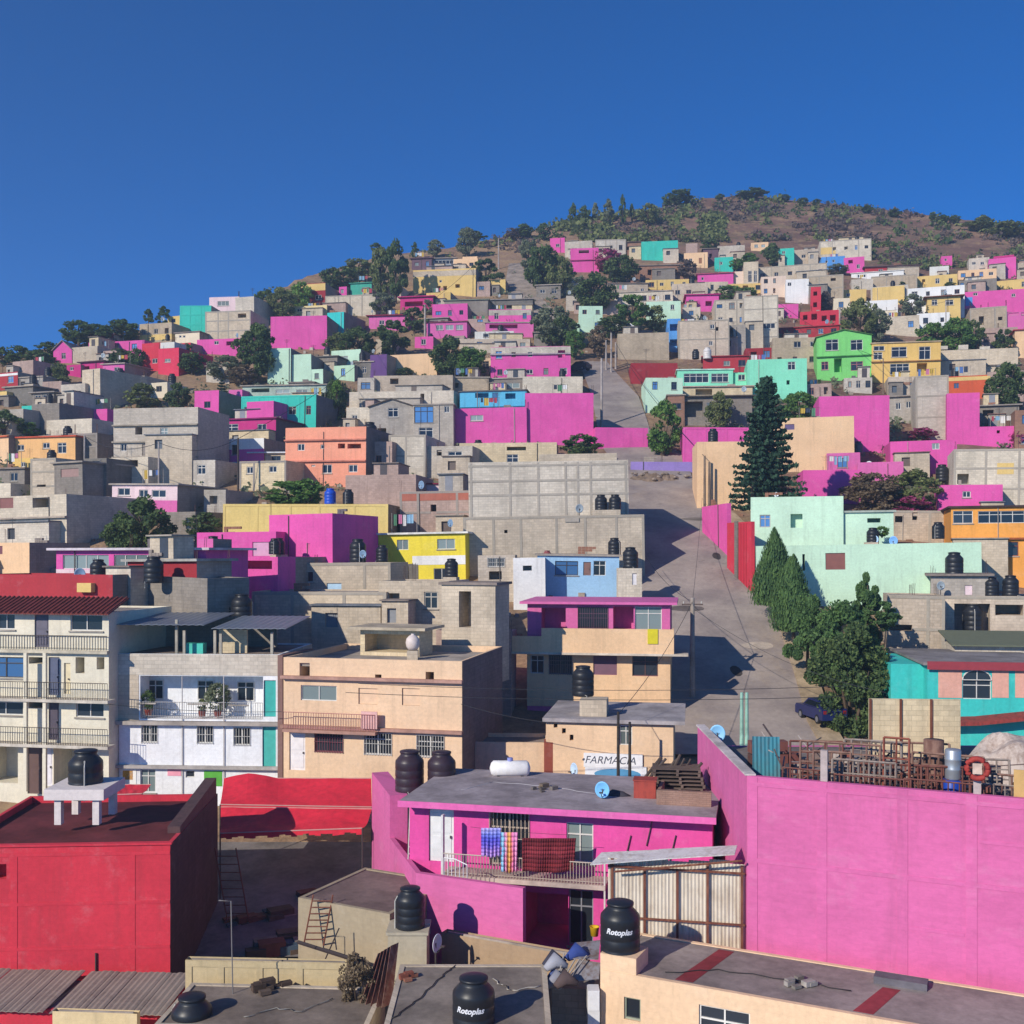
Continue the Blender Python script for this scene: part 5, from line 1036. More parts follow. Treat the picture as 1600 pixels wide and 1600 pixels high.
# peach building in the bottom right corner
t = house(938, 1645, 1572, 1700, 'PCH', 'peach house with a long dusty roof in the bottom right corner', d=(33.5, 28.1), D=3.6, par=.03, near=True, sink=1, roof='9a8e88', w=[(975, 1562, 1001, 1592, 'w', '9aa08c'), (1092, 1584, 1172, 1640, 'w', 'e8e4dc')])
_, fc, Hh, W_, D_ = HOUSES[t['label']]
for u0_, u1_, ya, yb in ((1050, 1080, .3, 3.3), (1330, 1380, .3, 2.4)):
    a, _ = fc.loc(u0_, 1560, 0); b = a + .55; m = MB(); m.hexa([(a, ya, Hh - .028), (b, ya, Hh - .028), (b + .5, yb, Hh - .028), (a + .55, yb, Hh - .028)], [(a, ya, Hh - .022), (b, ya, Hh - .022), (b + .5, yb, Hh - .022), (a + .55, yb, Hh - .022)]); m.build('painted_roof_stripe', slab('963e44'), t)
m = MB(); z = fc.loc(965, 1492, .1)[1]; a, _ = fc.loc(938, 1500, .02); b, _ = fc.loc(994, 1500, .02); m.box(a, b, .02, 1.15, Hh - .2, z + .0); m.build('tank_pillar', wm('PCH'), t)
a, _ = fc.loc(1362, 1535, 2.2); m = MB(); m.box(a, a + 1.5, 2.6, 3.1, Hh - .03, Hh + .18); m.build('roof_hatch', slab('6e6a70'), t)
PEACH_TOP = CZ + 0; 
# ------------------------------------------------------------------ things on and around the near roofs
ARC = (44, 1.42)
tank(134, 1246, 52, 'black tank on the white concrete table of the red roof', 44.0, hs=1.05)
tank(640, 1237, 45, 'maroon black tank, left one of two on the hot pink roof', 46.5, 'maroon', hs=1.05); tank(690, 1237, 44, 'maroon black tank, right one of two on the hot pink roof', 46.3, 'maroon', hs=1.05)
tank(641, 1449, 46, 'black tank on the concrete block stand by the pink yard wall', 37)
for u, vb, wpx, d, lb in ((740, 1616, 66, 30.6, 'lettered black tank on the flat roof at the bottom centre'), (969, 1493, 62, 33.9, 'lettered black tank on the peach pillar, sunlit from below')):
    t = tank(u, vb, wpx, lb, d, rz=0, pipe=False)
    text_mesh('Rotoplas', .19, t, lambda x, y: (.506 * math.sin((x - .08) / .5), -.506 * math.cos((x - .08) / .5), .74 + y), plain('e4e4e8'), shear=.3, bold=.006)
tank(911, 1087, 34, 'black tank with a small white label on the pharmacy roof plinth', 60.2)
tank(939, 799, 19, 'black tank, left one of a pair on the largest grey block', 93.9); tank(961, 799, 19, 'black tank, right one of a pair on the largest grey block', 93.9)
_, fcb, Hb, Wb, Db = HOUSES['largest grey block building beside the road']; a_, z0_ = fcb.loc(928, 800, .4); b_, z1_ = fcb.loc(972, 800, .4); MB().box(a_, b_, .3, 1.7, Hb - .15, z0_).build('tank_plinth', wm('GR'), tbig)
tank(960, 868, 20, 'black tank on the light blue house against the grey block', 90); tank(985, 888, 24, 'black tank on top of the narrow beige pillar house', 86)
tank(559, 878, 26, 'wide black tank left of the bright yellow house', 85, 'black'); tank(597, 878, 19, 'slim black tank right of the wide one by the yellow house', 85)
tank(429, 866, 18, 'black tank in front of the pink cube house', 84.5); tank(333, 868, 22, 'black tank at the left end of the long low pink house', 84)
tank(1491, 900, 27, 'black tank before the right end of the longest mint house', 82.7); tank(1549, 932, 22, 'black tank, left one of a pair below the orange house', 81.5); tank(1579, 932, 24, 'black tank, right one of a pair below the orange house', 81.5)
tank(1466, 842, 19, 'black tank on the grey house left of the orange house', 89)
tank(240, 911, 30, 'black tank with white label before the brick roof room', 66.5); tank(352, 972, 24, 'black tank, left one behind the grey sheet roofs', 66); tank(378, 972, 32, 'black tank, right one behind the grey sheet roofs', 65.5)
tank(516, 788, 18, 'bright blue tank behind the long yellow house', 99.5, 'blue'); tank(544, 788, 17, 'black tank right of the bright blue one', 99.5)
tank(1304, 710, 20, 'dark tank, left one on the pink tank house', 127, 'grey'); tank(1323, 709, 17, 'dark tank, middle one on the pink tank house', 127, 'grey'); tank(1341, 709, 14, 'dark tank, right one on the pink tank house', 127, 'grey')
tank(1472, 752, 19, 'black tank on a rough plinth above the orange house', 118); tank(1087, 561, 11, 'small black tank behind the bright mint windows', 176); tank(1105, 561, 13, 'pale tank right of the small black one behind the mint windows', 176, 'white')
tank(578, 690, 22, 'dark tank beside the right end of the coral house', 128); tank(735, 714, 13, 'small black tank below the long pink wall house', 130); tank(349, 686, 12, 'small black tank on the white and pink house', 139)
tank(1169, 474, 7, 'tiny white tank on the grey upper house', 212, 'white'); tank(855, 878, 13, 'brown tank on the light blue house', 90.5, 'brown')
tank(1520, 985, 30, 'black tank inside the dark bay of the concrete frame house', 80.5); tank(300, 1640, 62, 'grimy black tank cut off by the bottom edge, left of centre', 33.4)
tank(226, 660, 9, 'tiny dark tank on the three storey grey house', 148); tank(262, 532, 7, 'tiny black tank by the small cream house on the skyline', 172)
t = thing('round_tank', 'white ball shaped tank on the rooftop hut of the peach block', 'water tank', P(645, 1016, 60.5)); MB().lathe([(0, 0), (.25, .03), (.36, .2), (.4, .42), (.36, .64), (.22, .8), (.1, .86), (.1, .92), (0, .92)], 20).build('ball', plain('d8c8c0', .6), t, smooth=True)
MB().box(-.3, .3, -.3, .3, -.6, -.001).build('plinth', wm('GR'), t)
# white gas cylinder on the pink roof
t = thing('gas_tank', 'white horizontal gas cylinder at the back of the hot pink roof', 'gas tank', P(797, 1216, 46)); L = .86; m = MB()
m.tube([(-L, 0, .42), (-L + .06, 0, .42), (-L + .16, 0, .42), (L - .16, 0, .42), (L - .06, 0, .42), (L, 0, .42)], [.05, .24, .33, .33, .24, .05], 20); m.build('cylinder', plain('ece8e4', .35), t, smooth=True)
for x in (-.5, .5): MB().box(x - .05, x + .05, -.25, .25, 0, .14).build('foot', M_DFRAME, t)
MB().lathe([(0, .7), (.12, .7), (.12, .84), (0, .84)], 12, c=(0, 0, .03)).build('valve_cap', plain('8a90c8'), t)
# dishes
for a in ((941, 1234, 23, 'bright blue satellite dish on the front of the hot pink roof', 41.6, '7cc0f0', -20, 'sky'), (897, 1203, 20, 'pale blue satellite dish before the pharmacy wall', 47, 'c4dcf0', -60, None), (1121, 1146, 24, 'light blue satellite dish on the rim of the huge pink building', 45, '90ccf4', -15, 'sky'),
          (683, 1474, 26, 'dark rimmed white satellite dish turned aside by the block stand', 36.6, 'e4e6ea', 62, None), (1367, 843, 11, 'pale blue satellite dish, left one of two on the longest mint house', 89, 'b0d4f4', -30, None), (1396, 845, 13, 'brighter blue satellite dish, right one of two on the longest mint house', 89, '7cb4f0', -30, None),
          (1400, 604, 13, 'blue white satellite dish under the ochre two storey house', 160, 'b4c8dc', -30, None), (690, 721, 12, 'light blue dish on the cluttered grey house', 126, '90b0c8', 30, None), (720, 807, 12, 'pale blue dish against the grey brown house', 104, 'a0c4d8', -40, None),
          (1213, 773, 7, 'small white dish on the mint upper house roof', 96, 'e8f0f4', -10, None), (1358, 726, 10, 'white dish right of the pink tank house', 124, 'e4e8f0', -20, None), (1461, 554, 6, 'small white dish on the ochre two storey roof', 170, 'e8ece8', -20, None)): dish(*a)
# red market awnings
def awning(label, c4, sag, lob=0):
    """cloth between four corners: back left, back right, front right, front left"""
    p = [P(*q) for q in c4]; t = thing('awning', label, 'awning', (p[3].x, p[3].y, ground(p[3].x, p[3].y) + CZ), 0, 'red awnings over the lower street'); m = MB(); N, K = 24, 10; g = []
    for j in range(K + 1):
        row = []
        for i in range(N + 1):
            s, r = i / N, j / K; q = (p[0] * (1 - s) + p[1] * s) * (1 - r) + (p[3] * (1 - s) + p[2] * s) * r
            z = q.z - sag * math.sin(math.pi * r) * (.6 + .4 * math.cos(6.28 * s * 2)) + .05 * noise.noise((s * 7, r * 3, lob)) + (lob * (1 - abs(s - .18) / .18) * (1 - r) if s < .36 and lob else 0)
            row.append((q.x, q.y, z))
        g.append(row)
    for j in range(K):
        for i in range(N): m.quad(g[j][i], g[j + 1][i], g[j + 1][i + 1], g[j][i + 1])
    for i in range(N):
        a, b = g[K][i], g[K][i + 1]; dz = .22 + .06 * math.sin(i * 1.7); m.quad(a, (a[0], a[1] - .02, a[2] - dz), (b[0], b[1] - .02, b[2] - dz), b)
    o = m.build('cloth', plain('d8283e', .75, 0, .2), t, world=True); so = o.modifiers.new('t', 'SOLIDIFY'); so.thickness = .012
    for q in (p[2], p[3]):
        z0 = ground(q.x, q.y) + CZ; l = MB(); l.tube([(q.x, q.y, z0 - .2), (q.x, q.y, q.z)], .035, 6); l.build('pole', M_DFRAME, t, world=True)
    fr = MB(); fr.tube([p[3], p[2]], .03, 6).tube([p[0], p[1]], .03, 6); fr.build('frame', plain('c89890'), t, world=True)
awning('upper red awning with a raised left corner, beside the pink yard wall', [(350, 1216, 54.4), (580, 1216, 54), (581, 1261, 51.4), (344, 1257, 51.6)], .12, .3)
awning('lower sagging red awning with wrinkled cloth beside the pink yard wall', [(345, 1261, 51.3), (581, 1264, 51), (566, 1294, 49.0), (344, 1302, 49.0)], .22, 0)
awning('small red awning edge behind the dark red roof', [(172, 1226, 57.5), (236, 1226, 57.5), (222, 1240, 55.5), (172, 1242, 55.5)], .05, 0)
# laundry
def cloth(name, label, u0, u1, vt, vb, d, mat, waves=5, cat='laundry', group='laundry on the pink balcony'):
    a, b = P(u0, vt, d), P(u1, vt, d); H = (vb - vt) / F * d; t = MB(); N, K = 22, 8
    for j in range(K):
        for i in range(N):
            def q(i, j): s, r = i / N, j / K; return (a.x + (b.x - a.x) * s * (1 - .04 * r) , d - .06 + .05 * math.sin(s * waves * 6.28 + r) * (.3 + r), a.z - H * r + .03 * math.sin(s * 9) * r)
            t.quad(q(i, j), q(i, j + 1), q(i + 1, j + 1), q(i + 1, j))
    o = t.build(name, mat, None, smooth=True); so = o.modifiers.new('t', 'SOLIDIFY'); so.thickness = .012; return tag(o, label, cat, group)
def stripe_mat(name, cols, axis, wob, rep=1.0):
    k = NT(name); tc = k.n('ShaderNodeTexCoord'); sp = k.n('ShaderNodeSeparateXYZ'); k.l(tc.outputs['Generated'], sp.inputs[0])
    n = k.noise(tc.outputs['Object'], 5.0, 3); a_ = k.n('ShaderNodeMath', operation='MULTIPLY_ADD'); k.l(n, a_.inputs[0]); a_.inputs[1].default_value = wob; k.l(sp.outputs[axis], a_.inputs[2])
    s_ = k.n('ShaderNodeMath', operation='SUBTRACT'); k.l(a_.outputs[0], s_.inputs[0]); s_.inputs[1].default_value = wob / 2
    m_ = k.n('ShaderNodeMath', operation='MULTIPLY'); k.l(s_.outputs[0], m_.inputs[0]); m_.inputs[1].default_value = rep; f_ = k.n('ShaderNodeMath', operation='FRACT'); k.l(m_.outputs[0], f_.inputs[0])
    c = k.ramp(f_.outputs[0], *[(i / (len(cols) - 1), rgb(x)) for i, x in enumerate(cols)]); k.l(c, k.b.inputs['Base Color']); k.b.inputs['Roughness'].default_value = .9; return k.m
cloth('towel', 'blue and violet towel, leftmost on the balcony line', 752, 783, 1293, 1338, 39.95, stripe_mat('towel_blue', ['c8a0e0', 'b890e0', '8070d8', '5a58d0', '7a88e0', 'c0b8f0'], 2, .35))
cloth('towel', 'many coloured striped towel in the middle of the balcony line', 783, 809, 1300, 1362, 39.9, stripe_mat('towel_rainbow', ['70c0e8', 'a0d0e8', 'f090c0', 'f0c060', 'f0a070', 'f080b8', 'f0a8d0', 'e070b0'], 0, .3))
cloth('blanket', 'large dark red patterned blanket on the balcony railing', 816, 900, 1309, 1362, 39.5, stripe_mat('blanket_red', ['5c1820', '7c2028', '661a24', '90303a', '701c26', '5c1820'], 2, .5), 2.2)
cable(P(735, 1292, 40.4), P(905, 1305, 39.2), 'clothes line across the pink balcony', .05, .008)
# corrugated fence and bent sheets by the pink house
FF = Facade(950, 37.2, 1164, 36.3, P(950, 1492, 37.2).z); t = thing('corrugated_fence', 'tall whitish corrugated sheet fence with brown battens', 'fence', FF.o, FF.rz); n = 74; m = MB(); top = FF.loc(1050, 1346)[1]
for i in range(n):
    xa, xb = FF.w * i / n, FF.w * (i + 1) / n; ya, yb = (.0, .035) if i % 2 else (.035, .0); k = (i // 11) * .015; zt_ = top + .06 * ((i // 11) % 3)
    m.hexa([(xa, ya + k, 0), (xb, yb + k, 0), (xb, yb + k + .012, 0), (xa, ya + k + .012, 0)], [(xa, ya + k, zt_), (xb, yb + k, zt_), (xb, yb + k + .012, zt_), (xa, ya + k + .012, zt_)])
m.build('sheet', rusty('d8ccba', 'b8a894', .8), t)
for x in (.15, 1.25, 2.35, 3.35, FF.w - .1): MB().box(x - .04, x + .04, -.07, -.003, -.3, top - (.3 if x in (1.25, 2.35) else .0)).build('batten', M_RUST, t)
for z in (.15, 1.35, top - .25): MB().box(0, FF.w, -.1, -.073, z - .035, z + .035).build('rail', M_RUST, t)
t = thing('bent_sheets', 'bent white roofing sheets lying on top of the corrugated fence', 'roofing sheets', P(1040, 1350, 36.6)); m = MB()
for a, b, c, d_ in (((922, 1352, 36.9), (1040, 1343, 36.4), (1046, 1328, 37.6), (940, 1333, 37.9)), ((1020, 1344, 36.5), (1148, 1336, 35.9), (1152, 1322, 36.9), (1030, 1328, 37.7))): m.sheet(P(*a), P(*b), P(*c), P(*d_), .03)
m.build('sheets', rusty('dcd8d6', 'b8b0a8', .6), t, world=True)
MB().tube([P(960, 1362, 36.8), P(1160, 1345, 35.9)], .04, 6).build('support_bar', M_RUST, t, world=True)
# debris on the hot pink roof
t = thing('brick_parapet', 'low brick enclosure at the right end of the hot pink roof', 'wall', P(1068, 1270, 40.6), R(-13)); m = MB(); m.box(-1.0, 1.02, -.1, .12, 0, .82); m.build('bricks', wall('a08070', 1, 1), t); MB().box(-1.02, -.9, .121, 2.4, 0, .7).build('side_bricks', wall('a08070', 1, 1), t)
t = thing('metal_box', 'rusty red metal box left of the low brick enclosure', 'box', P(1008, 1257, 42), R(-10)); MB().box(-.42, .42, -.3, .4, 0, .95).build('body', rusty('a8483c', '8a3c34', 2), t); MB().box(-.45, .45, -.33, .43, .952, 1.0).build('lid', rusty('a8483c', '8a3c34', 2), t)
t = thing('pallet_pile', 'pile of weathered pallets and boards above the low brick enclosure', 'pallet pile', P(1060, 1232, 43.5), R(-8))
for k in range(6):
    m = MB(); oz = k * .15; ox = random.uniform(-.12, .12)
    for i in range(7): m.box(-.95 + ox, .95 + ox, -.6 + i * .18, -.48 + i * .18, oz + .1, oz + .13)
    for x in (-.9, 0, .85): m.box(x + ox, x + .1 + ox, -.6, .62, oz, oz + .098)
    m.build('pallet', slab('6c5e56'), t)
for k in range(9): m = MB(); x = random.uniform(-1.6, .4); m.tube([(x, .1, .1), (x + random.uniform(.5, 1.1), random.uniform(0, .5), random.uniform(1.0, 1.4))], random.uniform(.03, .07), 5); m.build('board', slab('5e524c'), t)
t = thing('fallen_shutter', 'grey slatted metal frame lying on the hot pink roof', 'metal frame', P(885, 1232, 44), R(-4)); m = MB()
for i in range(6): m.box(-1.1, 1.15, -.5 + i * .2, -.4 + i * .2, .04, .1)
m.build('slats', slab('78726c'), t)
t = thing('tarp_bundle', 'dark folded tarp on the roof right of the bright blue dish', 'tarp', P(965, 1250, 42.2), R(-15)); m = MB(); m.tube([(-.5, 0, .12), (-.2, .05, .2), (.2, 0, .17), (.55, .06, .1)], [.08, .2, .18, .06], 8); m.build('bundle', plain('3c3a42', .8), t, smooth=True)
# yard stairs and ladders
def ladder(label, a, b, w_, n, mat, name='ladder'):
    a, b = Vector(a), Vector(b); t = thing(name, label, 'ladder', a); m = MB(); s = Vector((w_ / 2, 0, 0)); m.tube([a - s, b - s], .03, 5).tube([a + s, b + s], .03, 5); m.build('rails', mat, t, world=True)
    m = MB()
    for i in range(1, n): q = a.lerp(b, i / n); m.tube([q - s, q + s], .025, 5)
    m.build('rungs', mat, t, world=True); return t
ladder('dark steep ladder leaning on the small plastered house', P(490, 1478, 38.2), P(505, 1398, 38.9), .7, 8, M_RUST)
ladder('brown ladder on the shaded side of the red house', P(372, 1440, 46), P(352, 1325, 46.5), .9, 9, M_RUST)
ladder('white spiral ladder behind the pink yard wall', P(652, 1345, 42), P(655, 1258, 42.3), .7, 8, plain('c8c0b8'))
t = thing('stair_railing', 'short white stair railing at the left end of the laundry balcony', 'railing', P(694, 1368, 39.6)); m = MB(); a, b = P(694, 1367, 39.4), P(730, 1372, 39.0)
for i in range(7): q = a.lerp(b, i / 6); m.tube([q, q + Vector((0, 0, .62 - .05 * max(0, i - 3)))], .016, 4)
m.tube([a + Vector((0, 0, .62)), a.lerp(b, .5) + Vector((0, 0, .62)), b + Vector((0, 0, .47))], .022, 5); m.build('bars', plain('e4e0de'), t, world=True)
# leaning rusty sheets and bare branches
t = thing('scrap_sheets', 'rusty metal sheets leaning beside the bottom centre roof', 'scrap metal', P(585, 1575, 34))
for k in range(5):
    a = P(560 + k * 9, 1575, 34.2 - k * .1); b = P(590 + k * 5, 1490 - k * 3, 34.8); m = MB(); m.sheet(a, a + Vector((.28, .3, 0)), b + Vector((.22, .3, 0)), b, .02); m.build('sheet', rusty('6a3c34', '8a6a5c', 2 + k), t, world=True)
t = tree('bush', 'dry', 556, 1490, 1580, 60, 'bare brown bush beside the leaning rusty sheets', d=34.6, cat='bush')
for u0_, v0, u1_, v1, r, lb in ((345, 1405, 362, 1405, .03, 0), (362, 1405, 364, 1560, .035, 0)): pass
t = thing('metal_pole', 'thin bent metal pole rising from the low roof left of centre', 'pole', P(364, 1565, 35)); MB().tube([P(364, 1570, 35), P(361, 1408, 35), P(342, 1407, 35.2)], .02, 6).build('shaft', plain('7c7876', .5), t, world=True)
t = thing('timber_brace', 'long dark timber brace leaning across the plastered wall', 'beam', P(466, 1475, 37)); MB().tube([P(466, 1472, 38), P(545, 1497, 36.8)], .07, 6).build('beam', plain('3c3230'), t, world=True)
MB().tube([P(490, 1540, 36.9), P(530, 1450, 37.8)], .025, 5).build('prop', plain('3c3230'), t, world=True)
# gully between the bottom roofs
t = thing('junk_heap', 'heap of blue and grey rubbish in the gap right of the bottom centre roof', 'junk', P(880, 1560, 33.2)); 
for k, c in enumerate(('4a5a90', '8a8a94', '5a4a48', '3a3a48', 'a0a0a8', '34488a')):
    m = MB(); x = random.uniform(-.5, .5); y = random.uniform(0, 1.5); m.tube([(x - .3, y, .1 + k * .12), (x, y + .2, .3 + k * .12), (x + .4, y + .1, .15 + k * .12)], [.1, .26, .08], 7); m.build('rag', plain(c, .85), t, smooth=True)
for k in range(6): m = MB(); m.tube([(random.uniform(-.6, 0), .2, .2), (random.uniform(0, .8), 1.2, random.uniform(.6, 1.2))], .025, 5); m.build('stick', plain('a8a098'), t)
house(862, 935, 1545, 1640, 'GD', 'narrow dark roof gap house beside the peach pillar', d=(34.5, 34.3), D=2.0, par=.3, near=True, sink=1, yaw=0)
t = thing('tin_sheet', 'grey crumpled tin roof sheets beside the peach pillar', 'roofing sheets', P(910, 1500, 35)); m = MB()
for a, b, c, d_ in (((880, 1498, 34.6), (935, 1500, 34.3), (938, 1470, 35.6), (900, 1474, 35.8)), ((890, 1535, 33.9), (936, 1530, 33.8), (938, 1505, 34.4), (905, 1500, 34.6))): m.sheet(P(*a), P(*b), P(*c), P(*d_), .03)
m.build('sheets', rusty('8c8a90', '6e5c54', 1), t, world=True)
t = thing('white_fridge', 'tall white appliance standing in the gap by the peach pillar', 'appliance', P(927, 1600, 33.4)); MB().box(-.18, .18, -.2, .3, 0, 1.1).build('body', plain('e0dedc', .4), t); MB().box(-.17, .17, -.225, -.203, .5, 1.08).build('door', plain('e8e6e4', .4), t)
# ---------------------------------------------------------------- scrap yard on the huge pink building
ZR = zt - .85
def on_roof(u, d): q = P(u, 900, d); return Vector((q.x, q.y, ZR))
def frame_grid(name, label, p, w_, h_, nx, nz, mat, rz=0, tilt=.1, cat='scrap metal', r=.022):
    h_ *= .82
    t = thing(name, label, cat, p, rz, 'scrap piled on the huge pink building'); m = MB(); f = lambda x, z: (x, z * tilt, z)
    m.tube([f(0, 0), f(0, h_)], r * 1.4, 5).tube([f(w_, 0), f(w_, h_)], r * 1.4, 5).tube([f(0, h_), f(w_, h_)], r * 1.4, 5).tube([f(0, .1), f(w_, .1)], r * 1.4, 5); m.build('frame', mat, t)
    m = MB()
    for i in range(1, nx): m.tube([f(w_ * i / nx, .1), f(w_ * i / nx, h_)], r, 4)
    for j in range(1, nz): m.tube([f(0, .1 + (h_ - .1) * j / nz), f(w_, .1 + (h_ - .1) * j / nz)], r, 4)
    m.build('bars', mat, t); return t
RUS = rusty('6a3c34', '7c5246', 3); RUS2 = rusty('8a6a5c', '6a4a40', 3); GALV = rusty('94887f', '7a665c', 2)
fy = lambda u: next(y for y in [(fw.a.y * fw.ex.x - fw.a.x * fw.ex.y) / (fw.ex.x - (u - 800) / F * fw.ex.y)])
fr_rz = fw.rz
for i, (u, w_, h_, nx, nz, mt, off, lb) in enumerate([(1222, 1.5, 1.35, 9, 2, RUS, .5, 'rust red railing panel at the left end of the scrap yard'), (1296, 2.5, 1.25, 16, 2, RUS, .45, 'long rust red railing right of the first concrete post'), (1412, 2.3, 1.3, 14, 3, RUS, .45, 'rust red railing in the middle of the scrap yard front'), (1535, 1.6, 1.35, 5, 3, GALV, .4, 'pale pipe frame behind the red wheel'),
        (1250, 2.6, 2.2, 6, 5, RUS2, 1.8, 'tall brown bed frame behind the left railing'), (1330, 1.6, 2.3, 5, 6, GALV, 2.2, 'pale wire crate front in the scrap yard'), (1380, .8, 2.6, 2, 3, rusty('8c4c3c', '744034', 3), 1.6, 'orange rusty narrow frame standing up in the scrap yard'), (1425, 2.2, 1.9, 8, 4, RUS2, 2.4, 'brown lattice frame right of the orange one'), (1300, 2.0, 1.7, 12, 3, GALV, 1.1, 'galvanised grid leaning on the front railing')]):
    frame_grid('iron_railing' if i < 4 else 'bed_frame' if i in (4, 7) else 'wire_crate' if i in (5, 8) else 'iron_gate', lb, on_roof(u, fy(u) + off), w_, h_, nx, nz, mt, fr_rz + random.uniform(-.05, .05), .08, r=.02 if i < 4 else .03)
for i, (u, w_, h_, nx, nz, mt, off, lb) in enumerate([(1235, 1.8, 2.0, 3, 4, RUS, 2.6, 'rust red shelf frame behind the teal sheet'), (1270, 1.2, 1.9, 4, 3, RUS2, 1.2, 'brown gate leaf left of the first concrete post'), (1345, 2.6, 1.5, 10, 4, RUS, 1.5, 'rust red grid lying behind the long railing'), (1398, 1.8, 2.1, 3, 3, RUS2, 3.0, 'brown empty door frame right of the orange frame'), (1440, 1.9, 1.7, 9, 3, RUS, 1.0, 'rust red lattice right of the middle railing'), (1500, 1.6, 1.7, 4, 4, GALV, 2.6, 'pale frame right of the blue barrel'), (1550, 2.0, 1.5, 7, 3, RUS2, 1.4, 'brown grid behind the tan board'), (1315, 2.2, 2.0, 2, 5, GALV, 3.4, 'pale rack standing far back in the scrap yard')]):
    frame_grid(('iron_shelf', 'iron_gate', 'bed_frame', 'door_frame')[i % 4], lb, on_roof(u, fy(u) + off), w_, h_, nx, nz, mt, fr_rz + random.uniform(-.3, .3), random.uniform(.05, .3), r=.03)
for u, vt, lb in ((1288, 1172, 'concrete post between the two left railings of the scrap yard'), (1527, 1182, 'concrete post carrying the red wheel on the pink wall')):
    p = on_roof(u, fy(u) + .2); hh = CZ + (HV - vt) / F * p.y - ZR; t = thing('concrete_post', lb, 'post', p, fr_rz, 'concrete posts on the pink wall'); MB().box(-.11, .11, -.1, .1, 0, hh).build('shaft', slab('c0b0ac'), t)
p = P(1527, 1201, fy(1527) - .05); t = thing('wheel_rim', 'red round wheel hanging on the right concrete post', 'wheel', p, fr_rz); m = MB(); m.tube([(.3 * math.cos(2 * math.pi * i / 28), 0, .3 * math.sin(2 * math.pi * i / 28)) for i in range(29)], .085, 8); m.build('tyre', rusty('a83c34', '8a3430', 3), t, smooth=True)
m = MB(); m.box(-.13, .13, -.05, .03, -.16, .16); m.build('hub', slab('d0b8a8'), t)
for u, v0, w_, col, lb, off in ((1487, 0, .62, 'blue', 'blue plastic barrel in the scrap yard', 1.4), (1489, 1, .5, 'white', 'silver drum stacked on the blue barrel', 1.4)):
    p = on_roof(u, fy(u) + off); t = thing('barrel', lb, 'barrel', p + Vector((0, 0, .98 * v0)), 0); s = w_ / 2
    MB().lathe([(0, 0), (s * .92, 0), (s, .05), (s, .3), (s * 1.04, .33), (s, .36), (s, .62), (s * 1.04, .65), (s, .68), (s, .92), (s * .9, .97), (0, .97)], 20).build('body', plain('1c44a8' if not v0 else 'b8bcc0', .4, .0 if not v0 else .6), t, smooth=True)
t = thing('teal_sheet', 'teal corrugated sheet leaning at the left of the scrap yard', 'roofing sheets', on_roof(1176, 39.5), R(-8)); m = MB()
for i in range(14): x = i * .07; m.hexa([(x, .03 * (i % 2), 0), (x + .07, .03 * ((i + 1) % 2), 0), (x + .07, .03 * ((i + 1) % 2) + .015, 0), (x, .03 * (i % 2) + .015, 0)], [(x, .25 + .03 * (i % 2), 1.55), (x + .07, .25 + .03 * ((i + 1) % 2), 1.55), (x + .07, .265 + .03 * ((i + 1) % 2), 1.55), (x, .265 + .03 * (i % 2), 1.55)])
m.build('sheet', rusty('3c8090', '4a6a74', 2), t)
t = thing('tan_board', 'tan board standing at the right photo edge of the scrap yard', 'board', on_roof(1584, fy(1584) + .3), fr_rz); MB().box(0, .9, 0, .05, 0, 1.65).build('panel', plain('caa468', .8), t)
t = thing('tarp_heap', 'pale tarp thrown over a heap at the right of the scrap yard', 'tarp', on_roof(1570, 40)); m = MB(); N = 18; hf = lambda i, j: 1.9 * max(0, 1 - ((i / N - .5) ** 2 * 3.4 + (j / N - .5) ** 2 * 3.4)) ** .7 * (.8 + .35 * noise.noise((i * .2, j * .2, 2))) + .02
for j in range(N):
    for i in range(N):
        q = lambda i, j: ((i / N - .4) * 3.6, (j / N - .5) * 2.8, hf(i, j)); m.quad(q(i, j), q(i + 1, j), q(i + 1, j + 1), q(i, j + 1))
m.build('tarp', rusty('c8b8ac', 'a08c80', 1.5), t, smooth=True)
t = thing('long_panel_wall', 'long beige panel screen at the back of the scrap yard', 'screen', on_roof(1358, 44), R(-4)); MB().box(0, 3.6, 0, .1, 0, 2.35).build('panels', wm('CR2'), t)
for x in (0, 1.2, 2.4): MB().box(x, x + .08, -.08, -.003, 0, 2.35).build('post', M_RUST, t)
t = thing('brown_drum', 'rusty brown drum left of the blue barrel', 'drum', on_roof(1459, fy(1459) + 3.2)); MB().lathe([(0, 0), (.33, 0), (.33, .6), (.35, .63), (.33, .66), (.33, 1.3), (.35, 1.33), (.33, 1.36), (.33, 1.9), (0, 1.9)], 18).build('body', RUS2, t, smooth=True)
for k in range(26):
    pass
t = thing('scrap_heap', 'brown tangle of small scrap behind the front railings', 'scrap heap', on_roof(1350, 37.4), fr_rz)
for k in range(95):
    c = random.choice(('5a4844', '7a6a64', '8a4a40', '3c3a40', 'b0a49c')); m = MB()
    for _ in (0,):
        x, y, z = random.uniform(-3.4, 4.2), random.uniform(-.5, 2.2), random.uniform(0, 1.1); s = random.uniform(.05, .22)
        if random.random() < .5: m.box(x - s, x + s * random.uniform(.5, 2), y - s, y + s, z, z + s * random.uniform(.5, 2))
        else: m.tube([(x, y, z), (x + random.uniform(-1, 1), y + random.uniform(-.5, .5), z + random.uniform(-.2, .9))], random.uniform(.015, .04), 5)
    m.build('scrap_piece', rusty(c, '6a5048', 3), t)
t = thing('wood_crates', 'brown crates and rags left of the teal sheet', 'crates', on_roof(1190, 42), R(5))
for k in range(7): m = MB(); x = (k % 4) * .5 - .4; z = (k // 4) * .5; m.box(x, x + .45, 0, .5, z, z + .45); m.build('crate', rusty(random.choice(('7a4a44', '8a5a50', '5a4a48')), '6a4038', 4), t)
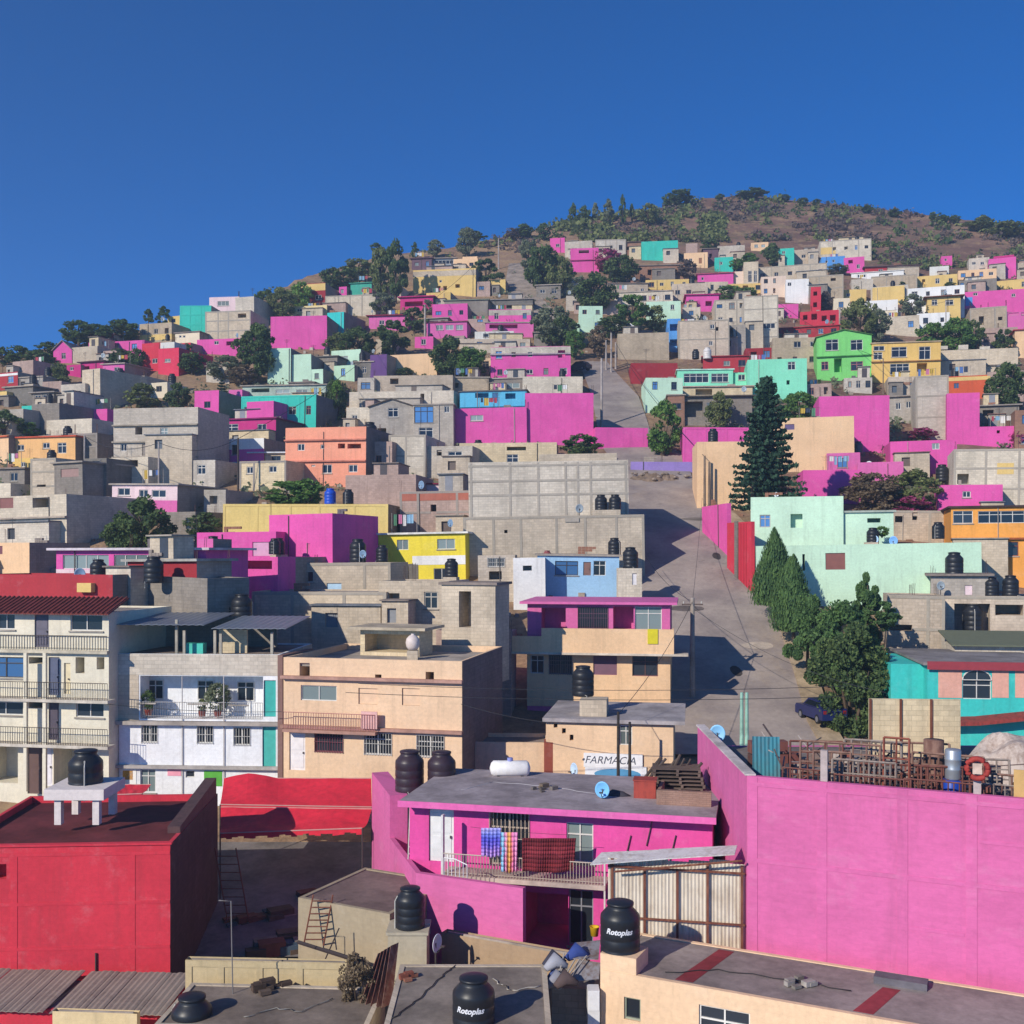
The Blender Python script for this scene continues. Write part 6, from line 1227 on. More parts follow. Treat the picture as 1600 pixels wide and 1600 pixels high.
# van and cars
def car(label, u, vb, d, L, col, rz, van=False, name='parked_car', group='parked vehicles'):
    t = thing(name, label, 'van' if van else 'car', P(u, vb, d), rz, group); W2 = .88 if van else .82
    prf = [(-L / 2, .3), (-L / 2, .85), (-L / 2 + .1, 1.0), (L / 2 - .15, .92), (L / 2, .75), (L / 2, .3)] if not van else [(-L / 2, .3), (-L / 2, 1.1), (L / 2 - .3, 1.1), (L / 2, .85), (L / 2, .3)]
    top = [(-L / 2 + .25, 1.0), (-L / 2 + .75, 1.45), (L / 2 - 1.75, 1.47), (L / 2 - 1.05, .97)] if not van else [(-L / 2 + .02, 1.1), (-L / 2 + .12, 1.95), (L / 2 - .9, 1.98), (L / 2 - .35, 1.1)]
    pm = plain(col, .3); m = MB(); n = len(prf)
    for s in (-1, 1): m.poly([(x, s * W2, z) for x, z in (prf if s < 0 else prf[::-1])])
    for i in range(n): (x0, z0), (x1, z1) = prf[i], prf[(i + 1) % n]; m.quad((x0, -W2, z0), (x0, W2, z0), (x1, W2, z1), (x1, -W2, z1))
    o = m.build('body', pm, t); b = o.modifiers.new('b', 'BEVEL'); b.width = .07; b.segments = 2
    m = MB(); w3 = W2 * (.93 if van else .86); m.poly([(x, -W2 * .97 if i in (0, 3) else -w3, z) for i, (x, z) in enumerate(top)]); m.poly([(x, W2 * .97 if i in (0, 3) else w3, z) for i, (x, z) in enumerate(top)][::-1])
    for i in range(3): (x0, z0), (x1, z1) = top[i], top[i + 1]; y0 = W2 * .97 if i in (0, 3) else w3; y1 = W2 * .97 if i + 1 in (0, 3) else w3; m.quad((x0, -y0, z0), (x0, y0, z0), (x1, y1, z1), (x1, -y1, z1))
    m.build('cabin', pm, t); g = MB()
    for s in (-1, 1):
        c = [(top[0][0] + .28, top[0][1] + .06), (top[1][0] + .1, top[1][1] - .1), (top[2][0] - .05, top[2][1] - .1), (top[3][0] - .22, top[3][1] + .06)]; g.poly([(x, s * (W2 * .975 if i in (0, 3) else w3 + .02), z) for i, (x, z) in enumerate(c)][::s])
    (x0, z0), (x1, z1) = top[2], top[3]; g.quad((x0 + .1, -w3 * .9, z0 - .06), (x0 + .1, w3 * .9, z0 - .06), (x1 + .02, W2 * .85, z1 + .08), (x1 + .02, -W2 * .85, z1 + .08))
    (x0, z0), (x1, z1) = top[0], top[1]; g.quad((x0 + .05, W2 * .8, z0 + .1), (x0 + .05, -W2 * .8, z0 + .1), (x1 - .09, -w3 * .85, z1 - .1), (x1 - .09, w3 * .85, z1 - .1))
    g.build('window', glass('1c2228', .1), t)
    for x in (-L / 2 + .75, L / 2 - .8):
        for s in (-1, 1):
            wmesh = MB(); wmesh.tube([(x, s * (W2 - .18), .3), (x, s * (W2 + .01), .3)], .3, 16); w_ = wmesh.build('wheel', plain('1c1c1e', .8), t); MB().tube([(x, s * (W2 + .005), .3), (x, s * (W2 + .025), .3)], .18, 12).build('rim', plain('9a9aa0', .4, .6), w_)
    for s in (-1, 1):
        MB().box(L / 2 - .06, L / 2 + .02, s * .6 - .16, s * .6 + .16, .62, .76).build('headlight', plain('e4e4e0', .2), t); MB().box(-L / 2 - .02, -L / 2 + .05, s * .65 - .1, s * .65 + .1, .7, .9).build('taillight', plain('8a1c1c', .3), t)
    return t
car('dark blue car under the big tree beside the road', 1282, 1126, 69, 3.9, '1c2456', R(100))
car('white car half hidden by bushes above the low pink wall', 892, 684, 141, 4.2, 'e8ecf0', R(175)); car('white station wagon under the trees on the upper road', 972, 519, 200, 4.6, 'e4e2e0', R(172)); car('dark car on top of the long bare beige wall', 1004, 530, 193, 4.2, '2c2430', R(184)); car('dark car at the bend of the upper road', 905, 580, 175, 3.9, '3a3c44', R(140))
# poles
for a in ((1082, 934, 1105, 'tall grey pole at the left side of the road', 73, 8, 'a89c90'), (966, 1112, 1222, 'dark pole, left one of two before the pharmacy sign', 54.5, 5, '4a4440'), (984, 1128, 1222, 'dark pole, right one of two before the pharmacy sign', 54, 5, '4a4440')): pole(a[0], a[1], a[2], a[3], a[4], a[5], a[6], arm=a[0] == 1082)
for a in ((1101, 712, 800, 'brown wooden pole, left one of two before the peach wall', 4), (1108, 722, 800, 'brown wooden pole, right one of two before the peach wall', 4), (940, 560, 668, 'pale pole at the left edge of the upper road', 4), (955, 520, 582, 'tall pinkish pole left of the long bare beige wall', 3), (947, 532, 578, 'shorter pinkish pole beside the tall pinkish one', 3), (962, 535, 576, 'pinkish pole nearest the long bare beige wall', 3),
          (372, 684, 775, 'thin dark pole before the white and pink house', 3), (664, 476, 530, 'pale pole left of the pink house with white windows', 3), (618, 520, 562, 'pale pole between the dark trees in the middle', 3), (779, 372, 420, 'thin pale pole on the skyline ridge', 2), (1312, 480, 530, 'pale pole at the left edge of the big olive tree', 3), (1478, 470, 552, 'thin green grey pole before the tall green clump', 2), (1380, 560, 615, 'thin brown pole before the ochre two storey house', 2),
          (193, 517, 536, 'thin pale mast above the long pink ridge house', 1.5), (248, 690, 800, 'grey pole before the pinkish white house', 3), (132, 680, 760, 'pale pole beside the dim grey house', 3), (1214, 470, 530, 'pale mast right of the tall pale grey house', 2)):
    pole(a[0], a[1], a[2], a[3], None, a[4], '8a7868' if 'brown' in a[3] else 'b8aca4' if 'dark' not in a[3] else '504844', arm=False)
for i, (u, s) in enumerate(((1159, 'left'), (1167, 'right'))): pole(u, 1082, 1150, f'pale mint green post, {s} one of a close pair behind the scrap yard', 55, 6, '9cc8b4', arm=False, group='mint posts')
pt = P(1082, 940, 73)
for a, b, lb, sg in ((P(560, 1068, 50), P(1320, 1072, 50), 'cable crossing before the peach block and the road, upper one', .25), (P(540, 1082, 50), P(1320, 1088, 50), 'cable crossing before the peach block and the road, lower one', .25), (pt, P(966, 1116, 54.5), 'cable from the roadside pole to the pharmacy poles', .5), (pt, P(1008, 868, 92), 'cable from the roadside pole up to the largest grey block', .5), (pt, P(1101, 716, 128), 'cable from the roadside pole up to the wooden poles', 1.2),
                     (P(984, 1132, 54), P(720, 1100, 56), 'cable from the pharmacy poles to the peach block', .4), (P(166, 1100, 57.5), P(440, 1112, 57.5), 'cable along the front of the white block', .15), (P(1384, 1082, 64), P(1082, 950, 73), 'cable from the turquoise house to the roadside pole', .8)): cable(a, b, lb, sg, .016)

# gates and walls along the road
h(1098, 1137, 790, 850, 'PK', 'pink yard wall stepping down beside the road by the red gate', d=(103, 97), D=.4, par=0, near=True, yaw=-20, name='yard_wall', cat='wall')
t = house(1136, 1174, 816, 905, 'RD', 'red metal gate wall between the pink yard wall and the mint house', d=(94.5, 89.8), D=.3, par=0, near=True, name='gate_wall', cat='wall'); fcg = HOUSES[t['label']][1]; W_, H_3 = HOUSES[t['label']][3], HOUSES[t['label']][2]
MB().box(W_ * .36, W_ * .48, -.12, -.003, 0, H_3 + .1).build('pillar', wm('GD2'), t); m = MB()
for i in range(6): m.box(W_ * .5 + i * .3, W_ * .5 + i * .3 + .03, -.04, -.003, 0, H_3 - .1)
m.build('gate_ribs', plain('a8303c'), t)
h(985, 1082, 721, 736, '9a84c4', 'low purple kerb wall across the road bend', D=.5, par=0, sink=1, name='kerb_wall', cat='wall', yaw=0)
t = thing('earth_heap', 'brown heap of earth and stones on the road below the purple wall', 'earth heap', P(1030, 748, d_at(748))); m = MB(); N = 16
for (x0_, s_, hh) in ((-.8, 2.6, .7), (1.2, 1.8, .6), (-2.4, 1.6, .5)):
    for j in range(N):
        for i in range(N):
            q = lambda i, j: (x0_ + (i / N - .5) * s_ * 1.5, (j / N - .5) * s_ * 1.5, (j / N - .5) * s_ * .52 + hh * max(0, 1 - ((i / N - .5) ** 2 + (j / N - .5) ** 2) * 4.4) * (.8 + .5 * noise.noise((i * .4 + x0_, j * .4, 1))) - .12); m.quad(q(i, j), q(i + 1, j), q(i + 1, j + 1), q(i, j + 1))
m.build('earth', slab('8e7a68'), t)
rr2 = random.Random(3)
for k in range(16):
    x, y = rr2.uniform(-3, 4.5), rr2.uniform(-1.5, 1.5); s_ = rr2.uniform(.12, .35); m = MB(); m.lathe([(0, -.5 * s_), (s_ * .8, -.2 * s_), (s_, .1 * s_), (s_ * .6, .6 * s_), (0, .75 * s_)], 7, c=(x, y, y * .35 + .3)); m.build('stone', slab('9a8a7c'), t)
# seams, patches and covers on the road
for k, (u, v, w_, hgt) in enumerate(((1072, 952, 3.0, .5), (1150, 1050, .8, .8), (1120, 870, .8, .8), (1092, 812, 3.5, .5), (1185, 1010, 2.6, .6))):
    d_ = d_at(v); m = MB(); c_ = P(u, v, d_); sl = (prof(d_ + 1) - prof(d_ - 1)) / 2; n_ = 10; pts = [(c_.x + w_ / 2 * math.cos(6.283 * i / n_) * rr2.uniform(.8, 1.1), c_.y + hgt * math.sin(6.283 * i / n_), ground(c_.x, c_.y + hgt * math.sin(6.283 * i / n_)) + CZ + .075) for i in range(n_)]; m.poly(pts); o = m.build('road_patch', slab(('6e6460', '4a4442', '4a4442', '7a7068', 'b8a898')[k])); o['kind'] = 'structure'

# hoses, bricks and odds and ends on the near flat roofs
def hose(label, pts, col, r=.018):
    m = MB(); P_ = []
    for i in range(len(pts) - 1):
        for k in range(6): P_.append(Vector(pts[i]).lerp(Vector(pts[i + 1]), k / 6) + Vector((.05 * math.sin(k * 2.1 + i), .06 * math.cos(k * 1.7 + i), 0)))
    P_.append(Vector(pts[-1])); m.tube(P_, r, 5); o = m.build('hose', plain(col, .6), None, smooth=True); return tag(o, label, 'hose', 'hoses on the near roofs')
def at_z(u, v, z): d = (CZ - z) * F / (v - HV); return P(u, v, d)
zc = HOUSES['flat concrete roofed house at the bottom centre under a lettered black tank'][0].location.z + HOUSES['flat concrete roofed house at the bottom centre under a lettered black tank'][2] + .0
hose('dark hose running diagonally over the bottom centre roof', [at_z(612, 1592, zc), at_z(655, 1560, zc), at_z(690, 1525, zc), at_z(712, 1508, zc)], '3a3634')
hose('pale hose lying behind the lettered tank on the bottom centre roof', [at_z(770, 1530, zc), at_z(800, 1548, zc), at_z(845, 1540, zc)], 'b8b0a4')
tb = HOUSES['peach house with a long dusty roof in the bottom right corner']; zp = tb[0].location.z + tb[2]
hose('black hose along the back of the long dusty roof', [at_z(1040, 1520, zp), at_z(1120, 1515, zp), at_z(1230, 1530, zp), at_z(1330, 1548, zp)], '2c2a2c')
zl = HOUSES['low flat roofed house with dusty roof at the bottom, left of centre']; zl = zl[0].location.z + zl[2]
hose('grey hose curling on the low dusty roof left of centre', [at_z(380, 1590, zl), at_z(430, 1575, zl), at_z(470, 1580, zl), at_z(520, 1560, zl)], '8a8680')
def pile(name, label, p, cols, n, spread, s0, s1, cat):
    t = thing(name, label, cat, p, random.uniform(0, 1)); r_ = random.Random(len(label))
    for k in range(n):
        x, y, s = r_.uniform(-spread, spread), r_.uniform(-spread * .6, spread * .6), r_.uniform(s0, s1); m = MB(); m.box(x, x + s * 1.6, y, y + s, 0, s * r_.uniform(.5, 1)); m.build('piece', slab(r_.choice(cols)), t)
pile('brick_pile', 'few loose bricks at the left edge of the bottom centre roof', at_z(640, 1530, zc), ('9a5a48', 'a06a54', '8a7a70'), 7, .35, .1, .18, 'bricks')
pile('block_pile', 'grey concrete blocks left on the long dusty roof', at_z(1250, 1540, zp), ('9a948c', '8a847c', 'a8a098'), 6, .5, .15, .26, 'blocks')
pile('plank_pile', 'dark boards and blocks on the low dusty roof left of centre', at_z(420, 1548, zl), ('5a4a40', '6a5a4e', '8a8078'), 9, .6, .1, .3, 'boards')
zr_ = HOUSES['hot pink two storey house with a balcony full of laundry']; zr_ = zr_[0].location.z + zr_[2] + .16
hose('pale hose across the hot pink house roof', [at_z(720, 1235, zr_), at_z(770, 1222, zr_), at_z(850, 1228, zr_), at_z(930, 1240, zr_)], 'a8a4a8')
pile('board_pile', 'small grey boards in the middle of the hot pink roof', at_z(842, 1236, zr_), ('6a625c', '7a726c', '8a7a6a'), 6, .5, .1, .22, 'boards')
t = thing('bucket', 'yellow bucket by the ground floor door of the hot pink house', 'bucket', P(929, 1462, 38.6)); MB().lathe([(0, 0), (.13, 0), (.17, .32), (.18, .33), (.15, .32), (.12, .03), (0, .03)], 16).build('body', plain('d8b020', .45), t, smooth=True)
for u, lb in ((700, 'upright thin steel rod, left one on the rim of the huge pink wall'),): pass

for i, (u, v, d_, lb) in enumerate(((430, 1455, 44.5, 'dark boards and crates heaped in the shaded yard'), (395, 1400, 47, 'old timber stacked at the back of the shaded yard'), (520, 1345, 49, 'boxes and rags under the lower sagging awning'))):
    p = P(u, v, d_); p.z = ground(p.x, p.y) + CZ; pile('timber_pile', lb, p, ('5a4a40', '6a5a4e', '8a8078', '7a4a40', '4a5a6a'), 16, 1.3, .2, .7, 'timber')
# ------------------------------------------------------------------ trees and scrub
TG = 'trees among the hillside houses'
T = lambda *a, **k: tree(*a, **{'group': TG, **k})
# by the road
T('conifer', 'conifer', 1198, 592, 800, 112, 'tall dark conifer towering beside the peach walls', d=101)
T('cyp', 'cyp', 1210, 826, 945, 66, 'narrow cypress, upper one of two before the longest mint house', d=84)
T('cyp', 'cyp', 1240, 868, 985, 66, 'narrow cypress, lower one of two before the longest mint house', d=80)
T('pine', 'cyp', 1262, 915, 1080, 92, 'blue green tapering tree below the two cypresses', d=75, cat='tree', name='tree'); T('bush', 'cyp', 1318, 940, 1085, 112, 'broad green tree between the cypresses and the crooked post house', d=73, cat='tree', name='tree')
T('pine', 'cyp', 1356, 890, 1030, 72, 'blue green pine with a nodding tip before the longest mint house', d=76); T('open', 'cyp', 1376, 938, 990, 60, 'small spreading branch tree at the right of the nodding pine', d=75)
T('bush', 'dark', 1330, 975, 1150, 128, 'huge dark green cypress bush hiding the bottom of the road', d=68, cat='tree', name='tree'); T('bush', 'dark', 1368, 1000, 1165, 60, 'dark narrow tree touching the turquoise house', d=69, cat='tree', name='tree')
T('bush', 'green', 1036, 626, 712, 60, 'feathery green bush at the road bend left of the pink wall'); T('round', 'green', 1250, 612, 668, 66, 'bright round tree right of the tall conifer tip'); T('round', 'olive', 1124, 612, 672, 44, 'olive tree before the corrugated shack')
T('bush', 'dry', 1362, 738, 806, 90, 'brown green bushes below the pink ramp house', cat='bush'); T('bush', 'olive', 1425, 735, 800, 90, 'dark olive bush left of the pink house with a grey window', cat='bush'); T('bush', 'pink', 1420, 775, 808, 70, 'pink flowering bougainvillea below the dark olive bush', cat='bush'); T('bush', 'pink', 1132, 768, 812, 40, 'crimson bougainvillea by the road under the tall conifer', cat='bush', d=112)
T('bush', 'green', 1378, 822, 838, 26, 'little green bush behind the longest mint house', cat='bush', d=90)
T('bush', 'olive', 890, 654, 684, 70, 'yellow green hedge above the white car', cat='bush'); T('round', 'dark', 908, 678, 722, 66, 'dark round tree below the white car', d=127)
T('bush', 'pink', 1440, 668, 690, 50, 'dusty pink bush before the low pink house on the right', cat='bush', group='scrub bushes on the slope'); T('bush', 'pink', 1590, 672, 700, 30, 'red flowering bush at the right photo edge', cat='bush')
# left
T('round', 'dark', 226, 776, 880, 96, 'big dark tree below the pinkish white house'); T('round', 'dark', 190, 800, 876, 60, 'dim tree left of the big dark one, below the pinkish white house'); T('bush', 'dark', 318, 800, 842, 60, 'dark bush left of the long yellow house', cat='bush'); T('bush', 'green', 452, 752, 790, 90, 'long green bush behind the long yellow house', cat='bush', d=104); T('bush', 'green', 480, 748, 790, 60, 'leafy green bush below the coral house', cat='bush', d=104)
T('conifer', 'conifer', 346, 594, 648, 30, 'dark conifer between two pink houses on the left', d=151); T('bush', 'dark', 525, 592, 664, 40, 'dark green tree clump right of the long turquoise house', name='tree', cat='tree', d=149); T('bush', 'bright', 526, 594, 620, 16, 'lime bright bush on the dark clump right of the turquoise house', cat='bush', d=147)
T('bush', 'green', 45, 660, 684, 40, 'bright green bush under the narrow turquoise wall', cat='bush'); T('bush', 'olive', 140, 612, 640, 34, 'green creeper bush on the tall grey block house', cat='bush', d=155); T('bush', 'olive', 225, 600, 638, 56, 'pale green bush above the three storey grey house', cat='bush'); T('round', 'dark', 278, 598, 642, 44, 'dark tree right of the pale green bush on the left'); T('bush', 'olive', 92, 566, 604, 30, 'olive bush left of the magenta dark roofed house', cat='bush'); T('round', 'dark', 8, 640, 690, 60, 'dark tree at the left photo edge beside the dim grey house')
T('round', 'dark', 400, 505, 598, 66, 'tall dark tree right of the unfinished grey skyline house'); T('round', 'grey', 352, 555, 598, 60, 'grey green tree below the pink skyline house'); T('round', 'dark', 300, 548, 586, 44, 'dark tree against the bright red cube house'); T('bush', 'dry', 378, 570, 602, 50, 'brown dry bush left of the narrow cream house', cat='bush'); T('euc', 'dark', 292, 536, 572, 26, 'dark upright tree between the red and pink houses'); T('round', 'dark', 60, 548, 578, 60, 'dark ridge tree left of the pink gabled house')
T('round', 'dark', 190, 545, 575, 44, 'dark round tree before the long pink ridge house'); T('round', 'dark', 213, 540, 580, 26, 'dark slim tree left of the dull red house'); T('round', 'olive', 100, 585, 606, 26, 'small olive tree above the two step grey block')
for i, (u, vt, vb, w_, kd, lb) in enumerate([(122, 497, 542, 50, 'round', 'dark tree with a raised top on the far left skyline'), (150, 506, 540, 50, 'round', 'rounded skyline tree right of the raised one'), (188, 500, 534, 66, 'round', 'wide dark skyline tree above the long pink ridge house'), (232, 481, 512, 22, 'pine', 'pointed pine, left one of two on the left skyline'), (256, 478, 510, 30, 'pine', 'pointed pine, right one of two on the left skyline'), (30, 540, 572, 40, 'round', 'dark low tree at the left end of the skyline'), (76, 534, 560, 40, 'round', 'skyline tree above the far left grey houses'), (4, 542, 572, 30, 'round', 'skyline tree at the left photo edge')]): T(kd, 'dark', u, vt, vb, w_, lb)
# middle left ridge
for u, vt, vb, w_, kd, lf, lb in [(618, 374, 474, 44, 'euc', 'dark', 'tall dark eucalyptus on the ridge left of the long ochre house'), (595, 385, 470, 40, 'euc', 'olive', 'olive eucalyptus left of the tall dark one'), (648, 378, 404, 16, 'pine', 'dark', 'slim pine above the mauve roofed shed'), (588, 380, 400, 22, 'flat', 'dark', 'umbrella shaped tree on the ridge'), (680, 374, 402, 26, 'round', 'grey', 'small grey tree on the ridge above the long ochre house'), (730, 355, 402, 36, 'round', 'grey', 'grey green tree on the ridge above the peach turret'), (760, 404, 456, 50, 'open', 'dark', 'leaning dark tree right of the long ochre house'), (598, 455, 498, 40, 'open', 'grey', 'pale feathery tree right of the long bare grey house'), (648, 480, 520, 40, 'open', 'dark', 'dark tree before the magenta canopy'),
                                (560, 510, 566, 60, 'round', 'dark', 'dark spreading tree above the mint group'), (530, 520, 560, 50, 'round', 'olive', 'olive tree below the narrow turquoise house'), (615, 498, 560, 60, 'open', 'dark', 'tall dark tree behind the pink wedge house'), (702, 524, 592, 64, 'round', 'dark', 'big round dark tree, left one of two above the cyan house'), (732, 538, 594, 62, 'round', 'green', 'big round green tree, right one of two above the cyan house'), (632, 574, 590, 28, 'bush', 'dark', 'dark bush at the foot of the peach blank house'), (470, 440, 482, 40, 'bush', 'bright', 'green bushy slope left of the dark red house'), (440, 448, 500, 50, 'bush', 'olive', 'olive bushes on the ridge right of the unfinished grey house'), (415, 452, 490, 40, 'bush', 'dark', 'dark bush on the ridge by the grey stair tower'),
                                (520, 418, 452, 40, 'round', 'dark', 'dark tree on the ridge right of the dark red house'), (560, 402, 440, 50, 'round', 'olive', 'olive tree on the ridge above the teal shed'), (545, 420, 450, 40, 'bush', 'dark', 'dark bush behind the teal shed'), (668, 468, 492, 20, 'bush', 'grey', 'grey bush beside the magenta canopy'),
                                (848, 376, 460, 60, 'round', 'dark', 'big dark tree left of the grey topmost house'), (872, 395, 462, 50, 'round', 'olive', 'olive tree beside the pink two level house'), (825, 372, 432, 44, 'euc', 'grey', 'grey green tree above the gravel path'), (950, 388, 428, 44, 'round', 'pink', 'pink flowering tree beside the pink two level house'), (968, 395, 446, 60, 'round', 'dark', 'dark tree right of the pink flowering one'), (930, 425, 492, 70, 'round', 'dark', 'dark feathery tree above the pale mint house'), (905, 430, 480, 40, 'open', 'grey', 'grey sparse tree left of the dark feathery one'), (988, 458, 522, 60, 'open', 'green', 'pale green open tree before the tree shaded mint house'), (958, 492, 528, 50, 'bush', 'dark', 'dark bush above the white station wagon'), (1025, 478, 516, 40, 'bush', 'olive', 'olive bush at the right of the tree shaded mint house'),
                                (862, 472, 544, 70, 'round', 'grey', 'grey brown tree right of the low pink house with a dark opening'), (880, 490, 546, 50, 'round', 'dark', 'dark tree behind the round road tree'), (898, 515, 562, 34, 'round', 'green', 'round green tree at the end of the upper road'), (935, 508, 560, 40, 'open', 'dry', 'dry reddish bush beside the pinkish poles'), (1072, 405, 438, 32, 'round', 'purp', 'round dark tree left of the long pink low house'), (1150, 402, 424, 26, 'round', 'green', 'green tree at the right of the small turquoise house'), (1205, 380, 416, 30, 'round', 'dark', 'dark green tree left of the narrow turquoise house'), (1140, 446, 470, 46, 'bush', 'green', 'dense green hedge, left half, below the narrow ochre house'), (1168, 449, 470, 30, 'bush', 'green', 'dense green hedge, right half, below the narrow ochre house'),
                                (1345, 466, 540, 60, 'round', 'olive', 'big olive tree behind the lime green house'), (1372, 482, 540, 40, 'round', 'grey', 'grey olive tree right of the big olive one'), (1424, 460, 498, 40, 'round', 'grey', 'blue grey tree before the white flat house'), (1498, 490, 560, 60, 'round', 'green', 'tallest green tree of the right clump'), (1460, 500, 556, 60, 'round', 'green', 'green tree at the left of the right clump'), (1520, 500, 556, 40, 'round', 'dark', 'darker tree at the right of the right clump'), (1568, 512, 560, 36, 'open', 'dark', 'pale trunked tree at the right photo edge'), (1572, 566, 648, 64, 'round', 'dark', 'big dark tree at the right photo edge below the pale trunked one'), (1290, 455, 484, 30, 'round', 'purp', 'reddish tree right of the red stair tower'), (1484, 440, 452, 18, 'round', 'dark', 'small dark bush at the corner of the ochre house'), (1310, 412, 430, 34, 'round', 'grey', 'grey bush before the bright blue house'),
                                (1110, 372, 396, 30, 'round', 'dark', 'dark tree above the mauve brown shed'), (1172, 395, 416, 30, 'round', 'green', 'green bush below the tiny peach house'), (1410, 440, 452, 12, 'bush', 'dark', 'tiny bush beside the ochre box houses')]: T(kd, lf, u, vt, vb, w_, lb, cat='bush' if kd == 'bush' else 'tree')
# crest of the hill
CG = 'trees on the crest of the hill'
for u, vt, vb, w_, kd, lf, lb in [(895, 316, 356, 20, 'pine', 'dark', 'slim dark pine at the left end of the crest pines'), (912, 322, 358, 26, 'round', 'dark', 'dark round tree second in the crest pines'), (930, 314, 356, 16, 'pine', 'grey', 'thin grey pine in the crest row'), (950, 310, 354, 24, 'pine', 'grey', 'wide grey pine in the crest row'), (973, 303, 352, 16, 'pine', 'dark', 'tallest narrow pine of the crest row'), (987, 316, 348, 10, 'pine', 'dark', 'thin short pine at the right end of the crest row'), (1012, 318, 352, 34, 'round', 'olive', 'olive tree right of the crest pines'), (1062, 295, 324, 46, 'round', 'dark', 'dark clump at the left of the hill top'), (1045, 302, 326, 24, 'round', 'dark', 'small dark tree left of the hill top clump'), (1172, 294, 312, 50, 'round', 'dark', 'dark wide clump on the very summit'), (1124, 302, 314, 16, 'round', 'dark', 'little dark bush left of the summit clump'), (1225, 304, 316, 20, 'round', 'dark', 'dark bush first to the right of the summit'), (1255, 308, 322, 18, 'round', 'dark', 'dark bush second to the right of the summit'), (1276, 310, 322, 14, 'round', 'dark', 'dark bush third to the right of the summit'),
                                 (1355, 320, 334, 20, 'round', 'dark', 'dark bush on the middle of the right crest'), (1398, 326, 340, 22, 'round', 'dark', 'dark bush left of the right crest pair'), (1457, 330, 346, 12, 'round', 'dark', 'slim dark bush on the right crest'), (1472, 336, 350, 22, 'round', 'dark', 'wide dark bush right of the slim one on the crest'), (1492, 336, 350, 18, 'round', 'dark', 'dark round bush near the right crest end'), (1530, 340, 362, 50, 'round', 'olive', 'green tree clump on the right crest'), (1575, 345, 372, 60, 'round', 'olive', 'green tree clump at the right photo edge of the crest'), (820, 350, 372, 30, 'round', 'dark', 'dark tree on the crest left of the big dark tree'), (850, 348, 376, 24, 'round', 'dark', 'dark tree on the crest above the small pink topmost house'), (800, 356, 376, 22, 'round', 'purp', 'brown tree on the left crest'), (740, 362, 380, 40, 'flat', 'dark', 'wide flat dark tree on the left crest')]: T(kd, lf, u, vt, vb, w_, lb, group=CG, cat='bush' if 'bush' in lb else 'tree')
# uncountable dry scrub over the bare upper slope
def scrub(name, label, n, uv, leafk, smin, smax, seed, q=13):
    rnd = random.Random(seed); m = MB(); k = 0
    while k < n:
        u, v = rnd.uniform(*uv[0]), rnd.uniform(*uv[1])
        if v < lerp_tab(RV, u) + 1.5 or not uv[2](u, v): continue
        if noise.noise((u * .011, v * .035, seed)) + .5 * noise.noise((u * .03, v * .09, seed + 9)) < rnd.uniform(-.12, .3): continue
        d = d_at(v) ; x = (u - 800) / F * d; z = ground(x, d) + CZ; s = rnd.uniform(smin, smax) * (1 + .6 * (rnd.random() < .1)); k += 1
        for _ in range(q):
            a = rnd.uniform(0, 6.28); r = s * rnd.random() ** .5 * .6; p = Vector((x + r * math.cos(a), d + r * math.sin(a), z + abs(rnd.gauss(0, .32)) * s)); leafquad(m, p, s * .34, rnd, .3, 1.2)
    o = m.build(name, leafm(*LEAF[leafk])); tag(o, label, 'scrub', kind='stuff')
upper = lambda u, v: v < lerp_tab([(0, 560), (300, 505), (420, 500), (520, 470), (640, 405), (760, 420), (860, 372), (1000, 378), (1100, 380), (1280, 376), (1370, 410), (1450, 425), (1600, 410)], u)
scrub('dry_scrub', 'brown and mauve dry scrub over the bare upper hillside', 850, ((760, 1620), (300, 428), upper), 'purp', .8, 1.9, 3)
scrub('green_scrub', 'olive green low scrub over the bare upper hillside', 430, ((400, 1620), (300, 470), lambda u, v: upper(u, v) and (u > 860 or (u * 7 + v * 13) % 5 < .9)), 'olive', .9, 2.3, 8)
scrub('shrub_belt', 'belt of olive green shrubs along the foot of the crest pines', 380, ((850, 1130), (336, 378), lambda u, v: upper(u, v - 8)), 'olive', 1.2, 2.8, 31, 16)
scrub('dark_scrub', 'dark low bushes dotted over the bare upper hillside', 170, ((400, 1620), (300, 470), lambda u, v: upper(u, v) and u > 760), 'dark', .9, 2.4, 12)
scrub('weeds', 'weeds and garden plants growing between the hillside houses', 1900, ((0, 1600), (420, 800), lambda u, v: not upper(u, v) and not (900 < u < 1100 and v > 530)), 'grey', .4, 1.3, 21, 10)
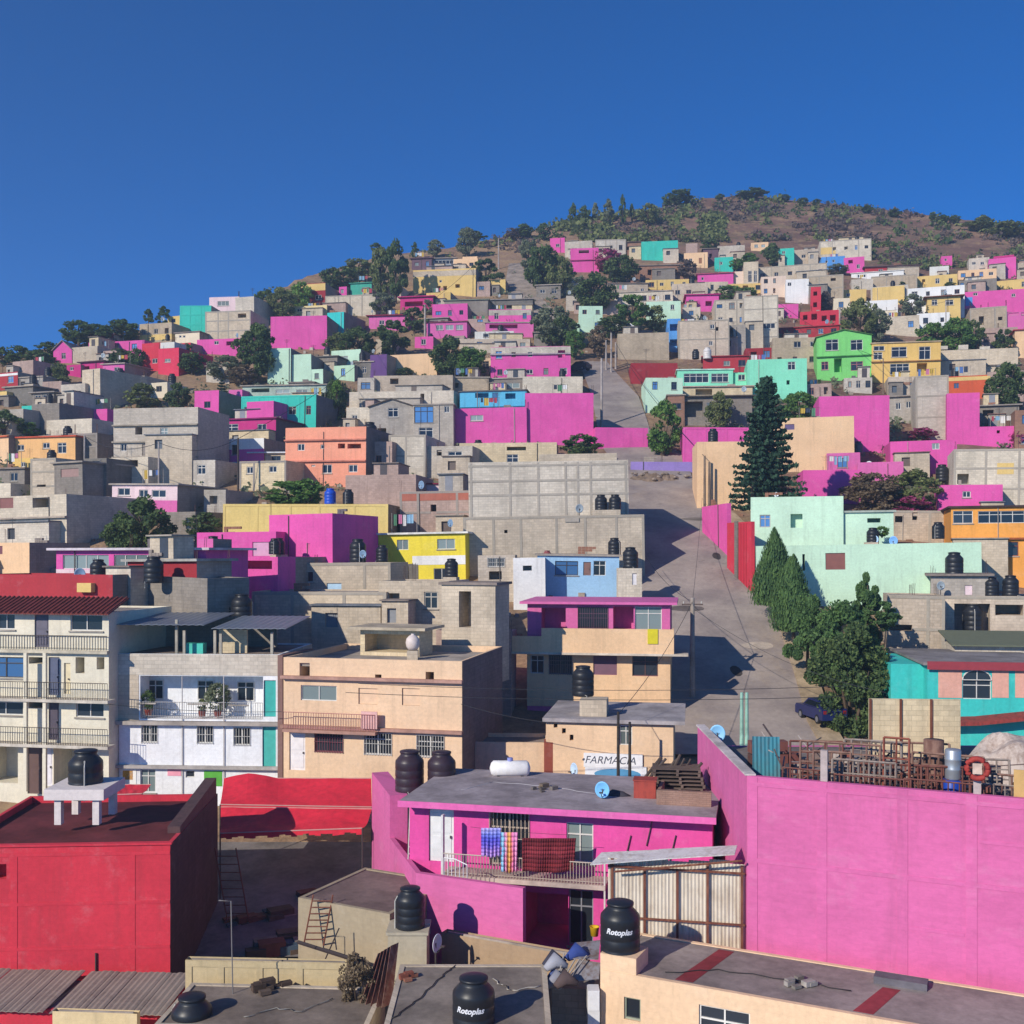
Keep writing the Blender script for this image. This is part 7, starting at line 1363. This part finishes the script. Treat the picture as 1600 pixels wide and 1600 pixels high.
# ------------------------------------------------------------------ what people keep on their roofs
rc = random.Random(99)
SKIP = ('skyline', 'blank', 'tower', 'shed', 'tank', 'end', 'gabled', 'tiny', 'low ')
for lb, (t, fc, Hh, W_, D_) in list(HOUSES.items()):
    if t.get('group') != G or W_ < 2.6: continue
    far = fc.a.y > 125; over = 'roof' in [c.name.split('.')[0] for c in t.children] and any(abs(max(v.co.z for v in c.data.vertices) - Hh - .16) < .02 for c in t.children if c.name.startswith('roof'))
    if any(c.name.startswith('gable') for c in t.children): continue
    par = [c for c in t.children if c.name.startswith('roof')]
    zr = max(v.co.z for v in par[0].data.vertices); n = len(lb.split()); M4 = MAT[t.name]
    if rc.random() < .34 and n <= 11 and not any(k in lb for k in SKIP):
        x, y = rc.uniform(.7, W_ - .7), rc.uniform(.9, max(1.0, D_ - .8)); s = rc.uniform(.95, 1.2); q = M4 @ Vector((x, y, zr + .3))
        bm, lm, pm = tank_proto('black'); k = thing('water_tank', 'black tank on the ' + lb, 'water tank', q, rc.uniform(0, 6), 'plastic water tanks on the roofs'); k.scale = (s, s, s); link('tank_body', bm, k); link('lid', lm, k)
        MB().box(x - .5, x + .5, y - .5, y + .5, zr - .05, zr + .3).build('tank_plinth', wm('GR'), t)
    if rc.random() < .13 and n <= 11:
        x = rc.uniform(.4, W_ - .4); q = M4 @ Vector((x, .35, zr)); r = rc.uniform(.28, .36); f_ = len(COL.objects)
        k = dish(800 + F * q.x / q.y, HV - (q.z + .85 - CZ) / q.y * F, 2 * r * F / q.y, 'small satellite dish on the ' + lb, q.y, rc.choice(('a8b4bc', '98a4ac', '7f9cb8')), rc.uniform(-50, 20), None, .85)
    if rc.random() < .38:
        c = rc.choice(('8c8078', 'a0725c', 'b0a294', '70686a')); m = MB(); x = rc.uniform(.2, max(.3, W_ - 1.6)); y = rc.uniform(.3, max(.5, D_ - 1))
        for i in range(3):
            for j in range(rc.randint(1, 5)): m.box(x + j * .3, x + j * .3 + .28, y, y + .2, zr + i * .21 - .01, zr + i * .21 + .19)
        m.build('block_stack', wall(c, 1), t)
    if rc.random() < .42 and W_ > 4 and any(k in lb for k in ('grey', 'beige', 'dust', 'dim', 'rough')) and not any(k in lb for k in ('skyline', 'blank', 'largest', 'mint', 'terrace')):
        w2 = rc.uniform(.25, .5) * W_; x = rc.uniform(.1, W_ - w2 - .1); y0 = D_ * rc.uniform(.35, .6); hh = rc.uniform(1.4, 2.3); m = MB(); m.box(x, x + w2, y0, D_ - .1, zr - .02, zr + hh); q = m.build('upper_room', wm(rc.choice(('GR', 'GR2', 'GRp', 'GR3', 'CR2'))), t)
        MB().box(x - .12, x + w2 + .12, y0 - .25, D_ + .05, zr + hh + .002, zr + hh + .1).build('upper_roof', slab(rc.choice(('8d8078', 'a59a8e', '7c8088'))), q)
        if w2 > 1.4: a_ = x + w2 * rc.uniform(.15, .5); MB().box(a_, a_ + .75, y0 - .02, y0 - .003, zr + .05, zr + min(hh - .1, 1.9)).build('door', plain(rc.choice(('4a4448', '6a5c54', '38404c', '8a8c94'))), q)
    if rc.random() < (.5 if any(k in lb for k in ('grey', 'beige', 'rough')) else .16) and W_ > 3.4 and not any(k in lb for k in ('blank', 'wall', 'skyline', 'coral', 'lime', 'largest')):
        w2 = rc.uniform(.3, .6) * W_; x = rc.choice((.05, W_ - w2 - .05, rc.uniform(.05, W_ - w2 - .05))); hh = 3 + (Hh - 3) * rc.uniform(.4, .7); dp = rc.uniform(.9, 2.0); cc = rc.choice(('GR', 'GR2', 'GRp', 'GR3', 'CR2', 'GD', 'GR')); m = MB(); hl = [(w2 * .2, hh - 1.5, w2 * .2 + min(.9, w2 * .35), hh - .5, .3)]
        front_wall(m, w2, hh, hl); m.quad((w2, 0, 0), (w2, dp, 0), (w2, dp, hh), (w2, 0, hh)); m.quad((0, dp, 0), (0, 0, 0), (0, 0, hh), (0, dp, hh)); m.quad((0, 0, hh), (w2, 0, hh), (w2, dp, hh), (0, dp, hh)); m.v = [(px + x, py - dp - .003, pz) for px, py, pz in m.v]
        q = m.build('annex', wm(cc), t); MB().box(x - .1, x + w2 + .1, -dp - .2, -.004, hh + .002, hh + .1).build('annex_roof', slab(rc.choice(('8d8078', 'a59a8e', '7c8088', '8a6a60'))), q)
        a_ = hl[0]; MB().box(x + a_[0], x + a_[2], -dp + .22, -dp + .29, a_[1], a_[3]).build('shutter', plain(rc.choice(('3c4048', '55606c', '6a5c54', '8a8c90', '4a3c3c'))), q)
    if rc.random() < .3:
        m = MB(); x = rc.uniform(.2, W_ - .2); m.tube([(x, -.06, .3), (x, -.06, zr)], .05 if far else .035, 5); m.build('drain_pipe', plain(rc.choice(('5a5450', 'a8a098'))), t)
    if rc.random() < .2 and W_ > 3.5 and n <= 11 and not any(k in lb for k in ('skyline', 'blank', 'tower')):
        x0_ = rc.uniform(.3, W_ - 3.0); L_ = rc.uniform(1.8, 2.7); y_ = rc.uniform(.6, D_ * .6); k = thing('clothes_line', 'washing hung out on the ' + lb, 'laundry', M4 @ Vector((x0_, y_, zr)), fc.rz, 'washing lines on the roofs')
        for xx in (0, L_): MB().tube([(xx, 0, -.05), (xx, 0, 1.75)], .03, 5).build('post', M_CONC, k)
        MB().tube([(0, 0, 1.7), (L_ / 2, 0, 1.62), (L_, 0, 1.7)], .012, 4).build('line', M_WIRE, k); xx = .15
        while xx < L_ - .4:
            w_ = rc.uniform(.25, .6); hh = rc.uniform(.5, 1.0); m = MB()
            for i in range(4): m.quad((xx + w_ * i / 4, .04 * (i % 2), 1.64), (xx + w_ * i / 4, .06 * (i % 2) + .02, 1.64 - hh), (xx + w_ * (i + 1) / 4, .06 * ((i + 1) % 2) + .02, 1.64 - hh), (xx + w_ * (i + 1) / 4, .04 * ((i + 1) % 2), 1.64))
            m.build('cloth', plain(rc.choice(('d8d4d0', '5a78b0', 'b04a58', 'c8a84a', '3c4658', '8ab0c8', 'c87a9a', 'e4e0dc', '5a8a6a')), .9), k); xx += w_ + rc.uniform(.04, .2)
    if rc.random() < .25:
        x, y = rc.uniform(.2, W_ - .2), rc.uniform(.2, D_ - .2); hh = rc.uniform(1.6, 3.2); m = MB(); rr_ = .03 if far else .018; m.tube([(x, y, zr - .05), (x, y, zr + hh)], rr_, 4)
        for i in range(4): w_ = .5 - .08 * i; m.tube([(x - w_, y, zr + hh - .12 - i * .14), (x + w_, y, zr + hh - .12 - i * .14)], rr_ * .6, 3)
        m.build('antenna', M_DFRAME, t)
    if rc.random() < .5:
        for _ in range(rc.randint(1, 3)):
            x = rc.choice((.12, W_ - .12, W_ * .5)); y = rc.choice((.1, D_ - .15)); m = MB(); hh = rc.uniform(.5, 1.3)
            for dx in (-.07, .07): m.tube([(x + dx, y, zr - .05), (x + dx + rc.uniform(-.08, .08), y, Hh + hh)], .028 if far else .016, 3)
            m.build('rebar_stub', M_REBAR, t)
# loose rubble and building blocks on the slope between the houses
m = MB(); rr = random.Random(5); cols = ('a89a8a', '8a7a6c', 'a07a64', 'c4b8a8'); k = 0
while k < 1500:
    u, v = rr.uniform(-20, 1620), rr.uniform(430, 1060)
    if lerp_tab([(560, 905), (700, 945), (820, 985), (1130, 1040)], v) < u < lerp_tab([(560, 955), (700, 1060), (820, 1170), (950, 1250), (1060, 1300)], v) and v > 555: continue
    d = d_at(v)
    if d > ridge_d(u) - 3: continue
    x = (u - 800) / F * d; z = ground(x, d) + CZ; s = rr.uniform(.06, .3); k += 1
    m.box(x - s, x + s * rr.uniform(.4, 1.6), d - s, d + s, z - .3, z + s * rr.uniform(.4, 1.3), rr.randrange(4))
o = m.build('rubble', [slab(c) for c in cols]); tag(o, 'loose blocks and rubble strewn on the slope between houses', 'rubble', kind='stuff')
# a web of thin wires over the town
PL = [o for o in COL.objects if o.type == 'EMPTY' and o.name.startswith('utility_pole') and o.location.y > 100]
PL.sort(key=lambda o: o.location.x); ends = [(o.location + Vector((0, 0, max(v.co.z for v in o.children[0].data.vertices) - .1)), o['label']) for o in PL]
for i in range(len(ends) - 1):
    (a_, la), (b_, lb_) = ends[i], ends[i + 1]
    if 4 < (a_ - b_).length < 75: cable(a_, b_, 'wire strung from the ' + ' '.join(la.split()[:12]), 1.0, .03, 10)
# ------------------------------------------------------------------ camera, light, air
cam = bpy.data.cameras.new('camera'); cam.sensor_width = 36; cam.lens = 36 * F / 1600; cam.shift_y = (HV - 800) / 1600; cam.clip_end = 6000; cam.clip_start = .5
co = bpy.data.objects.new('camera', cam); COL.objects.link(co); co.location = (0, 0, CZ); co.rotation_euler = (R(90), 0, 0); S.camera = co
EL, HEAD = 27.0, 42.0            # sun height and the heading its light travels to, clockwise from straight ahead
sun = bpy.data.lights.new('sun', 'SUN'); sun.energy = 4.5; sun.angle = R(.5); sun.color = (1, .93, .81)
so = bpy.data.objects.new('sun', sun); COL.objects.link(so); dirv = Vector((math.sin(R(HEAD)) * math.cos(R(EL)), math.cos(R(HEAD)) * math.cos(R(EL)), -math.sin(R(EL)))); so.rotation_euler = dirv.to_track_quat('-Z', 'Y').to_euler()
w = bpy.data.worlds.new('World'); S.world = w; w.use_nodes = True; nt = w.node_tree; bg = nt.nodes['Background']; sk = nt.nodes.new('ShaderNodeTexSky'); sk.sky_type = 'NISHITA'; sk.sun_disc = False
sk.sun_elevation = R(EL); sk.sun_rotation = R(HEAD + 180); sk.altitude = 5000; sk.air_density = 1.0; sk.dust_density = 0; sk.ozone_density = 10
hs = nt.nodes.new('ShaderNodeHueSaturation'); hs.inputs['Saturation'].default_value = 1.3; nt.links.new(sk.outputs[0], hs.inputs['Color']); nt.links.new(hs.outputs[0], bg.inputs[0]); bg.inputs[1].default_value = .15
S.view_settings.view_transform = 'Standard'; S.view_settings.look = 'None'; S.view_settings.exposure = 0; S.view_settings.gamma = 1
S.cycles.max_bounces = 5; S.cycles.diffuse_bounces = 2; S.cycles.transparent_max_bounces = 4; S.cycles.volume_bounces = 0

# thin air between here and the hill
HAZE = .00065
hm = bpy.data.materials.new('haze'); hm.use_nodes = True; ht = hm.node_tree; ht.nodes.remove(ht.nodes['Principled BSDF']); pv = ht.nodes.new('ShaderNodeVolumePrincipled'); pv.inputs['Density'].default_value = HAZE; pv.inputs['Color'].default_value = (.64, .79, 1, 1); pv.inputs['Anisotropy'].default_value = .2
ht.links.new(pv.outputs[0], ht.nodes['Material Output'].inputs['Volume'])
hb = MB(); hb.box(-790, 790, -8, 600, -30, 152); ho = hb.build('haze', hm); tag(ho, 'thin bluish haze lying between the viewpoint and the hill', 'haze', kind='stuff')
